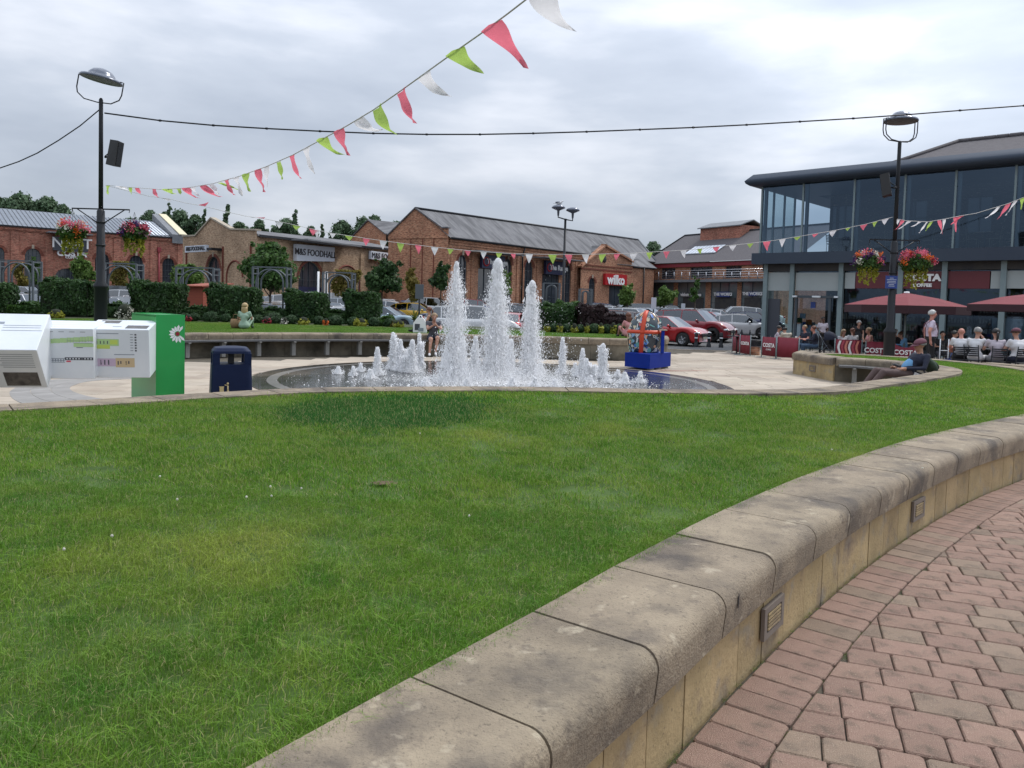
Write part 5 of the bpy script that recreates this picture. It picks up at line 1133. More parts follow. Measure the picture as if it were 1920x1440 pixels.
def blob_points(blobs, n, shell=.5):
    B = np.array(blobs, float); vol = (B[:, 3]*B[:, 4]*B[:, 5])**.7; k = rng.choice(len(B), n, p=vol/vol.sum()); v = rng.normal(0, 1, (n, 3)); v /= np.linalg.norm(v, axis=1)[:, None]
    r = np.clip(1-np.abs(rng.normal(0, shell*.5, n)), .1, 1)*(1+.16*np.sin(v[:, 0]*9+k)*np.sin(v[:, 2]*7+k*2)+(rng.normal(0, .10 if shell < .65 else .17, n) if shell > .2 else 0)); return B[k, :3]+v*r[:, None]*B[k, 3:], v
def crown_blobs(h0, h1, rad, n, seed, top=.6):
    r_ = random.Random(seed); o = []
    for i in range(n):
        t = (i+.5)/n; z = h0+(h1-h0)*t; k = math.sin(PI*min(1, .18+t*.8))**.6*(1-(1-top)*t); a = r_.uniform(0, 2*PI); d = rad*k*r_.uniform(.25, .62); s = rad*k*r_.uniform(.42, .66)
        o.append((d*math.cos(a), d*math.sin(a), z, s, s, s*.8))
    return o
def tree(name, label, x, y, h, rad, mat, trunk_h, seed, nl=4500, ls=.13, nb=13, group=None, tr=.09, z0=-.35, top=.6, lean=0, cat='tree'):
    t = thing(name, label, cat, (x, y, z0), 0, group); B = crown_blobs(trunk_h+rad*.25, h-rad*.2, rad, nb, seed, top)
    r_ = random.Random(seed+99); B = B+[(b[0]*1.45+r_.uniform(-.3,.3)*rad, b[1]*1.45, b[2]+r_.uniform(-.2,.25)*rad, b[3]*.45, b[4]*.45, b[5]*.45) for b in B for _ in (0, 1)]; P, Nn = blob_points(B, int(nl*1.3), .9); mkobj('crown', leaves('crown', P, ls, mat, Nn), t)
    mb = MB(); tp = h*.75; pts = [(lean*k/5, .04*math.sin(k*2+seed), tp*k/5) for k in range(6)]; mb.tube(pts, [tr*(1-.8*k/5) for k in range(6)], 8)
    for b in B[::2]:
        z1 = min(tp*.9, max(trunk_h*.8, b[2]-rad*.5)); mb.tube([(lean*z1/tp, 0, z1), (b[0]*.5, b[1]*.5, (z1+b[2])/2+.1), (b[0], b[1], b[2])], [tr*.45, tr*.3, tr*.1], 5)
    mb.build('trunk', M['bark'], t); return t
def tree_px(name, label, px, ytop, ybot, D, wpx, mat, seed, z0=-.35, **k):
    b = at(px, 570, D); ht = at(px, ytop, D).z-z0; cr = at(px, ybot, D).z-z0; rad = wpx/2/1442*D; return tree(name, label, b.x, b.y, ht, rad, mat, max(.6, cr), seed, z0=z0, **k)
gt = 'trees standing in the car park'
tree_px('maple_tree', 'large bushy maple with dark leaves behind the arch left of the foodhall sign', 506, 445, 548, 46, 106, M['leaf'], 3, nl=11000, ls=.13, nb=20, group=gt)
tree_px('round_tree', 'round dark green tree half hiding the second foodhall sign', 716, 478, 546, 50, 80, M['leafd'], 5, nl=9000, ls=.12, nb=16, group=gt)
tree_px('street_tree', 'bushy green tree right of the brown gable in front of the red warehouse', 826, 488, 545, 58, 46, M['leafd'], 6, nl=4500, ls=.13, nb=11, group=gt)
tree_px('street_tree', 'light feathery tree under the grey NEXT sign at far left', 152, 472, 528, 60, 58, M['leafl'], 7, nl=5000, ls=.13, nb=12, group=gt, z0=-.35, top=.3)
tree_px('street_tree', 'pale green spreading tree left of the brown gable by the grey arch', 350, 492, 536, 50, 74, M['leafl'], 8, nl=6000, ls=.12, nb=14, group=gt)
tree_px('street_tree', 'thin yellow green tree between the tall jets below the warehouse sign', 942, 500, 560, 54, 50, M['leafl'], 9, nl=3800, ls=.12, nb=12, group=gt)
tree_px('street_tree', 'small loose tree beside the red shop sign door', 1176, 530, 572, 60, 42, M['leafl'], 10, nl=3500, ls=.12, nb=10, group=gt)
tree_px('street_tree', 'rounded light green tree in front of the glass shops left of vision express', 1246, 533, 574, 62, 44, M['leafl'], 11, nl=4200, ls=.12, nb=11, group=gt)
tree_px('street_tree', 'thin sparse tree rising past the balcony of the glass shops', 1303, 515, 568, 64, 26, M['leaf'], 12, nl=1400, ls=.12, nb=8, group=gt)
tree_px('young_tree', 'spindly young tree in front of the second arched window on the left', 62, 478, 535, 55, 34, M['leaf'], 13, nl=1400, ls=.12, nb=9, group=gt)
tree_px('young_tree', 'slender dark leaved young tree right of the left lamp post', 250, 488, 538, 55, 24, M['leaf'], 14, nl=1100, ls=.12, nb=8, group=gt)
tree_px('climbing_shrub', 'yellowing climber on a frame between the food store and warehouse gable', 772, 498, 566, 56, 36, M['climb'], 15, nl=4200, ls=.12, nb=12, top=.9, cat='shrub')
def climber(px0, px1, yt, yb, D, label, seed):
    a = at(px0, 570, D); b = at(px1, 570, D); zt = at((px0+px1)/2, yt, D).z; zb_ = at((px0+px1)/2, yb, D).z; n = 2600
    P = np.stack([rng.uniform(a.x, b.x, n), rng.normal(D, .15, n), zb_+(zt-zb_)*rng.random(n)**.9], 1); P[:, 0] += .25*np.sin(P[:, 2]*3+seed)
    t = thing('climbing_shrub', label, 'shrub', ((a.x+b.x)/2, D, -.35)); mkobj('foliage', leaves('foliage', P-np.array([(a.x+b.x)/2, D, -.35]), .12, M['climb']), t)
    mb = MB()
    for i in range(6): x = (a.x-b.x)/2+(b.x-a.x)*i/5; mb.tube([(x, 0, 0), (x, 0, zt+.1)], .025, 5)
    mb.build('trellis', M['black'], t)
climber(30, 46, 493, 540, 72, 'yellow climber on the brick pier beside the far left arched window', 1)
climber(212, 240, 490, 545, 75, 'autumn coloured climber between the lamp post and the slender tree', 2)
climber(624, 672, 506, 556, 66, 'faded climber covering the blind brick arch right of the posts', 3)
# ---- background woods and poplars
def mass_tree(name, label, px, ytop, D, wpx, mat, seed, n=2600, ls=.5, nb=9, tall=.6, z0=-.35, cat='tree', group=None, base=455):
    b = at(px, 570, D); zt = at(px, ytop, D).z; zb_ = at(px, base, D).z; rad = wpx/2/1442*D*1.6; t = thing(name, label, cat, (b.x, b.y, z0), 0, group); r_ = random.Random(seed); B = []; nb *= 4; n = int(n*1.3)
    for i in range(nb):
        k = i/(nb-1); z = zb_+(zt-zb_)*k; R_ = rad*math.sqrt(max(.05, 1-(k*.97)**2.2)); w = rad*r_.uniform(.16, .34); a = r_.uniform(0, 2*PI); B.append((math.cos(a)*max(0, R_-w)*r_.uniform(.5, 1), math.sin(a)*(R_-w)*.6, z-z0-w*.8, w, w, w*.8))
    P, Nn = blob_points(B, int(n*3.0), .9); mkobj('crown', leaves('crown', P, ls*.62, mat, Nn), t)
    mb = MB(); mb.tube([(0, 0, 0), (0, 0, (zt-z0)*.85)], [rad*.12+.15, .08], 6); mb.build('trunk', M['bark'], t); return t
def poplar(label, px, ytop, D, wpx, seed):
    b = at(px, 570, D); zt = at(px, ytop, D).z; t = thing('poplar_tree', label, 'tree', (b.x, b.y, -.35), 0, 'poplars behind the sheds'); rad = wpx/2/1442*D; r_ = random.Random(seed); B = []; z = 3.0
    while z < zt-.5:
        k = z/zt; w = rad*(1-k**3*.75)*r_.uniform(.6, 1.0); B.append((r_.uniform(-.3, .3)*rad, r_.uniform(-.3, .3)*rad, z, w*.8, w*.8, w*1.6)); z += rad*.9
    P, Nn = blob_points(B, 2600, .5); mkobj('crown', leaves('crown', P, .38, M['leafh'], Nn), t); mb = MB(); mb.tube([(0, 0, 0), (0, 0, zt*.9)], [.35, .05], 6); mb.build('trunk', M['bark'], t)
gw = 'broadleaf trees behind the buildings'
for i, (px, yt, w, wh) in enumerate(((-10,366,80,'leftmost of the wooded clump at far left'),(40,361,70,'middle crown of the clump at far left'),(88,368,64,'right hand crown of the clump at far left'),(118,384,30,'low one at right of the clump'))):
    mass_tree('background_tree', 'dense dark tree above the ribbed roof, '+wh, px, yt, 150, w, M['leafh'], 20+i, 3200, .55, tall=.45, group=gw, base=420)
for i, (px, yt, w, wh) in enumerate(((245,408,40,'low tree above the ribbed roof right of the post'),(280,393,44,'round crown left of the cream gable capping'),(308,396,36,'crown directly behind the cream gable capping'),(335,392,50,'widest crown between cream capping and brown gable'),(365,402,36,'rounded crown touching the brown gable'),(448,416,36,'low crown right of the brown gable'),
        (485,411,30,'small round tree alone on the skyline'),(535,408,50,'spreading tree left of the third tall poplar'),(582,424,26,'pointed tree below the small conifer'),(640,412,50,'leftmost tree of the long wood behind the small gable'),(680,406,50,'second tree of the long wood behind the small gable'),(700,403,34,'highest tree of the long wood beside the tall gable'),(742,414,50,'last tree of the wood left of the tall gable'))):
    mass_tree('background_tree', 'dark tree behind buildings, '+wh, px, yt, 165, w, M['leafh'], 30+i, 2400, .5, tall=.4, group=gw, base=462)
poplar('slim poplar above the cream gable capping', 316, 372, 150, 15, 1); poplar('thin poplar beside the brown gable peak', 381, 386, 150, 12, 2); poplar('tall double topped poplar right of the brown gable', 422, 372, 150, 20, 3)
poplar('tall poplar on the skyline over the foodhall roof', 551, 382, 150, 22, 4); poplar('short narrow poplar at the left end of the long wood', 602, 410, 160, 10, 5)
mass_tree('background_tree', 'dark wispy tree between the warehouse roof and the shop block roof', 1222, 452, 140, 40, M['leafh'], 60, 1500, .4, base=500, group=gw)
# ---- hedges, bushes and bedding on the far terrace
def hedge(name, label, pa, pb, ytop, D, dep, mat, n, ls=.06, group=None, base=FZ, rnd=.12, cat='hedge'):
    a = at(pa, 570, D); b = at(pb, 570, D); w = b.x-a.x; h = at((pa+pb)/2, ytop, D).z-base; t = thing(name, label, cat, ((a.x+b.x)/2, D, base), 0, group)
    # leafy skin over a twiggy core
    N_ = int(n); f = rng.random(N_); A1, A2, A3 = w*h, w*dep, dep*h; T = A1*1.2+A2+2*A3; P = np.zeros((N_, 3)); Nn = np.zeros((N_, 3)); 
    k1 = f < A1/T; k2 = (~k1) & (f < (A1+A2)/T); k3 = (~k1) & (~k2) & (f < (A1+A2+2*A3)/T); k4 = ~(k1 | k2 | k3)
    u = rng.uniform(-.5, .5, N_)*w; v = rng.random(N_)*h; q = rng.uniform(-.5, .5, N_)*dep
    P[k1] = np.stack([u, np.full(N_, -dep/2), v], 1)[k1]; Nn[k1] = (0, -1, 0); P[k2] = np.stack([u, q, np.full(N_, h)], 1)[k2]; Nn[k2] = (0, 0, 1)
    sg = np.sign(rng.random(N_)-.5); P[k3] = np.stack([sg*w/2, q, v], 1)[k3]; Nn[k3] = np.stack([sg, sg*0, sg*0], 1)[k3]; P[k4] = np.stack([u, np.full(N_, dep/2), v], 1)[k4]; Nn[k4] = (0, 1, 0)
    # soften corners and surface
    c = np.array([0, 0, h/2]); r = (P-c)/np.array([w/2, dep/2, h/2]); rr = np.sort(np.abs(r), axis=1)[:, 1]; P -= (P-c)*(rnd*np.clip(rr-.55, 0, 1)**2*2)[:, None]
    wv = .08*np.sin(P[:, 0]*3.1+1)*np.sin(P[:, 2]*4)+.05*np.sin(P[:, 0]*7+P[:, 2]*5); P += Nn*(wv+rng.normal(0, .045, N_)-.03)[:, None]
    fo = mkobj('foliage', leaves('foliage', P, ls, mat, Nn), t)
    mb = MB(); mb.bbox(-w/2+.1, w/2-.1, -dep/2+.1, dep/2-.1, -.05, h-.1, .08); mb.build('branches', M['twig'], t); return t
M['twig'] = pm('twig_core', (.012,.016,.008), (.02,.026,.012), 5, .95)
HG = 'clipped dark hedge blocks behind the far lawn'
hedge('hedge_block', 'tall dark clipped bush behind the white panels left of the lamp post', 92, 186, 527, 30, 1.5, M['leafd'], 16000, rnd=.35, group=HG)
hedge('hedge_block', 'dark square hedge block between the lamp post and the red kiosk', 257, 341, 532, 30, 1.3, M['leafd'], 14000, group=HG)
hedge('hedge_block', 'broad rounded dark hedge behind the blonde woman', 398, 484, 538, 30, 1.4, M['leafd'], 15000, rnd=.35, group=HG)
hedge('hedge_block', 'dark square hedge block in front of the foodhall entrance', 542, 609, 549, 30.5, 1.3, M['leafd'], 13000, group=HG)
hedge('hedge_block', 'narrow upright square hedge block left of the silver car', 652, 709, 548, 30.5, 1.2, M['leafd'], 12000, group=HG)
hedge('hedge_block', 'dark bush at the left edge above the white panels', -30, 18, 530, 30, 1.3, M['leafd'], 6000, rnd=.35, group=HG)
LG = 'low hedge lengths behind the flower bed'
for a, b, yt, lab in ((18,96,573,'low loose hedge at far left behind the white panels'),(186,258,575,'low hedge length behind the green post top'),(341,400,581,'low hedge length below the red kiosk'),(484,544,583,'low hedge length under the large maple'),(609,653,588,'low hedge length between the two square blocks')):
    hedge('low_hedge', lab, a, b, yt, 30.2, .9, M['leafd'] if a > 100 else M['leaf'], 6500, group=LG)
hedge('shrub_mass', 'dark green shrub right of the tall jets', 1012, 1080, 572, 31, 1.6, M['leafd'], 9000, rnd=.5, cat='shrub'); hedge('shrub_mass', 'bright green leafy shrub top behind the dark one', 1040, 1092, 566, 32, 1.4, M['leaf'], 6000, rnd=.5, cat='shrub')
hedge('shrub_mass', 'purple black leaved shrub left of the sculpture', 1082, 1135, 572, 30.5, 1.6, M['leafpur'], 8000, rnd=.5, cat='shrub'); hedge('shrub_mass', 'low purple shrub in front of the dark parked car', 1128, 1182, 592, 29.5, 1.2, M['leafpur'], 6000, rnd=.5, cat='shrub')
hedge('shrub_mass', 'dark shrub tucked against the right tall jet', 990, 1016, 566, 31, 1.2, M['leafd'], 4000, rnd=.5, cat='shrub')
hedge('shrub_mass', 'sprawling green shrub low beside the silver car', 708, 740, 600, 29.3, .9, M['leaf'], 4500, rnd=.5, cat='shrub')
def ball(name, label, px, py, wpx, D, mat, n=1500, ls=.035, group=None, sq=.85, cat='shrub', base=FZ):
    p = at(px, py, D); r = wpx/2/1442*D; t = thing(name, label, cat, (p.x, D, base), 0, group); h = max(.15, p.z-base)
    sh_ = .12 if cat == 'shrub' and 'ball' in name else .6; P, Nn = blob_points([(0, 0, h*(1 if sh_ < .2 else .6), r, r, max(h, r*sq)*(1 if sh_ < .2 else .8))]+([(random.uniform(-.6,.6)*r, random.uniform(-.4,.4)*r, h*random.uniform(.4,1.2), r*.5, r*.5, r*.4) for _ in range(5)] if sh_ > .2 else []), n, sh_); P[:, 2] = np.maximum(P[:, 2], .01); mkobj('foliage', leaves('foliage', P, ls, mat, Nn), t)
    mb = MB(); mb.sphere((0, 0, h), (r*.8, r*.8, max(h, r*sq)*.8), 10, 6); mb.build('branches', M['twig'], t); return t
bl = [(346,620,18,'below the green post edge, half hidden'),(395,604,28,'large ball left of the blonde woman'),(364,612,18,'small ball left of the large one'),(423,611,18,'beside the blonde woman'),(483,611,20,'just right of the blonde woman'),(513,606,32,'broad one under the maple'),(545,611,22,'between the broad one and the yellow plant'),
      (597,611,20,'left of the orange flowers'),(629,607,26,'right of the orange flowers'),(661,612,22,'below the left corner of the narrow hedge'),(700,612,22,'below the narrow hedge block'),(730,612,20,'low one left of the yellow flowers')]
for px, py, w, lab in bl: ball('box_ball', 'clipped round box ball in the far bed, '+lab, px, py, w, 28.4, M['leafbal'], 1500, .035, 'clipped box balls in the far bed')
for k, (px, w) in enumerate(((1038,18),(1062,20),(1087,18),(1113,24),(1137,20),(1161,20))): ball('box_ball', 'round green ball right of the fountain, '+['first, nearest the right tall jet','second along the row','third along the row','fourth and largest of the row','fifth along the row','sixth, nearest the sculpture'][k], px, 617, w, 27.6, M['leafbal'], 1300, .035, 'green balls right of the fountain')
for k, (px, w) in enumerate(((1026,12),(1050,11),(1077,13),(1101,10),(1127,10),(1150,12))): ball('yellow_shrub', 'small yellow plant between the green balls, '+['leftmost','second from left','third from left','fourth from left','fifth from left','rightmost'][k], px, 614, w, 27.4, M['leafy'], 500, .045, 'yellow plants between the green balls')
ball('yellow_shrub', 'yellow green rounded plant centre of the far bed', 569, 608, 22, 28.0, M['leafy'], 800, .05); ball('yellow_shrub', 'tall lime green shrub at the foot of the narrow hedge', 677, 605, 22, 28.2, M['leafy'], 900, .06)
ball('yellow_shrub', 'golden low plant near the silver car', 748, 612, 20, 28.0, M['leafy'], 700, .05); ball('flower_clump', 'orange bedding flowers in the middle of the far bed', 611, 614, 11, 27.9, M['fora'], 260, .05, cat='flowers')
ball('flower_clump', 'red brown flowers right of the blonde woman', 500, 616, 20, 27.9, M['fred'], 110, .04, cat='flowers'); ball('flower_clump', 'red flowers beside the green post', 354, 615, 12, 27.9, M['fred'], 160, .045, cat='flowers')
ball('flower_clump', 'rusty grasses next to the golden plant', 735, 606, 20, 28.4, M['climb'], 500, .06, cat='flowers'); ball('flower_clump', 'white daisies behind the green post', 235, 583, 34, 28.0, M['fwhi'], 500, .045, cat='flowers'); ball('flower_clump', 'cream flowers below broad ball under the maple', 533, 614, 14, 27.9, M['fwhi'], 150, .04, cat='flowers')
ball('yellow_shrub', 'lime plant peeping above the white panels', 105, 588, 26, 27.8, M['leafy'], 600, .06)
tag(flat('far_bed', [(-30,27.7),(5.1,27.0),(5.1,31.4),(-33,32.5)], FZ+.001, M['soil']), kind='structure')
# spiky cordyline
t = thing('spiky_plant', 'spiky sword leaved plant in front of the yellow car', 'plant', tuple(at(778, 570, 28.5)[:2])+(FZ,)); 
for i in range(34):
    a = random.uniform(0, 2*PI); el = random.uniform(.3, 1.4); L_ = random.uniform(.45, .75); dx, dy = math.cos(a)*math.cos(el), math.sin(a)*math.cos(el); mb = MB(); pts = [(dx*L_*k/4, dy*L_*k/4, .25+math.sin(el)*L_*k/4-.28*(k/4)**2*L_) for k in range(5)]
    w = [.012, .02, .018, .012, .001]; n_ = Vector((-dy, dx, 0)).normalized(); vs = []
    for p, ww in zip(pts, w): vs += [Vector(p)-n_*ww, Vector(p)+n_*ww+Vector((0, 0, .004))]
    mb.add(vs, [(2*k, 2*k+1, 2*k+3, 2*k+2) for k in range(4)]); mb.build('leaf', M['leaf'] if i % 3 else M['climb'], t)
mb = MB(); mb.tube([(0, 0, 0), (0, 0, .28)], .05, 8); mb.build('stem', M['bark'], t)
# ---- grey steel garden arches
def arch(label, px0, px1, ytop, D, rzz=0, base=FZ, ysh=None):
    a = at(px0, 570, D); b = at(px1, 570, D); w = b.x-a.x; h = at((px0+px1)/2, ytop, D).z-base; t = thing('garden_arch', label, 'arch', ((a.x+b.x)/2, D, base), rzz, 'grey steel arches among the hedges'); hw = w/2
    for sx in (-1, 1):
        for sy in (-.3, .3):
            mb = MB(); mb.box(sx*hw-.035, sx*hw+.035, sy-.035, sy+.035, -.05, h); mb.build('post', M['arch'], t)
        mb = MB(); mb.box(sx*hw-.02, sx*hw+.02, -.26, .26, h-.3, h-.26); mb.box(sx*hw-.02, sx*hw+.02, -.26, .26, h-.08, h-.04); mb.build('side_rail', M['arch'], t)
    for sy in (-.3, .3):
        mb = MB(); r = hw-.14; mb.tube([(-r, sy, h-.1-r-1.2)]+[(r*math.cos(u), sy, h-.1-r+r*math.sin(u)) for u in np.linspace(PI, 0, 15)]+[(r, sy, h-.1-r-1.2)], .035, 6); mb.build('arch_hoop', M['arch'], t)
        mb = MB(); mb.box(-hw, hw, sy-.012, sy+.012, h-.02, h+.015); mb.build('top_rail', M['arch'], t)
for lab, a, b, y, D in (('grey arch at far left before the arched windows', 8, 70, 489, 33),('grey arch spanning the left lamp post', 190, 262, 494, 33),('grey arch above the red kiosk', 336, 405, 502, 31.3),('grey arch under the crown of the maple', 478, 541, 501, 31.5),
        ('grey arch right of the white posts', 608, 662, 511, 32.5),('grey arch left of the twin lamp post', 1018, 1048, 531, 34.5),('grey arch right of the twin lamp post', 1086, 1108, 542, 35.5)): arch(lab, a, b, y, D)
# ---- red timber kiosk
a = at(345, 570, 36); b = at(398, 570, 36); t = thing('timber_kiosk', 'small red timber kiosk with shallow roof behind the hedges', 'kiosk', (a.x, 36, -.35), R(-14)); w = (b.x-a.x)*1.05; hh = at(370, 537, 36).z+.35
for k in range(18):
    z = k*hh/18; mb = MB(); mb.box(0, w*.72, -.012, .01, z+.004, z+hh/18-.004); mb.build('board', M['shed'], t); mb = MB(); mb.box(w*.72, w*.72+.02, 0, 2.0, z+.004, z+hh/18-.004); mb.build('board', M['shed'], t)
mb = MB(); mb.box(.02, w*.72-.02, .012, 2.0, 0, hh-.02); mb.build('walls', M['redfas'], t); mb = MB(); roof_slab(mb, (-.12, -.25, hh+.03), (w*.72+.15, -.25, hh+.03), (w*.72+.15, 2.2, hh+.22), (-.12, 2.2, hh+.22), .05); mb.build('roof', M['shed'], t)
# ================================================================ CARS
def paint(name, c, metal=.2): return pm('paint_'+name, c, None, rough=.28, metal=metal, coat=.9)
PT = dict(white=paint('white', (.62,.63,.64), 0), silver=paint('silver', (.34,.37,.40), .6), grey=paint('grey', (.09,.10,.11), .5), black=paint('black', (.012,.013,.016)), red=paint('red', (.42,.012,.016)), dred=paint('deep_red', (.22,.008,.018)),
          blue=paint('blue', (.02,.06,.25), .4), dblue=paint('dark_blue', (.012,.022,.07), .4), yellow=paint('yellow', (.62,.36,.01)), lblue=paint('pale_blue', (.30,.40,.46), .5), green=paint('green', (.03,.08,.05), .4), plum=paint('plum', (.045,.02,.03), .3))
SPEC = {   # length, width, height, belt z, bonnet z, x of: windscreen base, roof start, roof end, rear glass base ; deck z
 'hatch': (4.1, 1.76, 1.46, .93, .92, 1.02, 1.78, 3.45, 4.0, .98), 'saloon': (4.6, 1.82, 1.44, .92, .90, 1.2, 2.0, 3.35, 4.05, 1.0), 'suv': (4.65, 1.92, 1.72, 1.06, 1.08, 1.15, 1.8, 4.05, 4.55, 1.1), 'estate': (4.6, 1.82, 1.5, .94, .92, 1.15, 1.95, 4.1, 4.5, 1.0), 'van': (4.9, 1.95, 1.95, 1.1, 1.08, .65, 1.35, 4.8, 4.88, 1.2)}
CARS = {}
def car_parts(kind):
    L, Wd, H, belt, bon, xw, xr0, xr1, xg, deck = SPEC[kind]; rw = .33 if kind not in ('suv', 'van') else .37; xf, xb = .82, L-.80; hw = Wd/2; parts = {}
    xs = sorted(set([round(v, 4) for v in list(np.linspace(0, L, 26))+[.03, .1, L-.03, L-.1]+[xf+ (rw+.06)*math.cos(a) for a in np.linspace(0, PI, 9)]+[xb+(rw+.06)*math.cos(a) for a in np.linspace(0, PI, 9)]]))
    def lower(x):
        z = .20+.05*max(0, 1-x/.3)+.06*max(0, 1-(L-x)/.3)
        for c in (xf, xb):
            if abs(x-c) < rw+.06: z = max(z, rw+math.sqrt(max(0, (rw+.06)**2-(x-c)**2)))
        return z
    def upper(x):
        if x < xw: k = x/xw; return .62+(bon-.62)*(1-(1-k)**3.2) if k < 1 else bon
        if x < xg: return bon+(deck-bon)*(x-xw)/(xg-xw)
        k = (L-x)/(L-xg+1e-6); return deck-.26*(1-k)**2
    def half(x): return hw*(1-.20*max(0, 1-x/.55)**2.2-.13*max(0, 1-(L-x)/.45)**2.2)
    vs = []; k = 6
    for x in xs:
        lo, up, h = lower(x), upper(x), half(x)
        for s in (-1, 1):
            col = []
            for j in range(k):
                t = j/(k-1); z = lo+(up-lo)*t; g = 1-.05*(1-t)**2-.035*max(0, t-.72)/.28; bump = .018 if .5 < t < .7 else 0; col.append((x, s*(h*g+bump*0), z))
            vs += col
        vs += [(x, -h*.55, up+.035), (x, 0, up+.05), (x, h*.55, up+.035)]
    st = 2*k+3; f = []
    for i in range(len(xs)-1):
        a = i*st; b = a+st
        for j in range(k-1): f += [(a+j, b+j, b+j+1, a+j+1), (a+k+j, a+k+j+1, b+k+j+1, b+k+j)]
        T = [k-1, 2*k, 2*k+1, 2*k+2, 2*k-1]
        for p, q in zip(T[:-1], T[1:]): f.append((a+p, b+p, b+q, a+q))
        f.append((a, a+k, b+k, b))
    e0 = (len(xs)-1)*st
    f.append(tuple([k-1-j for j in range(k)]+[k+j for j in range(k)]+[2*k+2, 2*k+1, 2*k])); f.append(tuple([e0+j for j in range(k)]+[e0+2*k, e0+2*k+1, e0+2*k+2]+[e0+2*k-1-j for j in range(k)]))
    mb = MB(); mb.add(vs, f, 0, True); parts['body'] = [('body', mb, 'paint', None)]
    # greenhouse
    pil = {'hatch': (2.6, 3.35), 'saloon': (2.65, 3.3), 'suv': (2.65, 3.75), 'estate': (2.65, 3.6), 'van': (2.1, 3.5)}[kind]; ths = .03
    gx = sorted(set([xw-.02, xw+(xr0-xw)*.5, xr0]+[xr0+(xr1-xr0)*i/6 for i in range(7)]+[xr1+(xg-xr1)*.5, xg]+[p-ths for p in pil]+[p+ths for p in pil]))
    def top(x):
        if x <= xr0: t = (x-xw)/(xr0-xw); return upper(x)+(H-.05-upper(x))*t
        if x <= xr1: t = (x-xr0)/(xr1-xr0); return H-.05+.05*math.sin(PI*min(1, t*1.15))-(.05*t if kind != 'van' else 0)
        t = (x-xr1)/(xg-xr1); return (H-.08)+(deck-(H-.08))*t**1.15
    def hb(x): return half(x)*.965
    def ht(x): return half(x)*.965-(.20 if kind != 'van' else .10)*min(1, (top(x)-upper(x))/(H-belt))
    ringp = []
    for x in gx: z0, z1 = upper(x)-.02, top(x); ringp.append([(x, -hb(x), z0), (x, -ht(x), z1), (x, 0, z1+.03), (x, ht(x), z1), (x, hb(x), z0)])
    gl = MB(); rf = MB(); ws = MB(); rg = MB(); sides = {}
    for i in range(len(gx)-1):
        a, b = ringp[i], ringp[i+1]; xm = (gx[i]+gx[i+1])/2; pillar = any(abs(xm-p) < ths for p in pil) or (kind == 'van' and xm > 2.2)
        for s, (p, q) in enumerate(((0, 1), (4, 3))):
            fr = .15; A0, A1, B0, B1 = Vector(a[p]), Vector(a[q]), Vector(b[p]), Vector(b[q])
            tgt = rf if pillar else sides.setdefault((s, 0 if xm < pil[0] else (1 if xm < pil[1] else 2)), MB())
            Am, Bm = A0.lerp(A1, .93), B0.lerp(B1, .93); order = lambda *v: v if s == 0 else v[::-1]
            tgt.add(list(order(A0, B0, Bm, Am)), [(0,1,2,3)], 0, True); rf.add(list(order(Am, Bm, B1, A1)), [(0,1,2,3)], 0, True)
        tg = ws if gx[i+1] <= xr0+1e-6 else (rg if gx[i] >= xr1-1e-6 and kind != 'van' else rf)
        if tg is not rf:      # glass with painted posts at its sides
            for s, (p, q) in enumerate(((1, 2), (2, 3))):
                A1, A2, B1, B2 = Vector(a[p]), Vector(a[q]), Vector(b[p]), Vector(b[q])
                if s == 0: Ak, Bk = A1.lerp(A2, .06), B1.lerp(B2, .06); rf.add([A1, B1, Bk, Ak], [(0,1,2,3)]); tg.add([Ak, Bk, B2, A2], [(0,1,2,3)], 0, True)
                else: Ak, Bk = A2.lerp(A1, .06), B2.lerp(B1, .06); rf.add([Ak, Bk, B2, A2], [(0,1,2,3)]); tg.add([A1, B1, Bk, Ak], [(0,1,2,3)], 0, True)
        else: rf.add([a[1], b[1], b[2], a[2]], [(0,1,2,3)], 0, True); rf.add([a[2], b[2], b[3], a[3]], [(0,1,2,3)], 0, True)
    P = [('roof', rf, 'paint'), ('windscreen', ws, 'glass')]+([('rear_window', rg, 'glass')] if rg.v else [])+[('side_window', m_, 'glass') for m_ in sides.values()]
    cab = MB(); cab.box(xw+.35, xg-.15, -hw*.7, hw*.7, .5, belt+.02); 
    for sx in (xr0+.45, xr0+1.35):
        for sy in (-.36, .36): cab.bbox(sx, sx+.14, sy-.24, sy+.24, belt-.1, min(H-.25, belt+.36), .04)
    P.append(('interior', cab, 'plastic'))
    for s in (-1, 1):
        mb = MB(); h = half(.1); mb.add([(.045, s*h*.96, .60), (.0, s*h*.50, .60), (.07, s*h*.50, .72), (.35, s*(half(.35)-.03), .80), (.30, s*(half(.3)+.006), .66)], [(0,1,2,3,4) if s < 0 else (4,3,2,1,0)])
        mb = MB(); mb.sphere((.17, s*(half(.17)-.13), .67), (.20, .15, .075), 10, 6); P.append(('headlight', mb, 'head'))
        mb = MB(); zt_ = .98 if kind in ('suv', 'van') else .84; mb.sphere((L-.10, s*(half(L-.1)-.11), zt_), (.11, .13, .10 if kind != 'suv' else .16), 10, 6); P.append(('tail_light', mb, 'tail'))
        mb = MB(); mb.sphere((xw+.55, s*(hw+.06), belt+.06), (.07, .11, .07), 8, 6); P.append(('mirror', mb, 'paint'))
        for p in (pil[0],):
            mb = MB(); mb.box(p+.12, p+.27, s*(half(p)*.985)-.02, s*(half(p)*.985)+.02, belt-.12, belt-.09); P.append(('door_handle', mb, 'paint'))
    mb = MB(); mb.bbox(-.015, .06, -.36, .36, .46, .62, .01); 
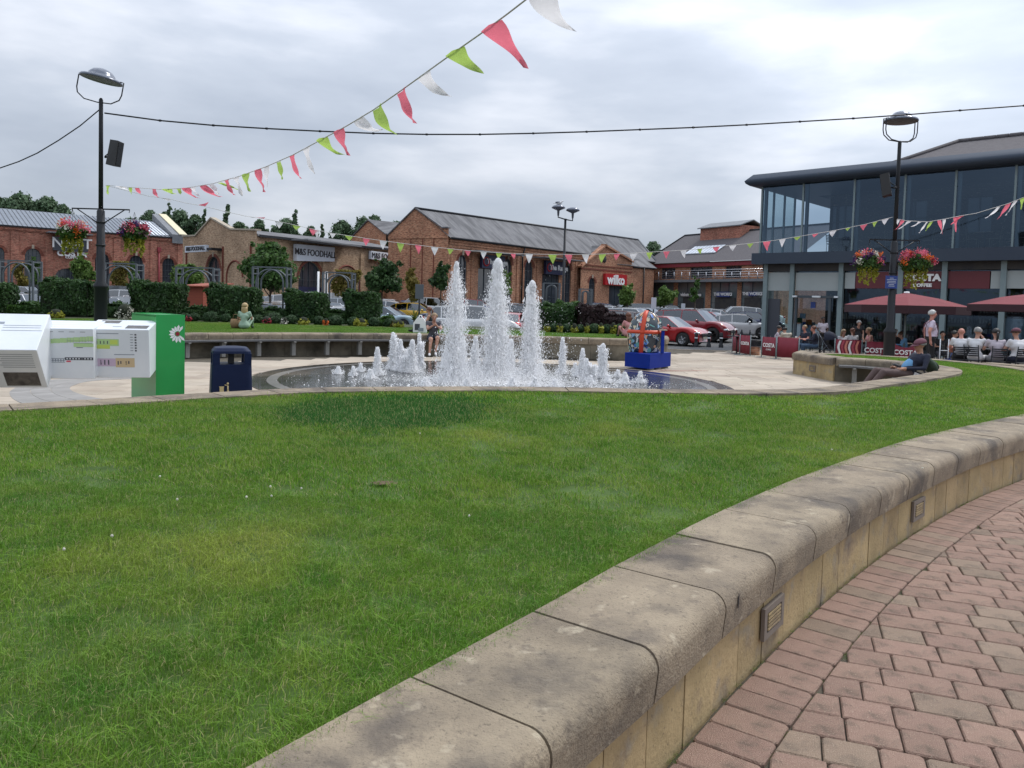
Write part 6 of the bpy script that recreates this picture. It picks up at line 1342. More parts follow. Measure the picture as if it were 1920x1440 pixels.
    P.append(('grille', mb, 'plastic')); mb = MB(); mb.box(-.03, -.016, -.26, .26, .38, .49); P.append(('number_plate', mb, 'plate')); mb = MB(); mb.box(L+.001, L+.016, -.26, .26, .62 if kind != 'van' else .5, .73 if kind != 'van' else .61); P.append(('number_plate', mb, 'plate'))
    mb = MB(); mb.bbox(.02, .2, -hw*.72, hw*.72, .22, .34, .02); mb.bbox(L-.2, L-.01, -hw*.75, hw*.75, .26, .42, .02); mb.box(xf+rw+.1, xb-rw-.1, -hw*.965, hw*.965, .17, .235); P.append(('trim', mb, 'plastic'))
    wells = MB()
    for c in (xf, xb): wells.box(c-rw-.05, c+rw+.05, -hw*.90, hw*.90, .16, rw*2+.02)
    P.append(('wheel_well', wells, 'plastic'))
    wh = []
    ty = MB(); ty.lathe([(rw*.62, -.10), (rw*.95, -.10), (rw, -.07), (rw, .07), (rw*.95, .10), (rw*.62, .10)], 24); ri = MB(); ri.lathe([(rw*.64, .085), (rw*.58, .07), (rw*.56, .02), (0, .01)], 20)
    for j in range(5):
        a = 2*PI*j/5; ri.add([(math.cos(a+d)*r, math.sin(a+d)*r, .07+(.015 if r < .1 else 0)) for d, r in ((-.5, .04), (.5, .04), (.16, rw*.6), (-.16, rw*.6))], [(0,1,2,3)])
    ri.lathe([(0, .09), (.05, .085), (.055, .06)], 10)
    for c in (xf, xb):
        for s in (-1, 1): wh.append((c, s*(hw-.10), rw, s))
    return P, parts['body'][0][1], ty, ri, wh, L
def build_car(kind):
    P, body, ty, ri, wh, L = car_parts(kind); off = Matrix.Translation((-L/2, 0, 0)); res = []
    def sh(m_): m_.v = [(v[0]-L/2, v[1], v[2]) for v in m_.v]; return m_
    mats = {'paint': PT['white'], 'glass': M['cglass'], 'plastic': M['plastic'], 'head': M['head'], 'tail': M['tail'], 'plate': M['plate']}
    return [('body', sh(body).mesh('body', PT['white']), 'paint')]+[(n, sh(m_).mesh(n, mats[k]), k) for n, m_, k in P], ty.mesh('tyre', M['tyre']), ri.mesh('rim', M['rim']), [(c-L/2, y, r, s) for c, y, r, s in wh]
def car(kind, col, label, x, y, deg, z=None, sc=1.0, far=False, rim=None):     # deg: heading of the car's nose in plan, 0 = +x
    if kind not in CARS: CARS[kind] = build_car(kind)
    z = float(lotz(x, y))-.0 if z is None else z; P, ty, ri, wh = CARS[kind]; t = thing('parked_van' if kind == 'van' else 'parked_car', label, 'van' if kind == 'van' else 'car', (x, y, z), R(deg+180), 'cars in the car park'); t.scale = (sc, sc, sc)
    for n, me, k in P:
        if far and n in ('door_handle', 'trim'): continue
        o = mkobj(n, me, t)
        if k == 'paint': o.material_slots[0].link = 'OBJECT'; o.material_slots[0].material = PT[col]
    for cx, cy, r, s in wh:
        w = mkobj('wheel', ty, t, loc=(cx, cy, r), rot=(-s*PI/2, 0, 0)); q = mkobj('rim', ri, w)
        if rim: q.material_slots[0].link = 'OBJECT'; q.material_slots[0].material = rim
    return t
def car_px(kind, col, label, px, D, deg, **k): D = D*1.1; p = at(px, 570, D); return car(kind, col, label, p.x, D, deg, **k)
car_px('hatch', 'red', 'bright red hatchback facing right just behind the sculpture', 1254, 36.6, -38, sc=1.02)
car_px('suv', 'dred', 'dark red luxury sport utility vehicle with black roof glass behind the red hatchback', 1300, 40.5, -35, sc=1.03, rim=M['rimd'])
car_px('hatch', 'white', 'white small hatchback behind the first red barrier beside the pavilion', 1392, 43.5, -18)
car_px('hatch', 'dblue', 'dark blue car just behind the white small hatchback', 1414, 48, -18, far=True)
car_px('suv', 'white', 'white tall estate in front of the blue shop sign', 1382, 60, 178, far=True)
car_px('saloon', 'red', 'red car peeping over the dark red vehicle windscreen', 1334, 46, -35, far=True)
car_px('suv', 'plum', 'very dark plum coloured off roader rear left of the sculpture', 1142, 36.5, 165)
car_px('suv', 'white', 'white tall car directly behind the sculpture head', 1186, 42, -30)
car_px('hatch', 'silver', 'silver hatchback nose behind the sculpture to the right', 1216, 50, -30, far=True)
car_px('suv', 'white', 'large white car seen through the tall jets', 886, 34.5, 4, sc=1.05)
car_px('hatch', 'red', 'red hatchback rear between the centre and right jets', 958, 36.5, 80)
car_px('hatch', 'blue', 'bright blue hatchback behind the thin tall jet', 880, 46, 185, far=True)
car_px('saloon', 'lblue', 'pale silver blue saloon right of the narrow hedge block', 722, 41.5, -12)
car_px('hatch', 'yellow', 'yellow hatchback behind the silver blue saloon', 783, 47, -4)
car_px('suv', 'white', 'white crossover behind the yellow hatchback', 812, 54, -8, far=True)
car_px('hatch', 'white', 'white car nose to the left of the yellow hatchback', 716, 50, 170, far=True)
car_px('saloon', 'blue', 'mid blue saloon behind the yellow hatchback roof', 762, 60, 172, far=True)
car_px('estate', 'grey', 'grey estate under the round dark tree', 706, 64, 8, far=True)
car_px('saloon', 'white', 'white car bonnet between the two square hedges', 640, 38, -60)
car_px('van', 'white', 'white van with blue stripe behind the left square hedge', 592, 62, 176)
car_px('hatch', 'silver', 'silver car below the white post right of the van', 650, 60, 10, far=True)
car_px('hatch', 'white', 'white car immediately right of the maple trunk', 534, 44, -30)
car_px('hatch', 'silver', 'silver car left of the maple trunk', 488, 42, 160)
car_px('estate', 'white', 'white estate further back left of the maple', 468, 58, 4, far=True); car_px('hatch', 'green', 'dark green car at the foot of the maple', 560, 40, -30); car_px('hatch', 'lblue', 'pale blue car behind the maple trunk', 515, 54, 12, far=True)
car_px('van', 'grey', 'grey people carrier right of the left lamp post', 226, 56, 0); car_px('hatch', 'silver', 'silver windscreen and bonnet below the people carrier', 228, 44, -50); car_px('hatch', 'white', 'white bonnet just left of the square hedge by the lamp', 252, 46, -60)
car_px('suv', 'silver', 'silver tail with red lights at far left', 44, 57, 5); car_px('hatch', 'grey', 'grey sloping rear with red light left of the tall bush', 82, 50, 12); car_px('suv', 'black', 'black car behind the silver tail at far left', 28, 66, 4, far=True); car_px('hatch', 'silver', 'pale car low in front at far left', 40, 47, 20)
r_ = random.Random(5)
rows = [(1060,70,'silver','left of the red shop sign door'),(1088,58,'white','behind the right grey arch'),(1110,66,'dblue','below the red shop sign'),(1136,60,'white','under the red shop sign door'),(1158,72,'black','by the small loose tree'),(1180,62,'white','below the small loose tree'),(1205,56,'grey','left of the rounded light tree'),
        (1232,64,'white','under the rounded light tree'),(1250,54,'silver','below the rounded light tree, nearer'),(1262,76,'black','by the brick pier of the glass shops'),(1286,60,'white','before the vision express doors'),(1300,70,'blue','bright blue under the optician sign'),(1322,56,'white','above the dark red vehicle roof'),(1345,66,'grey','left of the white tall estate'),
        (1046,60,'white','beside the twin lamp post base'),(1020,52,'white','right of the blunt jet top'),(1008,66,'silver','behind the left grey arch'),(985,58,'grey','hidden behind the blunt right jet'),(962,64,'silver','behind the red hatchback rear'),(948,50,'black','dark one between the jets'),(916,70,'white','behind the thick centre jet'),(900,62,'white','left of the thick centre jet'),(866,58,'dred','by the thin tall jet foot'),
        (838,66,'grey','under the street tree by the warehouse'),(690,72,'white','under the second foodhall sign'),(664,70,'silver','below the blind arch'),(560,70,'dblue','by the foodhall door'),(620,74,'grey','behind the white van'),(440,66,'silver','behind the broad hedge top'),(500,68,'white','behind the maple crown'),(420,56,'grey','right of the red kiosk roof'),(110,62,'grey','left of the tall bush top'),(150,70,'white','behind the tall clipped bush'),
        (275,66,'silver','right of the people carrier'),(310,60,'black','behind the square hedge near the kiosk'),(1400,72,'silver','far back under the balcony glass'),(1425,66,'white','seen through the pavilion corner glass')]
for px, D, c_, w in rows:
    kd = r_.choice(['hatch', 'hatch', 'saloon', 'suv', 'estate']); car_px(kd, c_, {'dblue':'dark blue','dred':'deep red'}.get(c_, c_)+' distant parked '+{'suv':'tall car','hatch':'hatchback','saloon':'saloon','estate':'estate car'}[kd]+' '+w, px, D, r_.choice([8, 175, -20, 160]), far=True)
for px, D, c_, kd, dg, w in ((480,40,'white','hatch',-40,'nearest the broad hedge, white'),(508,43,'silver','saloon',170,'silver, low beside the maple trunk'),(531,39,'grey','hatch',-35,'grey, right beside the maple trunk'),(555,50,'white','suv',5,'white, over the low hedge end'),(616,44,'white','hatch',-50,'white, left above the low hedge gap'),(630,54,'silver','estate',176,'silver, further back in the hedge gap'),(646,40,'white','saloon',-65,'white, touching the narrow hedge'),(58,44,'white','hatch',-30,'white, under the first far left arch'),(196,42,'white','hatch',-35,'white, just right of the lamp base'),(240,50,'white','suv',8,'white, behind the gap by the lamp'),(700,44,'grey','hatch',10,'grey, hugging the narrow hedge'),(735,54,'white','estate',-8,'white, over the silver blue roof'),(842,44,'dblue','hatch',170,'dark blue, left of the thin jet'),(915,42,'lblue','hatch',-10,'pale blue, behind the centre jet')):
    car_px(kd, c_, 'parked '+{'suv':'tall car','hatch':'hatchback','saloon':'saloon','estate':'estate car'}[kd]+' '+w, px, D, dg)
# trolley shelter posts, sign posts and car park furniture
def post_sign(name, label, px, ytop, D, w, h, mat, cat='sign', base=-.35, pole=.04):
    p = at(px, ytop, D); t = thing(name, label, cat, (p.x, D, base)); z = p.z-base; mb = MB(); mb.tube([(0, 0, 0), (0, 0, z)], pole, 8); mb.build('post', M['black'] if mat is not M['white'] else M['white'], t)
    if w: mb = MB(); mb.bbox(-w/2, w/2, -.05, -.02, z-h, z, .004); mb.build('sign_plate', mat, t)
    return t
post_sign('car_park_sign', 'grey backed square sign on a dark pole left of the woman in black', 787, 533, 33, .36, .62, M['arch'])
post_sign('white_post', 'tall white post left of the garden arch', 597, 509, 36, 0, 0, M['white'], 'post', pole=.05); post_sign('white_post', 'thicker tall white post right of the other one', 612, 509, 36, 0, 0, M['white'], 'post', pole=.07)
post_sign('bay_sign', 'small white notice board on a post before the glass shops', 1226, 558, 46, .3, .7, M['sgn_w']); post_sign('bay_sign', 'narrow white notice near the optician door', 1281, 569, 50, .25, .5, M['sgn_w'])
# ================================================================ STREET FURNITURE
def pxz(px, py, D): p = at(px, py, D); return p.x, p.z
def lamp_post(label, px, D, ztop, zbar, zthick, zb, barw, lean=0):
    p = at(px, 570, D); t = thing('lamp_post', label, 'street lamp', (p.x, D, zb))
    H_ = ztop-zb; mb = MB(); mb.tube([(0, 0, zthick-zb-.1), (0, 0, H_-.05), (0, 0, H_)], [.062, .055, .03], 12); mb.build('upper_pole', M['black'], t)
    mb = MB(); mb.lathe([(.17, 0), (.17, 1.1), (.19, 1.12), (.19, 1.18), (.115, 1.3), (.105, zthick-zb), (.06, zthick-zb+.06)], 14); mb.build('lower_pole', M['black'], t)
    for z in (zthick-zb-.35, zthick-zb-1.0): mb = MB(); mb.lathe([(.105, z), (.125, z+.01), (.125, z+.06), (.105, z+.07)], 12); mb.build('collar', M['black'], t)
    zz = zbar-zb
    for s in (-1, 1):
        mb = MB(); mb.box(min(0, s*barw), max(0, s*barw), -.018, .018, zz-.018, zz+.018); mb.tube([(s*barw*.97, 0, zz), (s*barw*1.0, 0, zz-.03), (s*barw*.98, 0, zz-.09)], .01, 5); mb.build('basket_arm', M['black'], t)
        mb = MB(); mb.tube([(s*.09, 0, zz-barw*.48), (s*barw*.82, 0, zz-.01)], .016, 6); mb.build('strut', M['black'], t)
    return t
def dome(t, r, z, tilt, dbl=False, ry=0):
    Mx = Matrix.Translation((0, 0, z)) @ Matrix.Rotation(ry, 4, 'Z') @ Matrix.Rotation(tilt, 4, 'Y')
    mb = MB(); mb.lathe([(r, 0), (r*1.02, .03), (r*.97, .07), (r*.66, .10), (r*.62, .17), (r*.45, .27), (r*.2, .32), (0, .33)], 28, M=Mx); hd = mb.build('lamp_dome', M['lampd'], t)
    mb = MB(); mb.lathe([(r*.98, .0), (r*.8, .03), (0, .035)], 28, M=Mx); mb.build('lamp_lens', M['lens'], hd)
    for yy in ((-.06, .06) if dbl else (0,)):
        w = r*1.17; h = .62; pts = [(-r*1.0, yy, .06), (-w, yy, .05), (-w, yy, -.30), (-w*.93, yy, -.45), (-w*.6, yy, -h+.03), (0, yy*.2, -h), (w*.6, yy, -h+.03), (w*.93, yy, -.45), (w, yy, -.30), (w, yy, .05), (r*1.0, yy, .06)]
        mb = MB(); mb.tube([Mx @ Vector(q) for q in pts], .017, 6); mb.build('yoke', M['black'], t)
M['lampd'] = pm('lamp_grey', (.10,.115,.15), None, rough=.25, metal=.3, coat=.5); M['lens'] = pm('lamp_lens', (.16,.16,.17), None, rough=.3)
def basket(label, px, py, D, r, cols, zarm=None, ncol=10):
    x, z = pxz(px, py, D); t = thing('hanging_basket', label, 'hanging basket', (x, D, z-.1), 0, 'flower baskets hanging from the lamp posts')
    mb = MB(); mb.lathe([(.0, -.2), (.13, -.17), (.2, -.06), (.22, .03), (.2, .03)], 16); mb.build('bowl', M['plastic'], t)
    P, Nn = blob_points([(0, 0, .03, r*.9, r*.8, r*.55)], 900, .4); mkobj('foliage', leaves('foliage', P, .06, M['leaf'], Nn), t)
    for i in range(ncol*2):
        m_ = cols[i % len(cols)]; a = 2*PI*i/(ncol*2)+random.uniform(-.2, .2); el = random.uniform(-.1, 1.2); q = np.array([r*.95*math.cos(a)*math.cos(el), r*.85*math.sin(a)*math.cos(el), .05+r*.7*math.sin(el)])
        P = q+rng.normal(0, .055, (55, 3)); mkobj('blossom', leaves('blossom', P, .045, M[m_], None, 1.1), t)
    n = 900; a = rng.uniform(0, 2*PI, n); k = rng.integers(0, 11, n); aa = k*2*PI/11; L_ = .35+.35*((k*7) % 5)/5; f = rng.random(n); P = np.stack([(r*.55+.03*f)*np.cos(aa)+rng.normal(0, .02, n), r*.5*np.sin(aa)+rng.normal(0, .02, n), -.05-L_*f*r*2.2], 1); mkobj('trailing_stems', leaves('trailing_stems', P, .04, M['leafy'], None), t)
    if zarm is not None:
        for j in range(3): mb = MB(); an = 2*PI*j/3; mb.tube([(.2*math.cos(an), .2*math.sin(an), .02), (0, 0, zarm-(z-.1))], .004, 4); mb.build('chain', M['black'], t)
    return t
def speaker(label, px, py, D, rz, s=1, pole_x=0):
    x, z = pxz(px, py, D); t = thing('loudspeaker', label, 'loudspeaker', (x, D, z), rz)
    mb = MB(); mb.add([(-.13, -.16, -.35), (.13, -.16, -.37), (.13, .14, -.35), (-.13, .14, -.31), (-.13, -.12, .36), (.13, -.14, .36), (.13, .14, .34), (-.13, .14, .36)], [(0,3,2,1),(4,5,6,7),(0,1,5,4),(1,2,6,5),(2,3,7,6),(3,0,4,7)]); mb.build('cabinet', M['plastic'], t)
    mb = MB(); mb.box(.131, .14, -.1, .1, -.31, .31); mb.build('front_grille', M['black'], t); mb = MB(); mb.tube([(-.13, 0, -.1), (-.30*s, 0, -.15)], .03, 6); mb.tube([(-.13, 0, .05), (-.30*s, 0, -.12)], .015, 5); mb.build('bracket', M['black'], t)
    t.rotation_euler = (0, R(9), rz); return t
zL = lambda y: at(190, y, 22).z; zR_ = lambda y: at(1675, y, 24.5).z
LP = lamp_post('tall dark lamp post with flower basket arms at the left by the green post', 189, 22, zL(184), zL(392), zL(396), FZ, .82)
dome(LP, .55, zL(152)-FZ+.02, R(10)); LP.location.x = at(189, 400, 22).x
RP_ = lamp_post('tall lamp post with flower baskets and blue notice in front of the cafe', 1676, 24.5, zR_(264), zR_(450), zR_(455), float(pz(12, 24.5))-.02, .80)
RP_.location.x = at(1676, 480, 24.5).x; dome(RP_, .50, zR_(228)-RP_.location.z, R(1), True, .25)
basket('basket of pink and orange flowers left of the left lamp post', 136, 432, 22, .40, ['fpink', 'fora', 'fpink', 'fwhi'], zL(393)); basket('basket of dark red and purple flowers right of the left lamp post', 252, 434, 22, .40, ['fred', 'fpur', 'leafpur', 'fpink'], zL(396))
basket('basket with purple and pink flowers left of the right lamp post', 1629, 488, 24.5, .45, ['fpur', 'fwhi', 'fpink', 'fpur', 'fora'], zR_(452)); basket('basket full of pink flowers right of the right lamp post', 1718, 490, 24.5, .52, ['fpink', 'fora', 'fpink', 'fred', 'fpink'], zR_(452))
speaker('black loudspeaker bracketed to the right side of the left lamp post', 216, 288, 22, R(-8)); sp_ = speaker('black loudspeaker on the left side of the right lamp post', 1661, 347, 24.5, R(150))
mb = MB(); mb.bbox(-.19, .19, -.02, 0, -.2, .2, .003); bs = thing('blue_notice', 'small blue notice plate fixed on the right lamp post', 'sign', (at(1671, 529, 24.36).x, 24.36, at(1671, 529, 24.36).z)); mb.build('plate', M['sgn_b'], bs)
for k in range(6): mb = MB(); w = [.06, .15, .13, .14, .08, .1][k]; mb.box(-w, w, -.024, -.0205, .12-k*.05, .132-k*.05); mb.build('print_line', M['panelw'], bs)
# twin headed lamp in the distance with a gull
D = 49; p = at(1058, 570, D); t = thing('twin_lamp_post', 'distant twin headed lamp post in front of the long warehouse', 'street lamp', (p.x, D, -.35)); zt = at(1060, 410, D).z+.35
t.location.x = at(1058, 480, D).x
mb = MB(); mb.tube([(0, 0, 0), (0, 0, 1.2), (0, 0, zt)], [.16, .09, .075], 10); mb.build('pole', M['black'], t)
for px, py in ((1047, 394), (1074, 399)):
    x, z = pxz(px, py, D); x -= t.location.x; z += .35; mb = MB(); mb.tube([(0, 0, zt-.05), (x, 0, zt-.02+(.1 if px < 1060 else -.1)), (x, 0, z)], .045, 6); mb.build('arm', M['black'], t)
    mb = MB(); mb.lathe([(.06, -.35), (.08, -.05), (.10, -.02), (.42, .12), (.44, .16), (.36, .26), (.18, .34), (0, .36)], 20, (x, 0, z)); mb.build('lamp_head', M['lampd'], t)
x, z = pxz(1048, 383, D); g_ = thing('gull', 'gull perched on the left head of the twin lamp', 'bird', (x, D, z-.12)); mb = MB(); mb.sphere((0, 0, .2), (.20, .08, .09), 10, 7, 0); mb.sphere((.2, 0, .31), (.055, .05, .055), 8, 6); mb.tube([(.12, 0, .22), (.2, 0, .31)], [.06, .045], 6); mb.tube([(.24, 0, .31), (.32, 0, .30)], [.02, .004], 5); mb.tube([(-.15, 0, .21), (-.36, 0, .17)], [.05, .01], 5); mb.build('body', M['white'], g_)
mb = MB(); mb.sphere((-.05, 0, .235), (.2, .085, .07), 10, 6); mb.build('wing', M['lampd'], g_); mb = MB(); mb.tube([(.02, .03, .12), (.02, .03, 0)], .008, 4); mb.tube([(.02, -.03, .12), (.02, -.03, 0)], .008, 4); mb.build('legs', M['fora'], g_)
# ---- cable and bunting
def plane_pt(px, py, A, B):
    d = _ray(px, py); nx, ny = B[1]-A[1], -(B[0]-A[0]); k = (A[0]*nx+A[1]*ny)/(d.x*nx+d.y*ny); return Vector((0, 0, CH))+float(k)*d
def interp(pts, px): return float(np.interp(px, [p[0] for p in pts], [p[1] for p in pts]))
LA = (LP.location.x, 22.0); RA = (RP_.location.x, 24.5)
cabp = [(196,212),(300,226),(400,235),(500,241),(600,246),(700,250),(800,252),(900,252),(1000,250),(1100,247),(1200,243),(1300,239),(1400,234),(1500,228),(1600,222),(1700,215),(1800,207),(1920,198),(2100,186)]
mb = MB(); pts = [plane_pt(x, y, LA, (RA[0], 24.2)) for x, y in cabp]; mb.tube(pts, .022, 6)
for i, p in enumerate(pts[1:-1]): mb.tube([p-Vector((.03, 0, 0)), p+Vector((.03, 0, 0))], .034, 6)
tag(mb.build('overhead_cable', M['black']), 'thick black cable strung across the sky between the two tall lamp posts', 'cable')
mb = MB(); mb.tube([plane_pt(x, y, LA, (-30, 20)) for x, y in ((186,206),(150,236),(110,263),(70,287),(35,303),(0,315),(-60,328),(-140,338))], .016, 6); tag(mb.build('overhead_cable', M['black']), 'thin cable dropping from the left lamp post out of the left edge', 'cable')
ENDA = at(985, 0, 5.0); ENDA = (ENDA.x, ENDA.y)
def bunting(label, cpts, A, B, flags, r=.006, wob=.0):
    pts = [plane_pt(x, y, A, B) for x, y in cpts]; o = pts[0].copy(); t = thing('bunting', label, 'bunting', tuple(o)); mb = MB(); mb.tube([p-o for p in pts], r, 5); mb.build('cord', M['cord'], t)
    nrm = Vector((B[1]-A[1], -(B[0]-A[0]), 0)).normalized(); cn = {'p': ('flp', 'pink'), 'g': ('flg', 'green'), 'w': ('flw', 'white')}
    for i, (x0, y0, x1, y1, tx, ty, c) in enumerate(flags):
        a = plane_pt(x0, y0, A, B); b = plane_pt(x1, y1, A, B); q = plane_pt(tx, ty, A, B); L_ = ((a+b)/2-q).length; q += nrm*random.uniform(-.12, .12)*L_
        mb = MB(); vs = []; n = 9; mid = (a+b)/2; bend = Vector((0, 0, -1))*L_*.10+nrm*L_*random.uniform(-.15, .15)
        sag = (q-mid).cross(nrm).normalized()*L_*random.uniform(-.04, .10)*(1 if tx > x0 else -1)
        for k in range(n+1):
            u = k/n; off = (bend*.4+sag)*4*u*(1-u)*.6; w = 1-u**1.15
            ca_, cb_ = mid.lerp(q, u)+(a-mid)*w, mid.lerp(q, u)+(b-mid)*w; rip = nrm*math.sin(u*7+i)*L_*.03
            vs += [ca_+off-o+rip, (ca_+cb_)/2+off-o+rip*1.6, cb_+off-o-rip]
        fs = []
        for k in range(n): s = 3*k; fs += [(s, s+1, s+4, s+3), (s+1, s+2, s+5, s+4)]
        mb.add(vs, fs, 0, True); mb.build('flag', M[cn[c][0]], t)['label'] = cn[c][1]+' triangular flag'
    return t
Ap = [(198,347),(240,351),(300,355),(345,353),(400,344),(450,330),(500,312),(550,290),(600,263),(650,236),(700,206),(750,171),(800,135),(850,99),(900,64),(950,27),(985,0),(1040,-42)]
Af = [(990,-4,1034,-38,1072,57,'w'),(905,60,938,36,982,127,'p'),(838,106,868,86,914,140,'g'),(782,148,806,130,852,182,'w'),(742,177,761,163,789,233,'p'),(696,208,716,193,746,253,'g'),(662,228,680,216,724,243,'w'),(627,248,643,240,664,293,'p'),(596,264,611,256,647,290,'g'),(568,280,581,273,590,326,'w'),(542,294,553,289,558,334,'p'),(517,305,527,301,533,337,'g'),
      (495,314,505,310,505,352,'w'),(478,320,488,316,504,361,'p'),(455,328,466,324,475,360,'g'),(438,334,447,331,462,369,'w'),(420,339,430,336,443,366,'p'),(405,343,415,341,437,355,'g'),(391,346,400,344,414,366,'w'),(375,349,386,347,412,368,'p'),(343,353,355,352,371,371,'p'),(357,352,366,351,372,368,'w'),(330,354,340,353,342,365,'g'),(284,354,294,354,297,370,'p'),(252,352,262,353,261,364,'p'),(241,351,248,352,246,365,'g'),(218,349,232,350,240,358,'w'),(305,355,320,354,330,363,'g'),(199,348,206,348,199,365,'g')]
bunting('bunting rising from the left lamp post over the camera at top centre', Ap, LA, ENDA, Af, .006)
Bp = [(200,348),(240,358),(280,368),(318,373),(350,381),(380,386),(420,396),(460,405),(500,411),(540,419),(580,428),(620,437),(660,443),(700,449),(760,457),(820,464),(880,470),(950,475),(1020,477),(1100,477),(1180,475),(1250,471),(1300,468),(1350,462),(1400,457),(1450,451),(1500,443),(1560,433),(1620,421),(1674,407)]
Bf = [(300,370,318,373,322,378,'w'),(372,384,384,387,391,379,'p'),(412,394,424,397,432,400,'w'),(445,401,466,406,480,408,'w'),(480,407,492,410,497,407,'p')]
for cx, hw, h_, c in ((523,8,13,'w'),(556,8,9,'g'),(588,8,12,'p'),(594,5,16,'w'),(624,6,9,'w'),(654,8,9,'g'),(687,7,14,'p'),(719,7,17,'w'),(751,7,18,'g'),(784,6,17,'p'),(815,7,16,'w'),(845,6,11,'g'),(877,6,11,'p'),(907,6,14,'w'),(936,6,12,'g'),(962,5,11,'p'),(992,7,18,'w'),(1036,8,18,'g'),(1066,7,18,'p'),(1098,7,17,'w'),(1130,7,17,'g'),(1157,6,13,'p'),(1188,7,16,'w'),(1218,6,14,'g'),(1250,6,14,'p'),(1282,6,15,'w'),(1312,5,10,'g'),(1343,7,10,'p'),(1374,7,11,'w'),(1407,6,9,'g'),(1438,7,18,'p'),(1467,6,15,'w'),(1495,7,7,'g'),(1529,6,7,'p'),(1562,7,12,'w'),(1590,5,6,'g'),(1620,7,11,'p'),(1641,5,10,'g'),(1660,7,11,'w')):
    Bf.append((cx-hw, interp(Bp, cx-hw), cx+hw, interp(Bp, cx+hw), cx+random.uniform(-2, 2)-(3 if cx > 1500 else 0), interp(Bp, cx)+h_, c))
bunting('long low bunting strung across the square between both lamp posts', Bp, LA, RA, Bf, .007)
Cp = [(1677,410),(1700,414),(1740,416),(1770,411),(1800,405),(1830,400),(1860,391),(1890,382),(1920,370),(1990,345)]
Cf = [(1682,411,1687,412,1675,430,'w'),(1690,412,1696,413,1679,432,'p'),(1702,414,1708,415,1686,430,'w'),(1722,415,1728,416,1705,425,'w'),(1736,416,1741,416,1722,437,'w'),(1744,415,1751,414,1733,433,'g'),(1757,413,1764,412,1764,439,'p'),(1768,411,1773,410,1765,438,'w'),(1788,408,1797,406,1791,435,'p'),(1800,405,1808,404,1781,422,'p'),(1815,402,1824,401,1793,404,'g'),(1868,389,1878,386,1844,409,'w'),(1886,383,1897,379,1871,412,'p'),(1902,377,1908,375,1888,404,'w'),(1913,373,1922,369,1915,393,'g')]
bunting('wind twisted bunting running from the right lamp post out of the right edge', Cp, RA, (RA[0]+1.2, 17.0), Cf, .009)
# ---- white information cubes on the green post
inf = thing('information_cubes', 'row of white printed information cubes tilted on an axle beside the green post', 'information display', (0, 0, 0)); a_ = R(15); cu_h = .60
M['ink'] = pm('print_dark', (.06,.065,.08), None, rough=.5); M['inkl'] = pm('print_mid', (.25,.28,.32), None, rough=.5); M['pg'] = pm('print_green', (.38,.56,.25), (.42,.6,.28), 3, .5); M['py'] = pm('print_lime', (.50,.62,.12), None, rough=.5); M['pp'] = pm('print_lilac', (.52,.40,.52), None, rough=.5); M['po'] = pm('print_sand', (.55,.42,.25), None, rough=.5); M['photo'] = pm('print_photo', (.035,.03,.03), (.12,.11,.10), 14, .4)
def cube(pxc, D, zc, w, tilt, deco):
    p = at(pxc, 570, D); c = mkobj('cube', None, inf); Mx = Matrix.Translation((p.x, D, zc)) @ Matrix.Rotation(a_, 4, 'Z') @ Matrix.Rotation(tilt, 4, 'X'); hw, h = w/2, cu_h/2
    mb = MB(); mb.cbox((0, 0, 0), (w, cu_h, cu_h)); me = mb.mesh('cube', M['panelw']); bpy.data.objects.remove(c); c = mkobj('cube', me, inf); c.matrix_local = Mx
    bv = c.modifiers.new('edge', 'BEVEL'); bv.width = .008; bv.segments = 2
    def pr(x0, x1, z0, z1, m_, face='f'):     # print on front face, fractions from the lower left
        mb = MB(); X0, X1, Z0, Z1 = -hw+w*x0, -hw+w*x1, -h+cu_h*z0, -h+cu_h*z1; e_ = h+.0015+.0008*PRC[0]/10; PRC[0] = (PRC[0]+1) % 10
        if face == 'f': v = [(X0, -e_, Z0), (X1, -e_, Z0), (X1, -e_, Z1), (X0, -e_, Z1)]
        elif face == 't': v = [(X0, Z0, e_), (X1, Z0, e_), (X1, Z1, e_), (X0, Z1, e_)]
        mb.add(v, [(0,1,2,3)]); mb.build('print', M[m_], c)
    deco(pr); return c
PRC = [0]
def d3(pr):
    pr(.02, .52, .66, .80, 'pg'); pr(.02, .38, .60, .68, 'py'); pr(.38, .50, .69, .78, 'py'); pr(.02, .46, .24, .40, 'pp'); pr(.46, .76, .22, .41, 'po'); pr(.04, .18, .535, .545, 'ink'); pr(.03, .16, .11, .12, 'ink'); pr(.18, .52, .905, .92, 'inkl'); pr(.44, .76, .475, .49, 'inkl')
    for i in range(7): pr(.70, .745, .56+i*.055, .575+i*.055, 'inkl'); pr(.77, .80, .55+i*.055, .58+i*.055, 'ink')
    for i in range(6): pr(.06+i*.055, .075+i*.055, .70, .76, 'ink'); pr(.04+i*.06, .06+i*.06, .27, .37, 'ink'); pr(.49+i*.042, .51+i*.042, .27+.02*(i % 3), .35, 'ink')
    pr(.10, .42, .62, .92, 'photo', 't'); pr(.60, .95, .10, .42, 'photo', 't'); pr(.38, .52, .25, .30, 'inkl', 't')
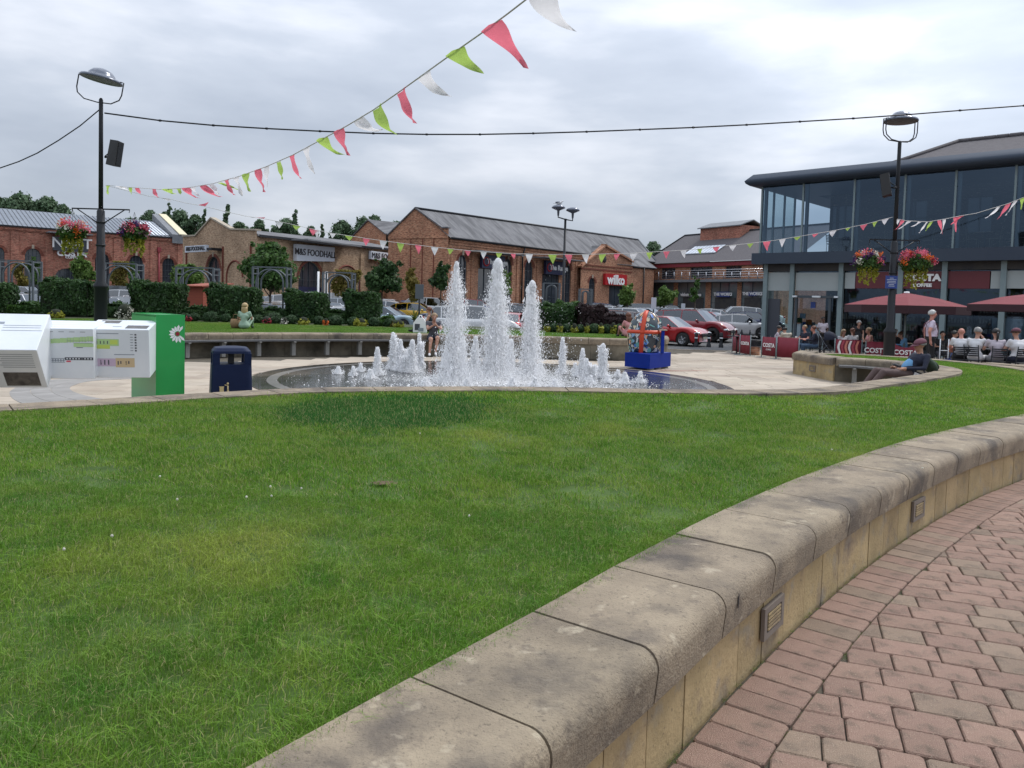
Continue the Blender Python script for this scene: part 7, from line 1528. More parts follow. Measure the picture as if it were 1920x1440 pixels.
def d2(pr):
    for i in range(10): pr(.0+i*.1, .1+i*.1, .68+.008*i, .76+.010*i, 'pg')
    for i in range(22): pr(.02+i*.045, .025+i*.045, .68+.003*i, .75+.0045*i, 'inkl')
    pr(0, 1, .755, .760, 'ink'); pr(.70, 1, .64, .71, 'pg'); pr(.70, .98, .712, .718, 'ink'); pr(.74, .84, .62, .63, 'ink'); pr(.56, .99, .375, .43, 'ink'); pr(.0, .56, .36, .372, 'inkl'); pr(.0, .56, .40, .412, 'inkl'); pr(0, .56, .325, .337, 'inkl'); pr(.58, .65, .335, .365, 'flp')
    for i in range(9): pr(.585+i*.045, .605+i*.045, .39, .415, 'panelw')
    for i in range(14): pr(.01+i*.04, .03+i*.04, .345, .395, 'inkl')
    for i in range(5): pr(.16+i*.16, .24+i*.16, .93, .938, 'ink')
    for i in range(3): pr(.1, .9, .2+i*.25, .206+i*.25, 'inkl', 't')
def d1(pr):
    pr(.52, .93, .06, .42, 'photo')
    for i in range(7): pr(.55-.03*(i % 2), .93, .55+i*.055, .565+i*.055, 'inkl')
    pr(0, .5, .70, .76, 'inkl', 't'); pr(.5, .95, .60, .61, 'inkl', 't'); pr(.5, .95, .66, .67, 'inkl', 't'); pr(.0, .46, .45, .50, 'ink', 't'); pr(.5, .98, .52, .53, 'inkl', 't')
cube(232, 9.55, .905, .70, R(9), d3); cube(128, 9.25, .90, .70, R(7), d2); cube(14, 8.75, .90, .84, R(40), d1); cube(-110, 8.4, .93, .8, R(8), d2)
mb = MB(); q0 = at(-170, 570, 8.2); q1 = at(262, 570, 9.65); mb.tube([(q0.x, q0.y, .92), (q1.x, q1.y, .92)], .035, 8); mb.build('axle', M['lead'], inf); mb = MB(); mb.box(q0.x-.25, q0.x+.05, q0.y-.2, q0.y+.2, 0, 1.3); mb.build('end_stand', M['green'], inf)
# green post
c0 = at(293, 570, 9.75); c1 = at(347, 570, 9.95); c2 = at(247, 570, 10.4); hz = at(300, 590, 9.75).z; g_ = thing('green_post', 'bright green folded metal post with white daisy next to the cubes', 'post', (c0.x, c0.y, 0))
def wall_plate(mb, a, b, z0, z1, th=.012):
    d = Vector((b[0]-a[0], b[1]-a[1], 0)); n_ = Vector((-d.y, d.x, 0)).normalized()*th; A_, B_ = Vector((a[0], a[1], 0)), Vector((b[0], b[1], 0)); mb.add([A_+Vector((0,0,z0)), B_+Vector((0,0,z0)), B_+n_+Vector((0,0,z0)), A_+n_+Vector((0,0,z0)), A_+Vector((0,0,z1)), B_+Vector((0,0,z1)), B_+n_+Vector((0,0,z1)), A_+n_+Vector((0,0,z1))], [(0,3,2,1),(4,5,6,7),(0,1,5,4),(1,2,6,5),(2,3,7,6),(3,0,4,7)])
rel = lambda q: (q.x-c0.x, q.y-c0.y)
mb = MB(); wall_plate(mb, (.001, .001), rel(c1), 0, hz); mb.build('front_plate', M['green'], g_); mb = MB(); wall_plate(mb, rel(c2), (0, 0), 0, hz); mb.build('side_plate', M['green'], g_)
c3 = (rel(c2)[0]+rel(c1)[0], rel(c2)[1]+rel(c1)[1]+.1); mb = MB(); wall_plate(mb, c3, rel(c2), 0, hz); wall_plate(mb, rel(c1), c3, 0, hz); mb.prism([(0, 0), rel(c1), c3, rel(c2)], hz-.03, hz-.01); mb.build('back_plate', M['green'], g_)
fd = Vector((c1.x-c0.x, c1.y-c0.y, 0)); fl = fd.length; fu = fd.normalized(); fn = Vector((fu.y, -fu.x, 0)); cc = fu*(fl*.74)+Vector((0, 0, at(333, 626, 9.9).z)); dz = thing('daisy', None, None); dz.parent = g_
for k in range(14):
    a = 2*PI*k/14+.1; L0, L1 = .035, random.uniform(.10, .125); sp_ = .016; dr_ = (fu*math.cos(a)+Vector((0,0,1))*math.sin(a)); pr_ = (fu*-math.sin(a)+Vector((0,0,1))*math.cos(a)); f0 = cc+fn*(.0015+.0004*(k % 2))
    mb = MB(); mb.add([f0+dr_*L0-pr_*sp_*.45, f0+dr_*L1*.75-pr_*sp_, f0+dr_*L1, f0+dr_*L1*.75+pr_*sp_, f0+dr_*L0+pr_*sp_*.45], [(0,1,2,3,4)])
    if all((v[0]*fu.x+v[1]*fu.y) < fl+.0 for v in mb.v): mb.build('petal', M['white'], dz)
mb = MB(); mb.add([cc+fn*.003+fu*.026*math.cos(a)+Vector((0,0,.026*math.sin(a))) for a in np.linspace(0, 2*PI, 13)[:-1]], [tuple(range(12))]); mb.build('flower_centre', M['fred'], dz)
# ---- navy litter bin
D = 10.1; p = at(434, 570, D); t = thing('litter_bin', 'navy blue litter bin with domed lid and open slots near the lawn edge', 'bin', (p.x, D, 0), R(24)); zt = at(434, 649, D).z; w = .25
def rsq(w, r, n=4): 
    o = []
    for cx, cy, a0 in ((w-r, w-r, 0), (-w+r, w-r, PI/2), (-w+r, -w+r, PI), (w-r, -w+r, 1.5*PI)):
        for k in range(n+1): a = a0+PI/2*k/n; o.append((cx+r*math.cos(a), cy+r*math.sin(a)))
    return o
def loft(mb, secs, cap0=True, cap1=True):
    n = len(secs[0][0]); vs = [(x, y, z) for poly, z in secs for x, y in poly]; fs = [(i*n+j, i*n+(j+1) % n, (i+1)*n+(j+1) % n, (i+1)*n+j) for i in range(len(secs)-1) for j in range(n)]
    mb.add(vs, fs, 0, False)
    if cap0: b0 = len(mb.v)-len(vs); mb.f.append(tuple(b0+j for j in range(n))[::-1]); mb.m.append(0); mb.sm.append(False)
    if cap1: b0 = len(mb.v)-n; mb.f.append(tuple(b0+j for j in range(n))); mb.m.append(0); mb.sm.append(False)
zs0, zs1 = at(434, 681, D).z, at(434, 661, D).z
mb = MB(); loft(mb, [(rsq(w*1.06, .06), 0), (rsq(w*.99, .06), zs0*.8), (rsq(w*.97, .06), zs0)]); bd = mb.build('body', M['navy'], t)
mb = MB(); loft(mb, [(rsq(w*.95, .06), zs1), (rsq(w*.93, .06), zs1+.03), (rsq(w*.80, .07), zt-.015), (rsq(w*.45, .08), zt)]); mb.build('lid', M['navy'], t)
for sx in (-1, 1):
    for sy in (-1, 1): mb = MB(); x0, y0 = sx*w*.95, sy*w*.95; mb.box(min(x0, x0-sx*.09), max(x0, x0-sx*.09), min(y0, y0-sy*.09), max(y0, y0-sy*.09), zs0-.002, zs1+.002); mb.build('corner_post', M['navy'], t)
mb = MB(); mb.box(-w*.7, w*.7, -w*.7, w*.7, zs0-.05, zs1+.02) if False else mb.box(-w*.15, w*.15, -w*.15, w*.15, zs0-.01, zs1+.01); mb.build('inner_liner', M['plastic'], t)
M['gold'] = pm('gold_print', (.45,.36,.18), None, rough=.4); lg = MB(); yy = -w*1.015; 
for bx in ((-.15,-.10,.33,.42),(-.155,-.095,.42,.43)): lg.box(bx[0], bx[1], yy-.006, yy+.01, bx[2], bx[3])
lg.tube([(-.06, yy-.002, .33), (-.05, yy-.002, .39), (-.052, yy-.002, .44)], .010, 5); lg.tube([(-.035, yy-.002, .33), (-.05, yy-.002, .39)], .008, 5); lg.tube([(-.052, yy-.002, .44), (-.09, yy-.002, .45)], .006, 5); lg.sphere((-.052, yy-.002, .465), .015, 8, 6); lg.build('litter_emblem', M['gold'], bd)
# ---- painted sculpture on blue plinth
P1, P2, P3 = gp(1171, 690.5), gp(1218, 695.4), gp(1257, 690); zt = at(1218, 664.5, P2.y).z; o_ = P2; r2 = lambda q: (q.x-o_.x, q.y-o_.y); P4 = (r2(P1)[0]+r2(P3)[0], r2(P1)[1]+r2(P3)[1])
M['plinth'] = pm('plinth_blue', (.002,.022,.22), (.003,.026,.25), 2, .5, spec=.2); M['orange'] = pm('ribbon_orange', (.55,.055,.015), None, rough=.45)
pl = thing('blue_plinth', 'low royal blue box plinth under the painted sculpture', 'plinth', (o_.x, o_.y, 0)); mb = MB(); mb.prism([r2(P1), (0, 0), r2(P3), P4], .05, zt); mb.build('box', M['plinth'], pl)
for k in (.15, .5, .85): mb = MB(); q = Vector((*r2(P3), 0))*k; mb.cbox((q.x-.06, q.y+.06, .026), (.16, .12, .05)); mb.build('pallet_foot', M['supm'], pl)
ctr = Vector(((P1.x+P3.x)/2+.0, (P1.y+P3.y)/2+.1, zt)); sz = 1.42/1442*ctr.y*1.0
wx = (1243-1177)/1442*ctr.y/2; hh = at(1213, 583, ctr.y).z-zt; scx = at(1210, 570, ctr.y).x
sc_ = thing('painted_sculpture', 'rounded sculpture covered in collage shapes with an orange ribbon cross', 'sculpture', (scx, ctr.y, zt+.003))
def surf(th, u, o=0.0):      # u 0..1 height
    z = hh*u; k = max(0.0, 1-max(0, (u-.38)/.62)**2.3)**.55 if u > .38 else 1.0; k *= (.80+.20*math.sin(PI*min(1, u/.5)*.5+.2)); lean_ = .06*u
    return Vector(((wx*k+o)*math.cos(th)+lean_, (wx*.82*k+o)*math.sin(th), z+o*(u > .8)*1.0))
mb = MB(); n, k = 36, 20; vs = [surf(2*PI*j/n, min(.999, i/k)) for i in range(k+1) for j in range(n)]; mb.add(vs, [(i*n+j, i*n+(j+1) % n, (i+1)*n+(j+1) % n, (i+1)*n+j) for i in range(k) for j in range(n)]+[tuple(range(n))[::-1]], 0, True)
M['scn'] = pm('sculpture_navy', (.012,.02,.035), (.03,.05,.06), 5, .3, coat=.5); mb.build('body', M['scn'], sc_)
def strip(pts_in, w_, o, mat, nm):
    mb = MB(); vs = []
    for i, (th, u) in enumerate(pts_in):
        th2, u2 = pts_in[min(i+1, len(pts_in)-1)]; th0, u0 = pts_in[max(i-1, 0)]; p = surf(th, u, o); d = (surf(th2, u2, o)-surf(th0, u0, o)).normalized(); nn = Vector((math.cos(th), math.sin(th), .3)).normalized(); s_ = d.cross(nn).normalized(); vs += [p-s_*w_, p+s_*w_, p+s_*w_-nn*.03, p-s_*w_-nn*.03]
    mb.add(vs, [(4*i+j, 4*i+(j+1) % 4, 4*i+4+(j+1) % 4, 4*i+4+j) for i in range(len(pts_in)-1) for j in range(4)], 0, True); return mb.build(nm, mat, sc_)
th0 = R(-108); strip([(th0, min(.995, .0+i*.0524)) for i in range(20)], .055, .02, M['orange'], 'ribbon'); strip([(R(-200)+R(7.5)*i, .50) for i in range(27)], .045, .022, M['orange'], 'ribbon')
cols = ['white', 'white', 'lblue_', 'cream_', 'lblue_', 'teal', 'cream_', 'red_', 'blue_', 'peach', 'white', 'grey_']
CM = dict(white=(.6,.6,.58), lblue_=(.25,.42,.6), teal=(.12,.35,.32), cream_=(.6,.5,.33), red_=(.45,.05,.05), blue_=(.05,.15,.45), peach=(.65,.35,.2), grey_=(.3,.33,.33)); CM = {k: pm('collage_'+k, v, None, rough=.35, coat=.4) for k, v in CM.items()}
rr_ = random.Random(9)
def bm_patch(mb, pts): n_ = len(pts); c_ = sum(pts, Vector((0, 0, 0)))/n_; mb.add([c_]+pts, [(0, 1+i, 1+(i+1) % n_) for i in range(n_)])
for i in range(140):
    th = rr_.uniform(-PI, .05) if i % 5 else rr_.uniform(0, 2*PI); u = rr_.uniform(.03, .93); kind_ = rr_.choice(['ring', 'bar', 'bar', 'blob', 'tri', 'dot']); mb = MB(); s_ = rr_.uniform(.035, .065); an = rr_.uniform(0, PI); o = .004+.0015*(i % 5); kk = .45
    P_ = lambda a, b: surf(th+(a*math.cos(an)-b*math.sin(an))/wx, min(.97, max(.01, u+(a*math.sin(an)+b*math.cos(an))/hh)), o)
    if kind_ in ('ring', 'dot'): pts = [P_(s_*math.cos(t_), s_*math.sin(t_)) for t_ in np.linspace(0, 2*PI, 11)[:-1]]
    elif kind_ == 'bar': pts = [P_(-s_*2, -s_*.35), P_(0, -s_*.4), P_(s_*2, -s_*.35), P_(s_*2.2, 0), P_(s_*2, s_*.35), P_(0, s_*.4), P_(-s_*2, s_*.35)]
    elif kind_ == 'tri': pts = [P_(-s_, -s_), P_(s_, -s_*.7), P_(.0, s_*1.2)]
    else: pts = [P_(s_*1.2*math.cos(t_)*rr_.uniform(.6, 1.1), s_*math.sin(t_)) for t_ in np.linspace(0, 2*PI, 9)[:-1]]
    bm_patch(mb, pts)
    if kind_ == 'ring': mb2 = MB(); o += .004; bm_patch(mb2, [P_(s_*.5*math.cos(t_), s_*.5*math.sin(t_)) for t_ in np.linspace(0, 2*PI, 9)[:-1]]); mb2.build('painted_shape', M['scn'], sc_)
    mb.build('painted_shape', CM[rr_.choice(cols)], sc_)
D_ = ctr.y-.35; x, z = pxz(1243, 620, D_); mb = MB(); mb.box(x-scx-.04, x-scx+.04, -.39, -.31, 0, z-zt); mb.build('corner_bar', M['plinth'], sc_); mb = MB(); mb.box(x-scx-.10, x-scx+.10, -.42, -.28, z-zt, z-zt+.03); mb.build('bar_cap', M['stonetrim'], sc_)
# ---- bollards
for px, w_ in ((1308,'leftmost, in front of the bright red hatchback'),(1332,'middle one, by the dark red vehicle wheel'),(1355,'rightmost by the cafe barriers')):
    D = 36.3; p = at(px, 570, D); zb = float(pz(p.x, D)); t = thing('bollard', 'black iron bollard with silver band, '+w_, 'bollard', (p.x, D-.0, zb), 0, 'bollards at the car park edge'); h = at(px, 624, D).z-zb
    mb = MB(); mb.lathe([(.11, 0), (.11, .12), (.08, .16), (.07, h*.75), (.095, h*.78), (.095, h*.82), (.07, h*.85), (.085, h*.93), (.06, h), (0, h+.01)], 14); mb.build('post', M['black'], t); mb = MB(); mb.lathe([(.078, h*.60), (.08, h*.61), (.08, h*.68), (.078, h*.69)], 14); mb.build('reflective_band', M['panelw'], t)
# ---- cafe barriers, parasols, planter
def barrier(label, pa, Da, pb, Db, ya, txt=None, stripes=False, tsz=.2, yb=None, sag=.0):
    a = at(pa, ya, Da); b = at(pb, yb or ya, Db); za = float(pz(a.x, a.y)); zb = float(pz(b.x, b.y)); t = thing('cafe_barrier', label, 'barrier', (a.x, a.y, za), math.atan2(b.y-a.y, b.x-a.x), 'burgundy cafe barriers'); L_ = math.hypot(b.x-a.x, b.y-a.y); h = max(.62, a.z-za)
    for x in (0, L_): mb = MB(); mb.tube([(x, 0, 0), (x, 0, h+.03)], .018, 8); mb.bbox(x-.04, x+.04, -.22, .22, 0, .02, .004); mb.build('post', M['steel'], t)
    n = 8; mb = MB(); vs = []
    for i in range(n+1):
        x = .03+(L_-.06)*i/n; s_ = sag*4*(i/n)*(1-i/n)
        for z in (.08, h-s_): vs.append((x, .012*math.sin(i*1.9), z))
    mb.add(vs, [(2*i, 2*i+2, 2*i+3, 2*i+1) for i in range(n)], 0, True); k_ = mb.build('banner', M['burg'], t); sd = k_.modifiers.new('th', 'SOLIDIFY'); sd.thickness = .006
    if txt: text('lettering', txt, tsz, M['letter_w'], t, (L_*.52, -.022, h*.60), off=.006, extrude=.003); 
    if txt and tsz > .18: text('lettering', 'COFFEE', tsz*.42, M['letter_w'], t, (L_*.52, -.022, h*.40), extrude=.003)
    if stripes:
        for i in range(6):
            x = .12+i*(L_-.24)/5.6; mb = MB(); vs = []
            for j in range(9): z = .10+(h-.14)*j/8; xx = x+.035*math.sin(j*.9); vs += [(xx, -.02, z), (xx+.075, -.02, z)]
            mb.add(vs, [(2*j, 2*j+1, 2*j+3, 2*j+2) for j in range(8)]); mb.build('wavy_stripe', [M['letter_w'], M['flp'], M['fpur']][i % 3] if i % 3 < 2 else M['peachs'], t)
    return t
M['peachs'] = pm('stripe_salmon', (.6,.22,.16), None, rough=.7)
barrier('narrow burgundy cafe barrier seen edge on, furthest left', 1374, 32.5, 1389, 31.0, 627); barrier('burgundy barrier with white coffee lettering, second from left', 1388, 30.9, 1408, 30.2, 628, 'COSTA', tsz=.17)
barrier('burgundy lettered barrier left half of the double panel right of the column', 1429, 29.8, 1456, 29.0, 631, 'COSTA', tsz=.21); barrier('plain burgundy right half of the double barrier behind the stone wall end', 1457, 28.95, 1499, 28.4, 632)
barrier('barrier with wavy pink and white stripes', 1566, 28.6, 1617, 28.2, 636, stripes=True); barrier('burgundy barrier with lettering left of the right lamp post', 1624, 27.6, 1662, 27.2, 640, 'COSTA', tsz=.24); barrier('sagging burgundy banner with lettering right of the right lamp post', 1674, 26.2, 1722, 25.8, 643, 'COSTA', tsz=.22, sag=.14)
D = 31.2; p = at(1418, 570, D); t = thing('slatted_planter', 'round dark slatted seat on a brick base at the cafe corner', 'planter', (p.x, D, float(pz(p.x, D)))); h = at(1418, 638, D).z-t.location.z
mb = MB(); mb.lathe([(.22, 0), (.22, h*.55), (.18, h*.55)], 12); mb.build('brick_base', M['brick3'], t)
for k in range(5): mb = MB(); z = h*(.6+.08*k); mb.lathe([(.26, z), (.28, z+.01), (.28, z+.035), (.26, z+.045)], 14); mb.build('slat', M['black'], t)
def parasol(label, px, D, ytop, yedge, yval, wpx):
    p = at(px, 570, D); zb = float(pz(p.x, D)); t = thing('parasol', label, 'parasol', (p.x, D, zb), R(20)); zt = at(px, ytop, D).z-zb; ze_ = at(px, yedge, D).z-zb; zv = at(px, yval, D).z-zb; r = wpx/2/1442*D; n = 8
    rim = [(r*math.cos(2*PI*i/n), r*math.sin(2*PI*i/n)) for i in range(n)]
    for i in range(n):
        a, b = rim[i], rim[(i+1) % n]; mb = MB(); mid = ((a[0]+b[0])/2*.985, (a[1]+b[1])/2*.985); mb.add([(0, 0, zt), (a[0]*.5, a[1]*.5, (zt+ze_)/2+.05), (b[0]*.5, b[1]*.5, (zt+ze_)/2+.05), (a[0], a[1], ze_), (mid[0], mid[1], ze_+.0), (b[0], b[1], ze_)], [(0,1,2),(1,3,4),(1,4,2),(2,4,5)]); q = mb.build('canopy_panel', M['canopy'], t)
        mb = MB(); mb.add([(a[0], a[1], ze_-.002), (b[0], b[1], ze_-.002), (b[0], b[1], zv), (a[0], a[1], zv)], [(0,1,2,3)]); mb.build('valance', M['valm'], t)
        mb = MB(); mb.tube([(0, 0, zt-.06), (a[0]*.98, a[1]*.98, ze_-.03)], .014, 5); mb.tube([(0, 0, ze_-.35), (a[0]*.5, a[1]*.5, (zt+ze_)/2-.01)], .01, 5); mb.build('rib', M['black'], t)
    mb = MB(); mb.tube([(0, 0, 0), (0, 0, zt)], .03, 10); mb.build('pole', M['steel'], t); mb = MB(); mb.lathe([(0, .06), (.09, .05), (.1, 0)], 12, (0, 0, zt-.01)); mb.build('finial', M['letter_w'], t); mb = MB(); mb.bbox(-.35, .35, -.35, .35, 0, .08, .02); mb.build('base', M['black'], t)
M['valm'] = pm('valance_dark', (.035,.012,.018), None, rough=.8)
parasol('burgundy parasol below the coffee sign beside the right lamp post', 1699, 27.5, 549, 573.5, 588, 212); parasol('burgundy parasol cut by the right edge', 1944, 23.6, 549, 573, 586, 226)
# ================================================================ PEOPLE
SK = {k: pm('skin_'+k, v, tuple(x*.85 for x in v), 12, .55) for k, v in dict(fair=(.46,.25,.18), tan=(.42,.22,.14), red=(.55,.25,.19), dark=(.10,.05,.035)).items()}
CL = {k: leafless('cloth_'+k, v) for k, v in dict(white=(.66,.66,.68), navy=(.012,.016,.035), black=(.015,.015,.018), lilac=(.42,.33,.46), pale=(.50,.45,.50), beige=(.50,.45,.36), sky=(.14,.33,.55), sage=(.32,.44,.34), brown=(.10,.065,.06), jean=(.04,.08,.14), grey=(.22,.22,.24), pink=(.55,.25,.25), dgrey=(.06,.06,.075), maroon=(.14,.05,.07), shirt=(.58,.50,.60), rust=(.22,.07,.04), green=(.03,.05,.03)).items()}
HR = {k: pm('hair_'+k, v, tuple(x*.6 for x in v), 14, .5, bump=.5, bscale=60, stretch=(1, 1, .2)) for k, v in dict(blonde=(.50,.36,.17), brown=(.07,.035,.02), black=(.012,.01,.01), grey=(.30,.29,.28), white=(.55,.54,.52), auburn=(.14,.045,.02), dblonde=(.28,.18,.09)).items()}
def capsule(mb, a, b, ra, rb, n=10):
    a, b = Vector(a), Vector(b); d = b-a; L_ = d.length
    if L_ < 1e-5: mb.sphere(a, ra, n, 6); return
    q = d.normalized(); rot = q.to_track_quat('Z', 'Y').to_matrix(); vs = []; prof = []
    for k in range(4): t_ = PI/2*(1-k/4); prof.append((ra*math.cos(t_), -ra*math.sin(t_)))
    prof.append((ra, 0)); prof.append((rb, L_))
    for k in range(1, 5): t_ = PI/2*k/4; prof.append((rb*math.cos(t_), L_+rb*math.sin(t_)))
    prof[0] = (1e-4, prof[0][1]); prof[-1] = (1e-4, prof[-1][1])
    for r_, z in prof:
        for j in range(n): an = 2*PI*j/n; vs.append(a+rot @ Vector((r_*math.cos(an), r_*math.sin(an), z)))
    k = len(prof); mb.add(vs, [(i*n+j, i*n+(j+1) % n, (i+1)*n+(j+1) % n, (i+1)*n+j) for i in range(k-1) for j in range(n)]+[tuple(range(n))[::-1], tuple((k-1)*n+j for j in range(n))])
def pose(kind, **k):
    J = dict(pel=(0,0,.95), che=(0,.0,1.28), nek=(0,0,1.47), hed=(0,.02,1.62), shl=(-.18,0,1.41), shr=(.18,0,1.41), ell=(-.24,-.03,1.13), elr=(.24,-.03,1.13), wrl=(-.22,.07,.90), wrr=(.22,.07,.90), hil=(-.09,0,.92), hir=(.09,0,.92), knl=(-.10,.03,.50), knr=(.10,.03,.50), anl=(-.10,-.01,.09), anr=(.10,-.01,.09), tol=(-.12,.15,.04), tor=(.12,.15,.04))
    if kind == 'sit':
        J.update(pel=(0,0,.53), che=(0,.02,.86), nek=(0,.05,1.04), hed=(0,.09,1.19), shl=(-.19,.03,.99), shr=(.19,.03,.99), ell=(-.26,.12,.76), elr=(.26,.12,.76), wrl=(-.16,.36,.76), wrr=(.16,.36,.76), hil=(-.10,.03,.51), hir=(.10,.03,.51), knl=(-.14,.46,.52), knr=(.14,.46,.52), anl=(-.13,.44,.09), anr=(.13,.44,.09), tol=(-.14,.60,.04), tor=(.14,.60,.04))
    J.update(k); return {a: Vector(b) for a, b in J.items()}
def person(label, x, y, z, face, J, top, legs, skin='fair', hair='brown', hairk='short', sleeves=True, s=1.0, vox=.02, shoes='black', shorts=False, female=False, belly=0, hat=None, fingers=False, group=None, topwear=None):
    t = thing('person', label, 'person', (x, y, z), R(face-90), group); t.scale = (s, s, s); mb = MB(); T = []      # T: (a,b,ra,rb,material)
    def C(a, b, ra, rb, m_): capsule(mb, a, b, ra, rb); T.append((Vector(a), Vector(b), ra, rb, m_))
    f = .90 if female else 1.0; tp, lg, sk = 0, 1, 2
    side = (J['shr']-J['shl']).normalized(); up = (J['nek']-J['pel']).normalized(); fw = up.cross(side)*-1
    fw = side.cross(up)*-1 if False else up.cross(side); fw = fw if fw.dot(J['tol']-J['anl']) > 0 else -fw
    C(J['pel']-side*.07, J['pel']+side*.07, .125, .125, lg); C(J['pel']+up*.10, J['che']-up*.06, .125*f, .135*f, tp); C(J['che']-side*.07, J['che']+side*.07, .125*f, .125*f, tp)
    C(J['shl']+side*.03-up*.04, J['shr']-side*.03-up*.04, .075*f, .075*f, tp); C(J['pel']+up*.06-side*.06, J['pel']+up*.06+side*.06, .115, .115, tp)
    if belly: C(J['pel']+up*.14+fw*.04, J['che']-up*.08+fw*.04, .13+belly, .11+belly*.6, tp)
    if female: C(J['che']-side*.07+fw*.07-up*.0, J['che']+side*.07+fw*.07, .065, .065, tp)
    C(J['nek']-up*.05, J['hed']-Vector((0, 0, .03)), .055, .050, sk)
    H_ = J['hed']; hf = (J.get('look') or fw); hf = Vector(hf).normalized(); hs = Vector((0, 0, 1)).cross(hf).normalized()
    C(H_+Vector((0,0,.035))-hf*.015, H_+Vector((0,0,.03))+hf*.015, .082, .080, sk); C(H_-Vector((0,0,.055))+hf*.03, H_+Vector((0,0,.0))+hf*.03, .050, .068, sk)      # skull, jaw
    C(H_+hf*.095+Vector((0,0,.015)), H_+hf*.112-Vector((0,0,.018)), .010, .014, sk); 
    for e_ in (-1, 1): C(H_+hs*e_*.082+Vector((0,0,.015)), H_+hs*e_*.086-Vector((0,0,.015)), .016, .012, sk)
    for sd, q in (('l', -1), ('r', 1)):
        C(J['sh'+sd], J['sh'+sd].lerp(J['el'+sd], .55), .058*f, .052*f, tp if sleeves is not None else sk); C(J['sh'+sd].lerp(J['el'+sd], .5), J['el'+sd], .050*f, .042*f, tp if sleeves == 'long' else sk); C(J['el'+sd], J['wr'+sd], .042*f, .028*f, tp if sleeves == 'long' else sk)
        w = J['wr'+sd]; d = (w-J['el'+sd]).normalized(); hd_ = J.get('hand'+sd) or d; hd_ = Vector(hd_).normalized(); C(w, w+hd_*.07, .030, .036, sk)
        ps_ = hd_.cross(Vector((0, 0, 1)) if abs(hd_.z) < .8 else fw).normalized(); pn = hd_.cross(ps_)
        if fingers:
            for k in range(4): b0 = w+hd_*.085+ps_*(k-1.5)*.019; L_ = (.038, .046, .043, .033)[k]; b1 = b0+hd_*L_*.8-pn*.006; C(b0-hd_*.02, b1, .0095, .009, sk); C(b1, b1+(hd_*.6-pn*.6)*L_*.8, .009, .008, sk)
            C(w+hd_*.03+ps_*.03*q, w+hd_*.07+ps_*.055*q, .012, .010, sk)
        else:
            for k in range(4): b0 = w+hd_*.08+ps_*(k-1.5)*.021; C(b0, b0+hd_*.05*(1, 1.15, 1.1, .85)[k]-pn*.012, .0105, .0095, sk)
            C(w+hd_*.03+ps_*.03*q, w+hd_*.07+ps_*.055*q, .012, .010, sk)
        lm = 2 if shorts else lg
        C(J['hi'+sd], J['kn'+sd].lerp(J['hi'+sd], .35), .092, .078, lg); C(J['kn'+sd].lerp(J['hi'+sd], .4), J['kn'+sd], .074, .060, lm); C(J['kn'+sd], J['an'+sd]+Vector((0,0,.03)), .060 if shorts else .066, .036 if shorts else .048, lm)
        C(J['an'+sd]-Vector((0,0,.03)), J['to'+sd], .042, .036, 3)
    me = mb.mesh('body', M['white']); o = mkobj('body', me, t); o.location = (0, 0, 0); return (t, o, T, dict(top=top, legs=legs, skin=skin, hair=hair, hairk=hairk, shoes=shoes, vox=vox, H=H_, hf=hf, hs=hs, hat=hat, s=s))
PEOPLE = []
def P_(*a, **k): r_ = person(*a, **k); PEOPLE.append(r_); return r_[0]
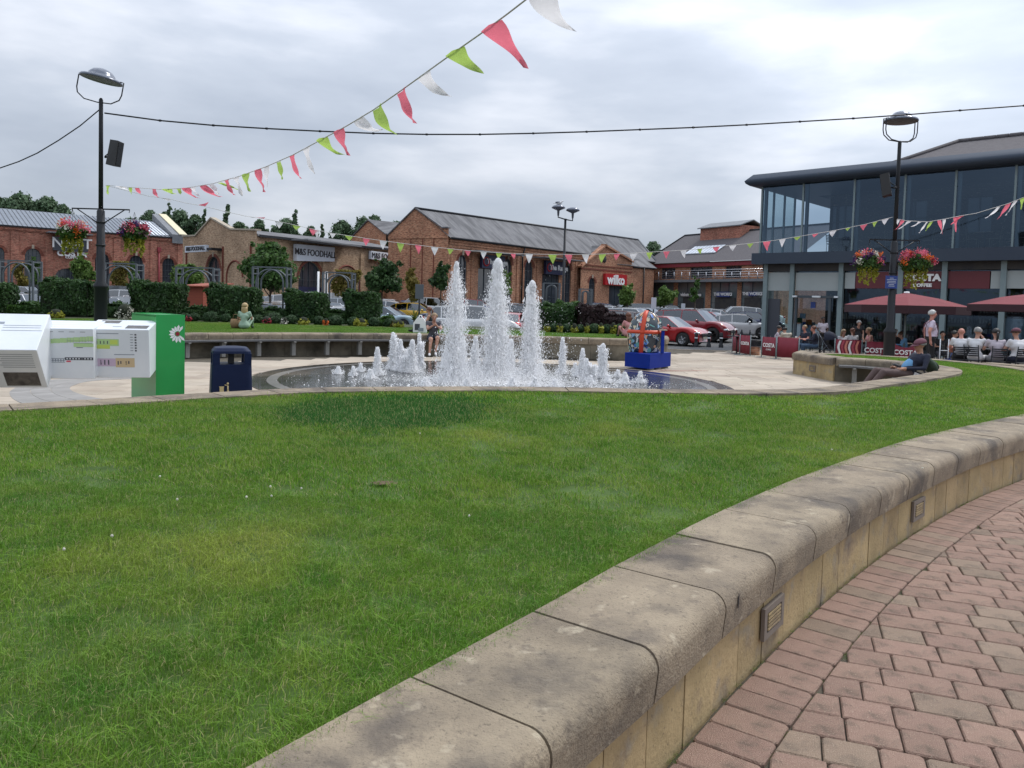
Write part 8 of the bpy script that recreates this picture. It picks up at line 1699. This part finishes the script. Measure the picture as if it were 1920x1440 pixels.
def finish_people():
    for t, o, T, q in PEOPLE:
        m1 = o.modifiers.new('r', 'REMESH'); m1.mode = 'VOXEL'; m1.voxel_size = q['vox']; m1.use_smooth_shade = True
        m2 = o.modifiers.new('s', 'SMOOTH'); m2.factor = .5; m2.iterations = 3 if q['vox'] > .012 else 4
    dg = bpy.context.evaluated_depsgraph_get()
    for t, o, T, q in PEOPLE:
        me = bpy.data.meshes.new_from_object(o.evaluated_get(dg)); o.modifiers.clear(); o.data = me; me.materials.clear()
        for m_ in (CL[q['top']], CL[q['legs']], SK[q['skin']], CL[q['shoes']]): me.materials.append(m_)
        n = len(me.polygons); c = np.zeros(n*3, np.float32); me.polygons.foreach_get('center', c); c = c.reshape(-1, 3); best = np.full(n, 1e9); mi = np.zeros(n, np.int32)
        for a, b, ra, rb, m_ in T:
            A = np.array(a); d = np.array(b)-A; L2 = max(1e-9, float(d@d)); k = np.clip(((c-A)@d)/L2, 0, 1); dist = np.linalg.norm(c-(A+k[:, None]*d), axis=1)-(ra+(rb-ra)*k); w = dist < best; best[w] = dist[w]; mi[w] = m_
        me.polygons.foreach_set('material_index', mi); me.polygons.foreach_set('use_smooth', np.ones(n, bool)); me.update()
        H_, hf, hs = q['H'], q['hf'], q['hs']; hm = HR[q['hair']] if q['hair'] else None; upv = Vector((0, 0, 1))
        if hm:
            mb = MB(); vs = []; nn, kk = 18, 9; c0 = H_+upv*.032-hf*.010
            for i in range(kk+1):
                th = PI*(.60 if q['hairk'] != 'bald' else .5)*i/kk
                for j in range(nn):
                    a = 2*PI*j/nn; fr = math.cos(a); lim = 1.0
                    tt = th*(1-.42*max(0, fr)**1.5) if q['hairk'] != 'bald' else PI*.33+th*.6*(1-max(0, fr)*.0)
                    r_ = .094+.005*math.sin(a*5+i)+random.uniform(-.002, .002); r_ += .012 if q['hairk'] in ('long', 'bun') else 0
                    vs.append(c0+hf*(r_*math.sin(tt)*math.cos(a)*1.0)+hs*(r_*math.sin(tt)*math.sin(a)*.93)+upv*(r_*math.cos(tt)))
            keep = [(i*nn+j, i*nn+(j+1) % nn, (i+1)*nn+(j+1) % nn, (i+1)*nn+j) for i in range(kk) for j in range(nn) if not (q['hairk'] == 'bald' and math.cos(2*PI*(j+.5)/nn) > .25)]
            mb.add(vs, keep, 0, True); h_ = mb.build('hair', hm, t); sd = h_.modifiers.new('th', 'SOLIDIFY'); sd.thickness = .012; sd.offset = -1
            if q['hairk'] in ('long', 'pony', 'bun'):
                mb = MB()
                if q['hairk'] == 'long':
                    for k in range(7):
                        a = (k-3)*.34; b0 = H_-hf*.075*math.cos(a)+hs*.085*math.sin(a)+upv*.02; mb.tube([b0, b0-hf*.025-upv*.10, b0-hf*.03*math.cos(a)-upv*.22+hs*.02*math.sin(a), b0-hf*.02-upv*.31], [.03, .036, .032, .008], 7)
                elif q['hairk'] == 'pony': b0 = H_-hf*.10+upv*.03; mb.tube([b0, b0-hf*.05-upv*.04, b0-hf*.03-upv*.18, b0-hf*.02-upv*.26], [.02, .035, .03, .006], 8)
                else: mb.sphere(H_-hf*.10+upv*.08, .045, 10, 7, 0, .05)
                mb.build('hair_length', hm, t)
        for e_ in (-1, 1):
            mb = MB(); mb.sphere(H_+hf*.0885+hs*e_*.031+upv*.018, (.009, .009, .007), 8, 6); mb.build('eye', M['letter_d'], t)
            mb = MB(); mb.tube([H_+hf*.091+hs*e_*.018+upv*.038, H_+hf*.088+hs*e_*.045+upv*.038], .004, 4); mb.build('eyebrow', hm or HR['grey'], t)
        mb = MB(); mb.tube([H_+hf*.090-hs*.022-upv*.048, H_+hf*.098-upv*.050, H_+hf*.090+hs*.022-upv*.048], .005, 5); mb.build('mouth', SK['red'], t)
        if q['hat'] == 'cap':
            mb = MB(); vs = []; nn, kk = 20, 6
            for i in range(kk+1):
                th = PI*.5*i/kk
                for j in range(nn): a = 2*PI*j/nn; r_ = .108; vs.append(H_+upv*.045+hf*(r_*1.05*math.sin(th)*math.cos(a))+hs*(r_*.95*math.sin(th)*math.sin(a))+upv*(r_*.85*math.cos(th)))
            mb.add(vs, [(i*nn+j, i*nn+(j+1) % nn, (i+1)*nn+(j+1) % nn, (i+1)*nn+j) for i in range(kk) for j in range(nn)], 0, True); vs = []
            for k in range(9): a = -1.1+2.2*k/8; b0 = H_+upv*.045+hf*.112*math.cos(a)+hs*.1*math.sin(a); vs += [b0, b0+hf*.075*math.cos(a*.8)-upv*.02+hs*.01*math.sin(a)]
            mb.add(vs, [(2*k, 2*k+1, 2*k+3, 2*k+2) for k in range(8)], 0, True); c_ = mb.build('cap', CL['maroon'], t); sd = c_.modifiers.new('th', 'SOLIDIFY'); sd.thickness = .006
def seat_for(p, label, mat='black', kind=0, group='dark slatted cafe chairs', s=1.0, dz=0): 
    q = slat_chair('cafe_chair', label, M[mat], tuple(p.location), p.rotation_euler.z, group, h=.86); q.scale = (s, s, s); return q
def sp_(px, D, dz=0): a = at(px, 570, D); return a.x, D, float(pz(a.x, D))+dz
# reclining man on the bench in the wall recess
J = pose('sit', pel=(0,0,.50), che=(0,-.24,.75), nek=(0,-.34,.88), hed=(0,-.29,1.03), shl=(-.20,-.32,.84), shr=(.20,-.32,.84), ell=(-.30,-.20,.62), elr=(.29,-.18,.60), wrl=(-.17,.08,.60), wrr=(.14,.10,.62), hil=(-.10,.02,.49), hir=(.10,.02,.49), knl=(-.13,.50,.52), knr=(.14,.48,.53), anl=(-.13,.80,.16), anr=(.12,.78,.14), tol=(-.14,.96,.10), tor=(.14,.94,.08)); J['look'] = Vector((.05, 1, -.22)); J['handl'] = Vector((.5, .7, -.1)); J['handr'] = Vector((-.5, .7, -.15))
q = at(1712, 570, 14.55); MAN = P_('reclining man in maroon cap and dark jacket leaning back on the recess bench', q.x-.10, 14.55, -.02, 186, J, 'navy', 'brown', 'tan', 'grey', 'short', 'long', 1.0, .0125, 'black', belly=.0, hat='cap', fingers=True)
# standing man with braces
J = pose('stand', ell=(-.27,-.10,1.16), elr=(.27,-.10,1.16), wrl=(-.22,-.05,.90), wrr=(.22,-.05,.90)); J['look'] = Vector((.15, 1, .02)); x, y, z = sp_(1748, 21.3); STM = P_('standing bald man in pale shirt and dark braces looking right', x, y, z, -14, J, 'shirt', 'black', 'red', 'white', 'short', True, 1.0, .013, fingers=True, belly=.02)
# cafe crowd
G = 'people sitting at the cafe'
def sitter(label, px, D, face, top, legs='dgrey', s=1.0, dz=0, J=None, chair=True, **k):
    x, y, z = sp_(px, D, dz); p = P_(label, x, y, z, face, J or pose('sit'), top, legs, s=s, vox=.022, **k)
    if chair: seat_for(p, 'dark cafe chair under the '+' '.join(label.split()[:8]), s=s)
    return p
Jl = pose('sit', hed=(.02,.14,1.16)); Jh = pose('sit', elr=(.25,.22,.82), wrr=(.10,.20,1.02)); Jb = pose('sit', nek=(0,.12,1.01), hed=(0,.2,1.13), che=(0,.06,.86))
sitter('woman with black hair in lilac top behind the plain barrier', 1459, 30.6, -20, 'pale', hair='black', hairk='short', s=.93, female=True)
sitter('person in beige top bending with back turned beside black haired woman', 1478, 30.2, 100, 'beige', hair='black', s=.93, J=Jb)
sitter('man in glasses and dark tee shirt facing left in jeans', 1514, 30.4, 200, 'navy', 'jean', skin='red', hair='dblonde', s=.97)
sitter('man in navy jumper with his back to us and legs out left', 1532, 29.4, 165, 'navy', 'jean', skin='red', hair='auburn', s=.97, sleeves='long')
x, y, z = sp_(1545, 33.5); P_('waiter in light grey top standing in the cafe doorway', x, y, z, -95, pose('stand', wrl=(-.1,.22,1.0), wrr=(.1,.22,1.0)), 'pale', 'black', 'dark', 'black', 'short', s=.92, vox=.022)
sitter('blonde girl in white top behind the striped barrier', 1582, 29.8, -75, 'white', hair='dblonde', hairk='long', female=True, s=.88)
x, y, z = sp_(1611, 31.5); P_('woman in dark top standing behind the table with hair up', x, y, z, -100, pose('stand', nek=(0,.10,1.42), hed=(0,.15,1.54)), 'black', 'black', 'fair', 'grey', 'bun', s=.90, vox=.022, female=True)
sitter('auburn haired woman in white top with her back to us', 1603, 29.4, 95, 'white', hair='auburn', hairk='pony', female=True, s=.93)
sitter('woman in pink vest turning left right of the striped barrier', 1635, 29.6, 175, 'pink', hair='dblonde', hairk='bun', female=True, s=.95, sleeves=None)
sitter('grey haired person in dark top right of the right lamp post', 1684, 28.2, 100, 'black', hair='white', s=.95); sitter('brown haired woman in pale blue top leaning left', 1702, 27.6, 150, 'sky', hair='brown', female=True, s=.93, J=Jb, sleeves='long')
sitter('dark haired person in rust top left of the balding man', 1788, 24.5, -40, 'rust', hair='black', s=.93); sitter('person in black deep in the shade under the parasol', 1770, 26.0, -110, 'black', hair='black', s=.93)
sitter('balding man in white and black top on the right', 1806, 20.6, 62, 'white', 'black', skin='red', hair=None, s=.97); sitter('grey haired woman in white shirt and trousers holding her cheek', 1834, 20.2, 35, 'white', 'white', hair='grey', s=.99, J=Jh, female=True, sleeves='long')
sitter('black haired woman in lilac top with her back to us', 1873, 19.9, 78, 'pale', 'grey', hair='black', hairk='pony', s=.98, female=True); sitter('person in rust cap and white vest at the right edge', 1913, 19.7, 95, 'white', 'navy', hair='brown', s=1.0, hat='cap')
# far side of the square
GR = dict(pel=(0,0,.13), che=(0,.03,.46), nek=(0,.05,.64), hed=(0,.09,.79), shl=(-.18,.04,.59), shr=(.18,.04,.59), ell=(-.25,.12,.36), elr=(.25,.12,.36), wrl=(-.16,.3,.34), wrr=(.16,.3,.34), hil=(-.1,.05,.12), hir=(.1,.05,.12), knl=(-.17,.40,.36), knr=(.17,.40,.36), anl=(-.1,.62,.08), anr=(.1,.62,.08), tol=(-.1,.78,.05), tor=(.1,.78,.05)); J = pose('sit', **GR); q = at(458, 570, 23.2); P_('blonde woman in sage green dress sitting with her back to us on the far lawn', q.x, 23.2, FZ, 92, J, 'sage', 'sage', 'fair', 'blonde', 'long', True, .84, .018, female=True)
q = at(443, 570, 23.4); t = thing('straw_bag', 'round straw coloured bag at the left of the blonde woman', 'bag', (q.x, 23.4, FZ)); mb = MB(); mb.lathe([(0, 0), (.14, .02), (.18, .14), (.15, .28), (.13, .29)], 14); mb.build('body', M['straw'], t) if 'straw' in M else None
M['straw'] = pm('straw', (.32,.2,.1), (.22,.13,.07), 20, .8)
if not t.children: mb.build('body', M['straw'], t)
mb = MB(); mb.tube([(-.1, 0, .28), (-.07, 0, .42), (.07, 0, .42), (.1, 0, .28)], .01, 5); mb.build('handle', M['straw'], t)
q = at(809, 570, 24.4); J = pose('sit', **GR); P_('dark haired woman in black dress sitting on the far lawn', q.x, 24.4, FZ, 172, J, 'black', 'black', 'tan', 'auburn', 'pony', None, .88, .018, female=True)
J = pose('sit', hed=(.0,.16,1.14), nek=(0,.08,1.02), elr=(.2,.25,.8), wrr=(.06,.36,.9), ell=(-.2,.25,.8), wrl=(-.06,.36,.9), knl=(-.08,.45,.55), anl=(-.02,.5,.12), knr=(.12,.48,.5), anr=(.16,.55,.09), tor=(.18,.7,.05), tol=(-.02,.66,.06)); tq = FAR.near(at(822, 570, 23.3)); ps2 = FAR.off(tq, .12, 1); P_('person in grey top and dark shorts sitting on the far bench', float(ps2[0]), float(ps2[1]), -.03, -78, J, 'dgrey', 'navy', 'fair', 'dblonde', 'short', True, 1.0, .018, shoes='white', shorts=True)
q = at(1181, 570, 24.9); P_('long haired girl in pink top sitting on grass behind the sculpture', q.x, 24.9, FZ, 110, pose('sit', **GR), 'pink', 'pink', 'fair', 'auburn', 'long', True, .86, .018, female=True)
# tables and their clutter
for i, (px, D, lab) in enumerate(((1490,30.8,'small round cafe table between the left hand group'),(1592,30.3,'cafe table behind the striped barrier'),(1694,29.0,'cafe table right of the right lamp post behind the banner'),(1818,21.4,'cafe table in front of the balding man'),(1856,20.9,'cafe table between the white shirt and the lilac top'),(1896,20.6,'cafe table near the right edge'))):
    x, y, z = sp_(px, D); table('cafe_table', lab, M['black'] if i > 2 else M['pale_wood'], (x, y, z), .3, .62)
    t2 = thing('coffee_cup', 'white coffee cup on the '+lab, 'cup', (x+.1, y-.05, z+.741)); mb = MB(); mb.lathe([(.02, 0), (.032, .01), (.04, .07), (.036, .07), (.02, .012)], 14); mb.build('cup', M['letter_w'], t2)
for px, D, lab in ((1385,31.6,'pair of dark bottles behind the leftmost barrier'),(1401,31.4,'pair of dark bottles behind the second barrier')):
    x, y, z = sp_(px, D); t2 = table('cafe_table', 'table hidden behind the '+lab.split(' behind the ')[1]+' with bottles', M['black'], (x, y, z), .2, .6)
    for k in (-1, 1):
        t3 = thing('bottle', ('left' if k < 0 else 'right')+' one of the '+lab, 'bottle', (x+k*.16, y, z+.741)); mb = MB(); mb.lathe([(.04, 0), (.042, .14), (.018, .2), (.018, .26), (0, .26)], 12); mb.build('glass', M['black'], t3)
# pushchair
x, y, z = sp_(1562, 29.6); t = thing('pushchair', 'black pushchair with raised hood beside the navy jumper man', 'pushchair', (x, y, z), R(30))
for sx in (-.25, .25):
    mb = MB(); mb.tube([(sx, -.35, .12), (sx, .05, .55), (sx, .42, 1.02), (sx, .5, 1.0)], .013, 6); mb.tube([(sx, .38, .12), (sx, -.02, .55)], .013, 6); mb.build('frame', M['lampd'], t)
    for sy in (-.35, .38): mb = MB(); mb.lathe([(.06, -.02), (.11, -.02), (.12, 0), (.11, .02), (.06, .02)], 14, M=Matrix.Translation((sx, sy, .12)) @ Matrix.Rotation(PI/2, 4, 'Y')); mb.build('wheel', M['tyre'], t)
mb = MB(); mb.add([(-.22, -.3, .45), (.22, -.3, .45), (.22, .1, .38), (-.22, .1, .38), (-.22, .28, .85), (.22, .28, .85)], [(0,1,2,3), (3,2,5,4), (0,3,4), (1,5,2)]); mb.build('seat', CL['black'], t)
mb = MB(); mb.tube([(-.25, .5, 1.0), (.25, .5, 1.0)], .016, 6); mb.build('handle', M['plastic'], t)
vs = []; mb = MB()
for i in range(6):
    a = PI*.05+PI*.55*i/5
    for j in range(9): b = PI*j/8; vs.append((.25*math.cos(b), .12-.38*math.sin(b)*math.cos(a), .72+.36*math.sin(b)*math.sin(a)))
mb.add(vs, [(i*9+j, i*9+j+1, i*9+10+j, i*9+9+j) for i in range(5) for j in range(8)], 0, True); mb.build('hood', CL['navy'], t)
# items with the figures: braces, belt, jacket opening, backpack, bags, phone
t = STM; mb = MB()
for s_ in (-1, 1):
    mb = MB(); pts = [(s_*.10, -.152, 1.02), (s_*.11, -.165, 1.2), (s_*.10, -.14, 1.36), (s_*.10, -.03, 1.462), (s_*.10, .10, 1.38), (s_*.095, .155, 1.26), (s_*.09, .165, 1.05)]; vs = []
    for p in pts: vs += [(p[0]-.016, p[1], p[2]), (p[0]+.016, p[1], p[2])]
    mb.add(vs, [(2*k, 2*k+1, 2*k+3, 2*k+2) for k in range(6)], 0, True); b_ = mb.build('brace', CL['maroon'], t); sd = b_.modifiers.new('t', 'SOLIDIFY'); sd.thickness = .012; sd.offset = 0
mb = MB(); mb.lathe([(.155, 0), (.16, .02), (.155, .04)], 20, (0, 0, .98)); o = mb.build('belt', CL['black'], t); o.scale = (1.12, .92, 1)
t = MAN; mb = MB(); mb.sphere((0, 0, 0), (.115, .19, .095), 16, 10, 0, M=Matrix.Translation((0, -.085, .655)) @ Matrix.Rotation(R(-46), 4, 'X')); o = mb.build('blue_shirt', CL['sky'], t)
mb = MB(); mb.tube([(-.12, .16, .635), (.0, .19, .66), (.10, .18, .65)], [.018, .028, .014], 7); mb.build('held_strap', M['plastic'], t)
bp = thing('backpack', 'dark olive backpack between the reclining man and the lawn edge', 'backpack', (0, 0, 0)); L_ = MAN.matrix_basis; c = Matrix.Translation(MAN.location) @ Matrix.Rotation(MAN.rotation_euler.z, 4, 'Z')
bp.location = c @ Vector((0, -.50, .66)); bp.rotation_euler = (R(-38), 0, MAN.rotation_euler.z); bp['category'] = 'backpack'
mb = MB(); mb.sphere((0, 0, .0), (.17, .10, .20), 16, 12); mb.build('bag_body', CL['green'], bp); mb = MB(); mb.sphere((0, -.08, -.05), (.12, .05, .11), 12, 8); mb.build('front_pocket', CL['green'], bp)
for s_ in (-.1, .1): mb = MB(); mb.tube([(s_, .09, .18), (s_*1.3, .19, .16), (s_*1.4, .22, .0), (s_*1.2, .12, -.16)], .016, 6); mb.build('strap', CL['dgrey'], bp)
mb = MB(); mb.tube([(-.05, .02, .23), (0, .02, .28), (.05, .02, .23)], .01, 5); mb.build('top_loop', CL['dgrey'], bp)
q = at(789, 570, 24.2); t = thing('white_bag', 'white pet carrier bag with dark mesh window next to the woman in black', 'bag', (q.x, 24.2, FZ)); w = (803-778)/1442*24.2/2; h = at(789, 594, 24.2).z-FZ
mb = MB(); pr_ = [(-w, 0), (w, 0), (w, h*.62), (w*.45, h*.92), (-w*.45, h*.92), (-w, h*.6)]; mb.add([(a, -.14, b) for a, b in pr_]+[(a, .14, b) for a, b in pr_], [(0,1,2,3,4,5), (11,10,9,8,7,6)]+[(i, 6+i, 6+(i+1) % 6, (i+1) % 6) for i in range(6)]); mb.build('body', M['letter_w'], t)
mb = MB(); mb.box(-w*.75, w*.0, -.150, -.141, h*.16, h*.55); mb.build('mesh_window', M['ink'], t); mb = MB(); mb.box(-w*.2, w*.55, -.156, -.142, h*.10, h*.3); mb.build('printed_label', M['inkl'], t); mb = MB(); mb.tube([(-w*.3, 0, h*.9), (-w*.15, 0, h*1.08), (w*.15, 0, h*1.08), (w*.3, 0, h*.9)], .02, 6); mb.build('handle', M['letter_w'], t)
x, y, z = sp_(1793, 21.6); t = thing('blue_bag', 'blue shopping bag on the ground left of the balding man', 'bag', (x, y, z)); mb = MB(); mb.add([(-.2,-.12,0),(.2,-.12,0),(.2,.12,0),(-.2,.12,0),(-.24,-.05,.4),(.24,-.05,.42),(.24,.05,.42),(-.24,.05,.4)], [(0,3,2,1),(0,1,5,4),(1,2,6,5),(2,3,7,6),(3,0,4,7)]); mb.build('body', PT['blue'], t); mb = MB(); mb.tube([(-.1,0,.4),(-.05,0,.55),(.05,0,.55),(.1,0,.4)], .012, 5); mb.build('handle', PT['blue'], t)
x, y, z = sp_(1775, 21.9); t = thing('metal_stand', 'thin white metal menu stand just right of the standing man', 'stand', (x, y, z)); mb = MB(); mb.tube([(-.12, 0, 0), (-.12, 0, .95)], .014, 6); mb.tube([(.12, 0, 0), (.12, 0, .95)], .014, 6); mb.build('frame', M['panelw'], t); mb = MB(); mb.tube([(-.12, 0, .62), (.12, 0, .62)], .01, 5); mb.build('crossbar', M['panelw'], t)
# concrete bench at the right behind the lawn
a = gp(1902, 690, .42); t = thing('stone_bench', 'low grey stone bench at the right edge behind the lawn', 'bench', (12.35, 18.0, 0), R(-62)); mb = MB(); mb.bbox(-1.2, 1.6, -.22, .22, .34, .46, .02); mb.build('seat', M['cope'], t)
for s_ in (-.9, 1.2): mb = MB(); mb.box(s_-.15, s_+.15, -.17, .17, 0, .34); mb.build('support', M['wall_con'], t)
finish_people()
texts_to_mesh()
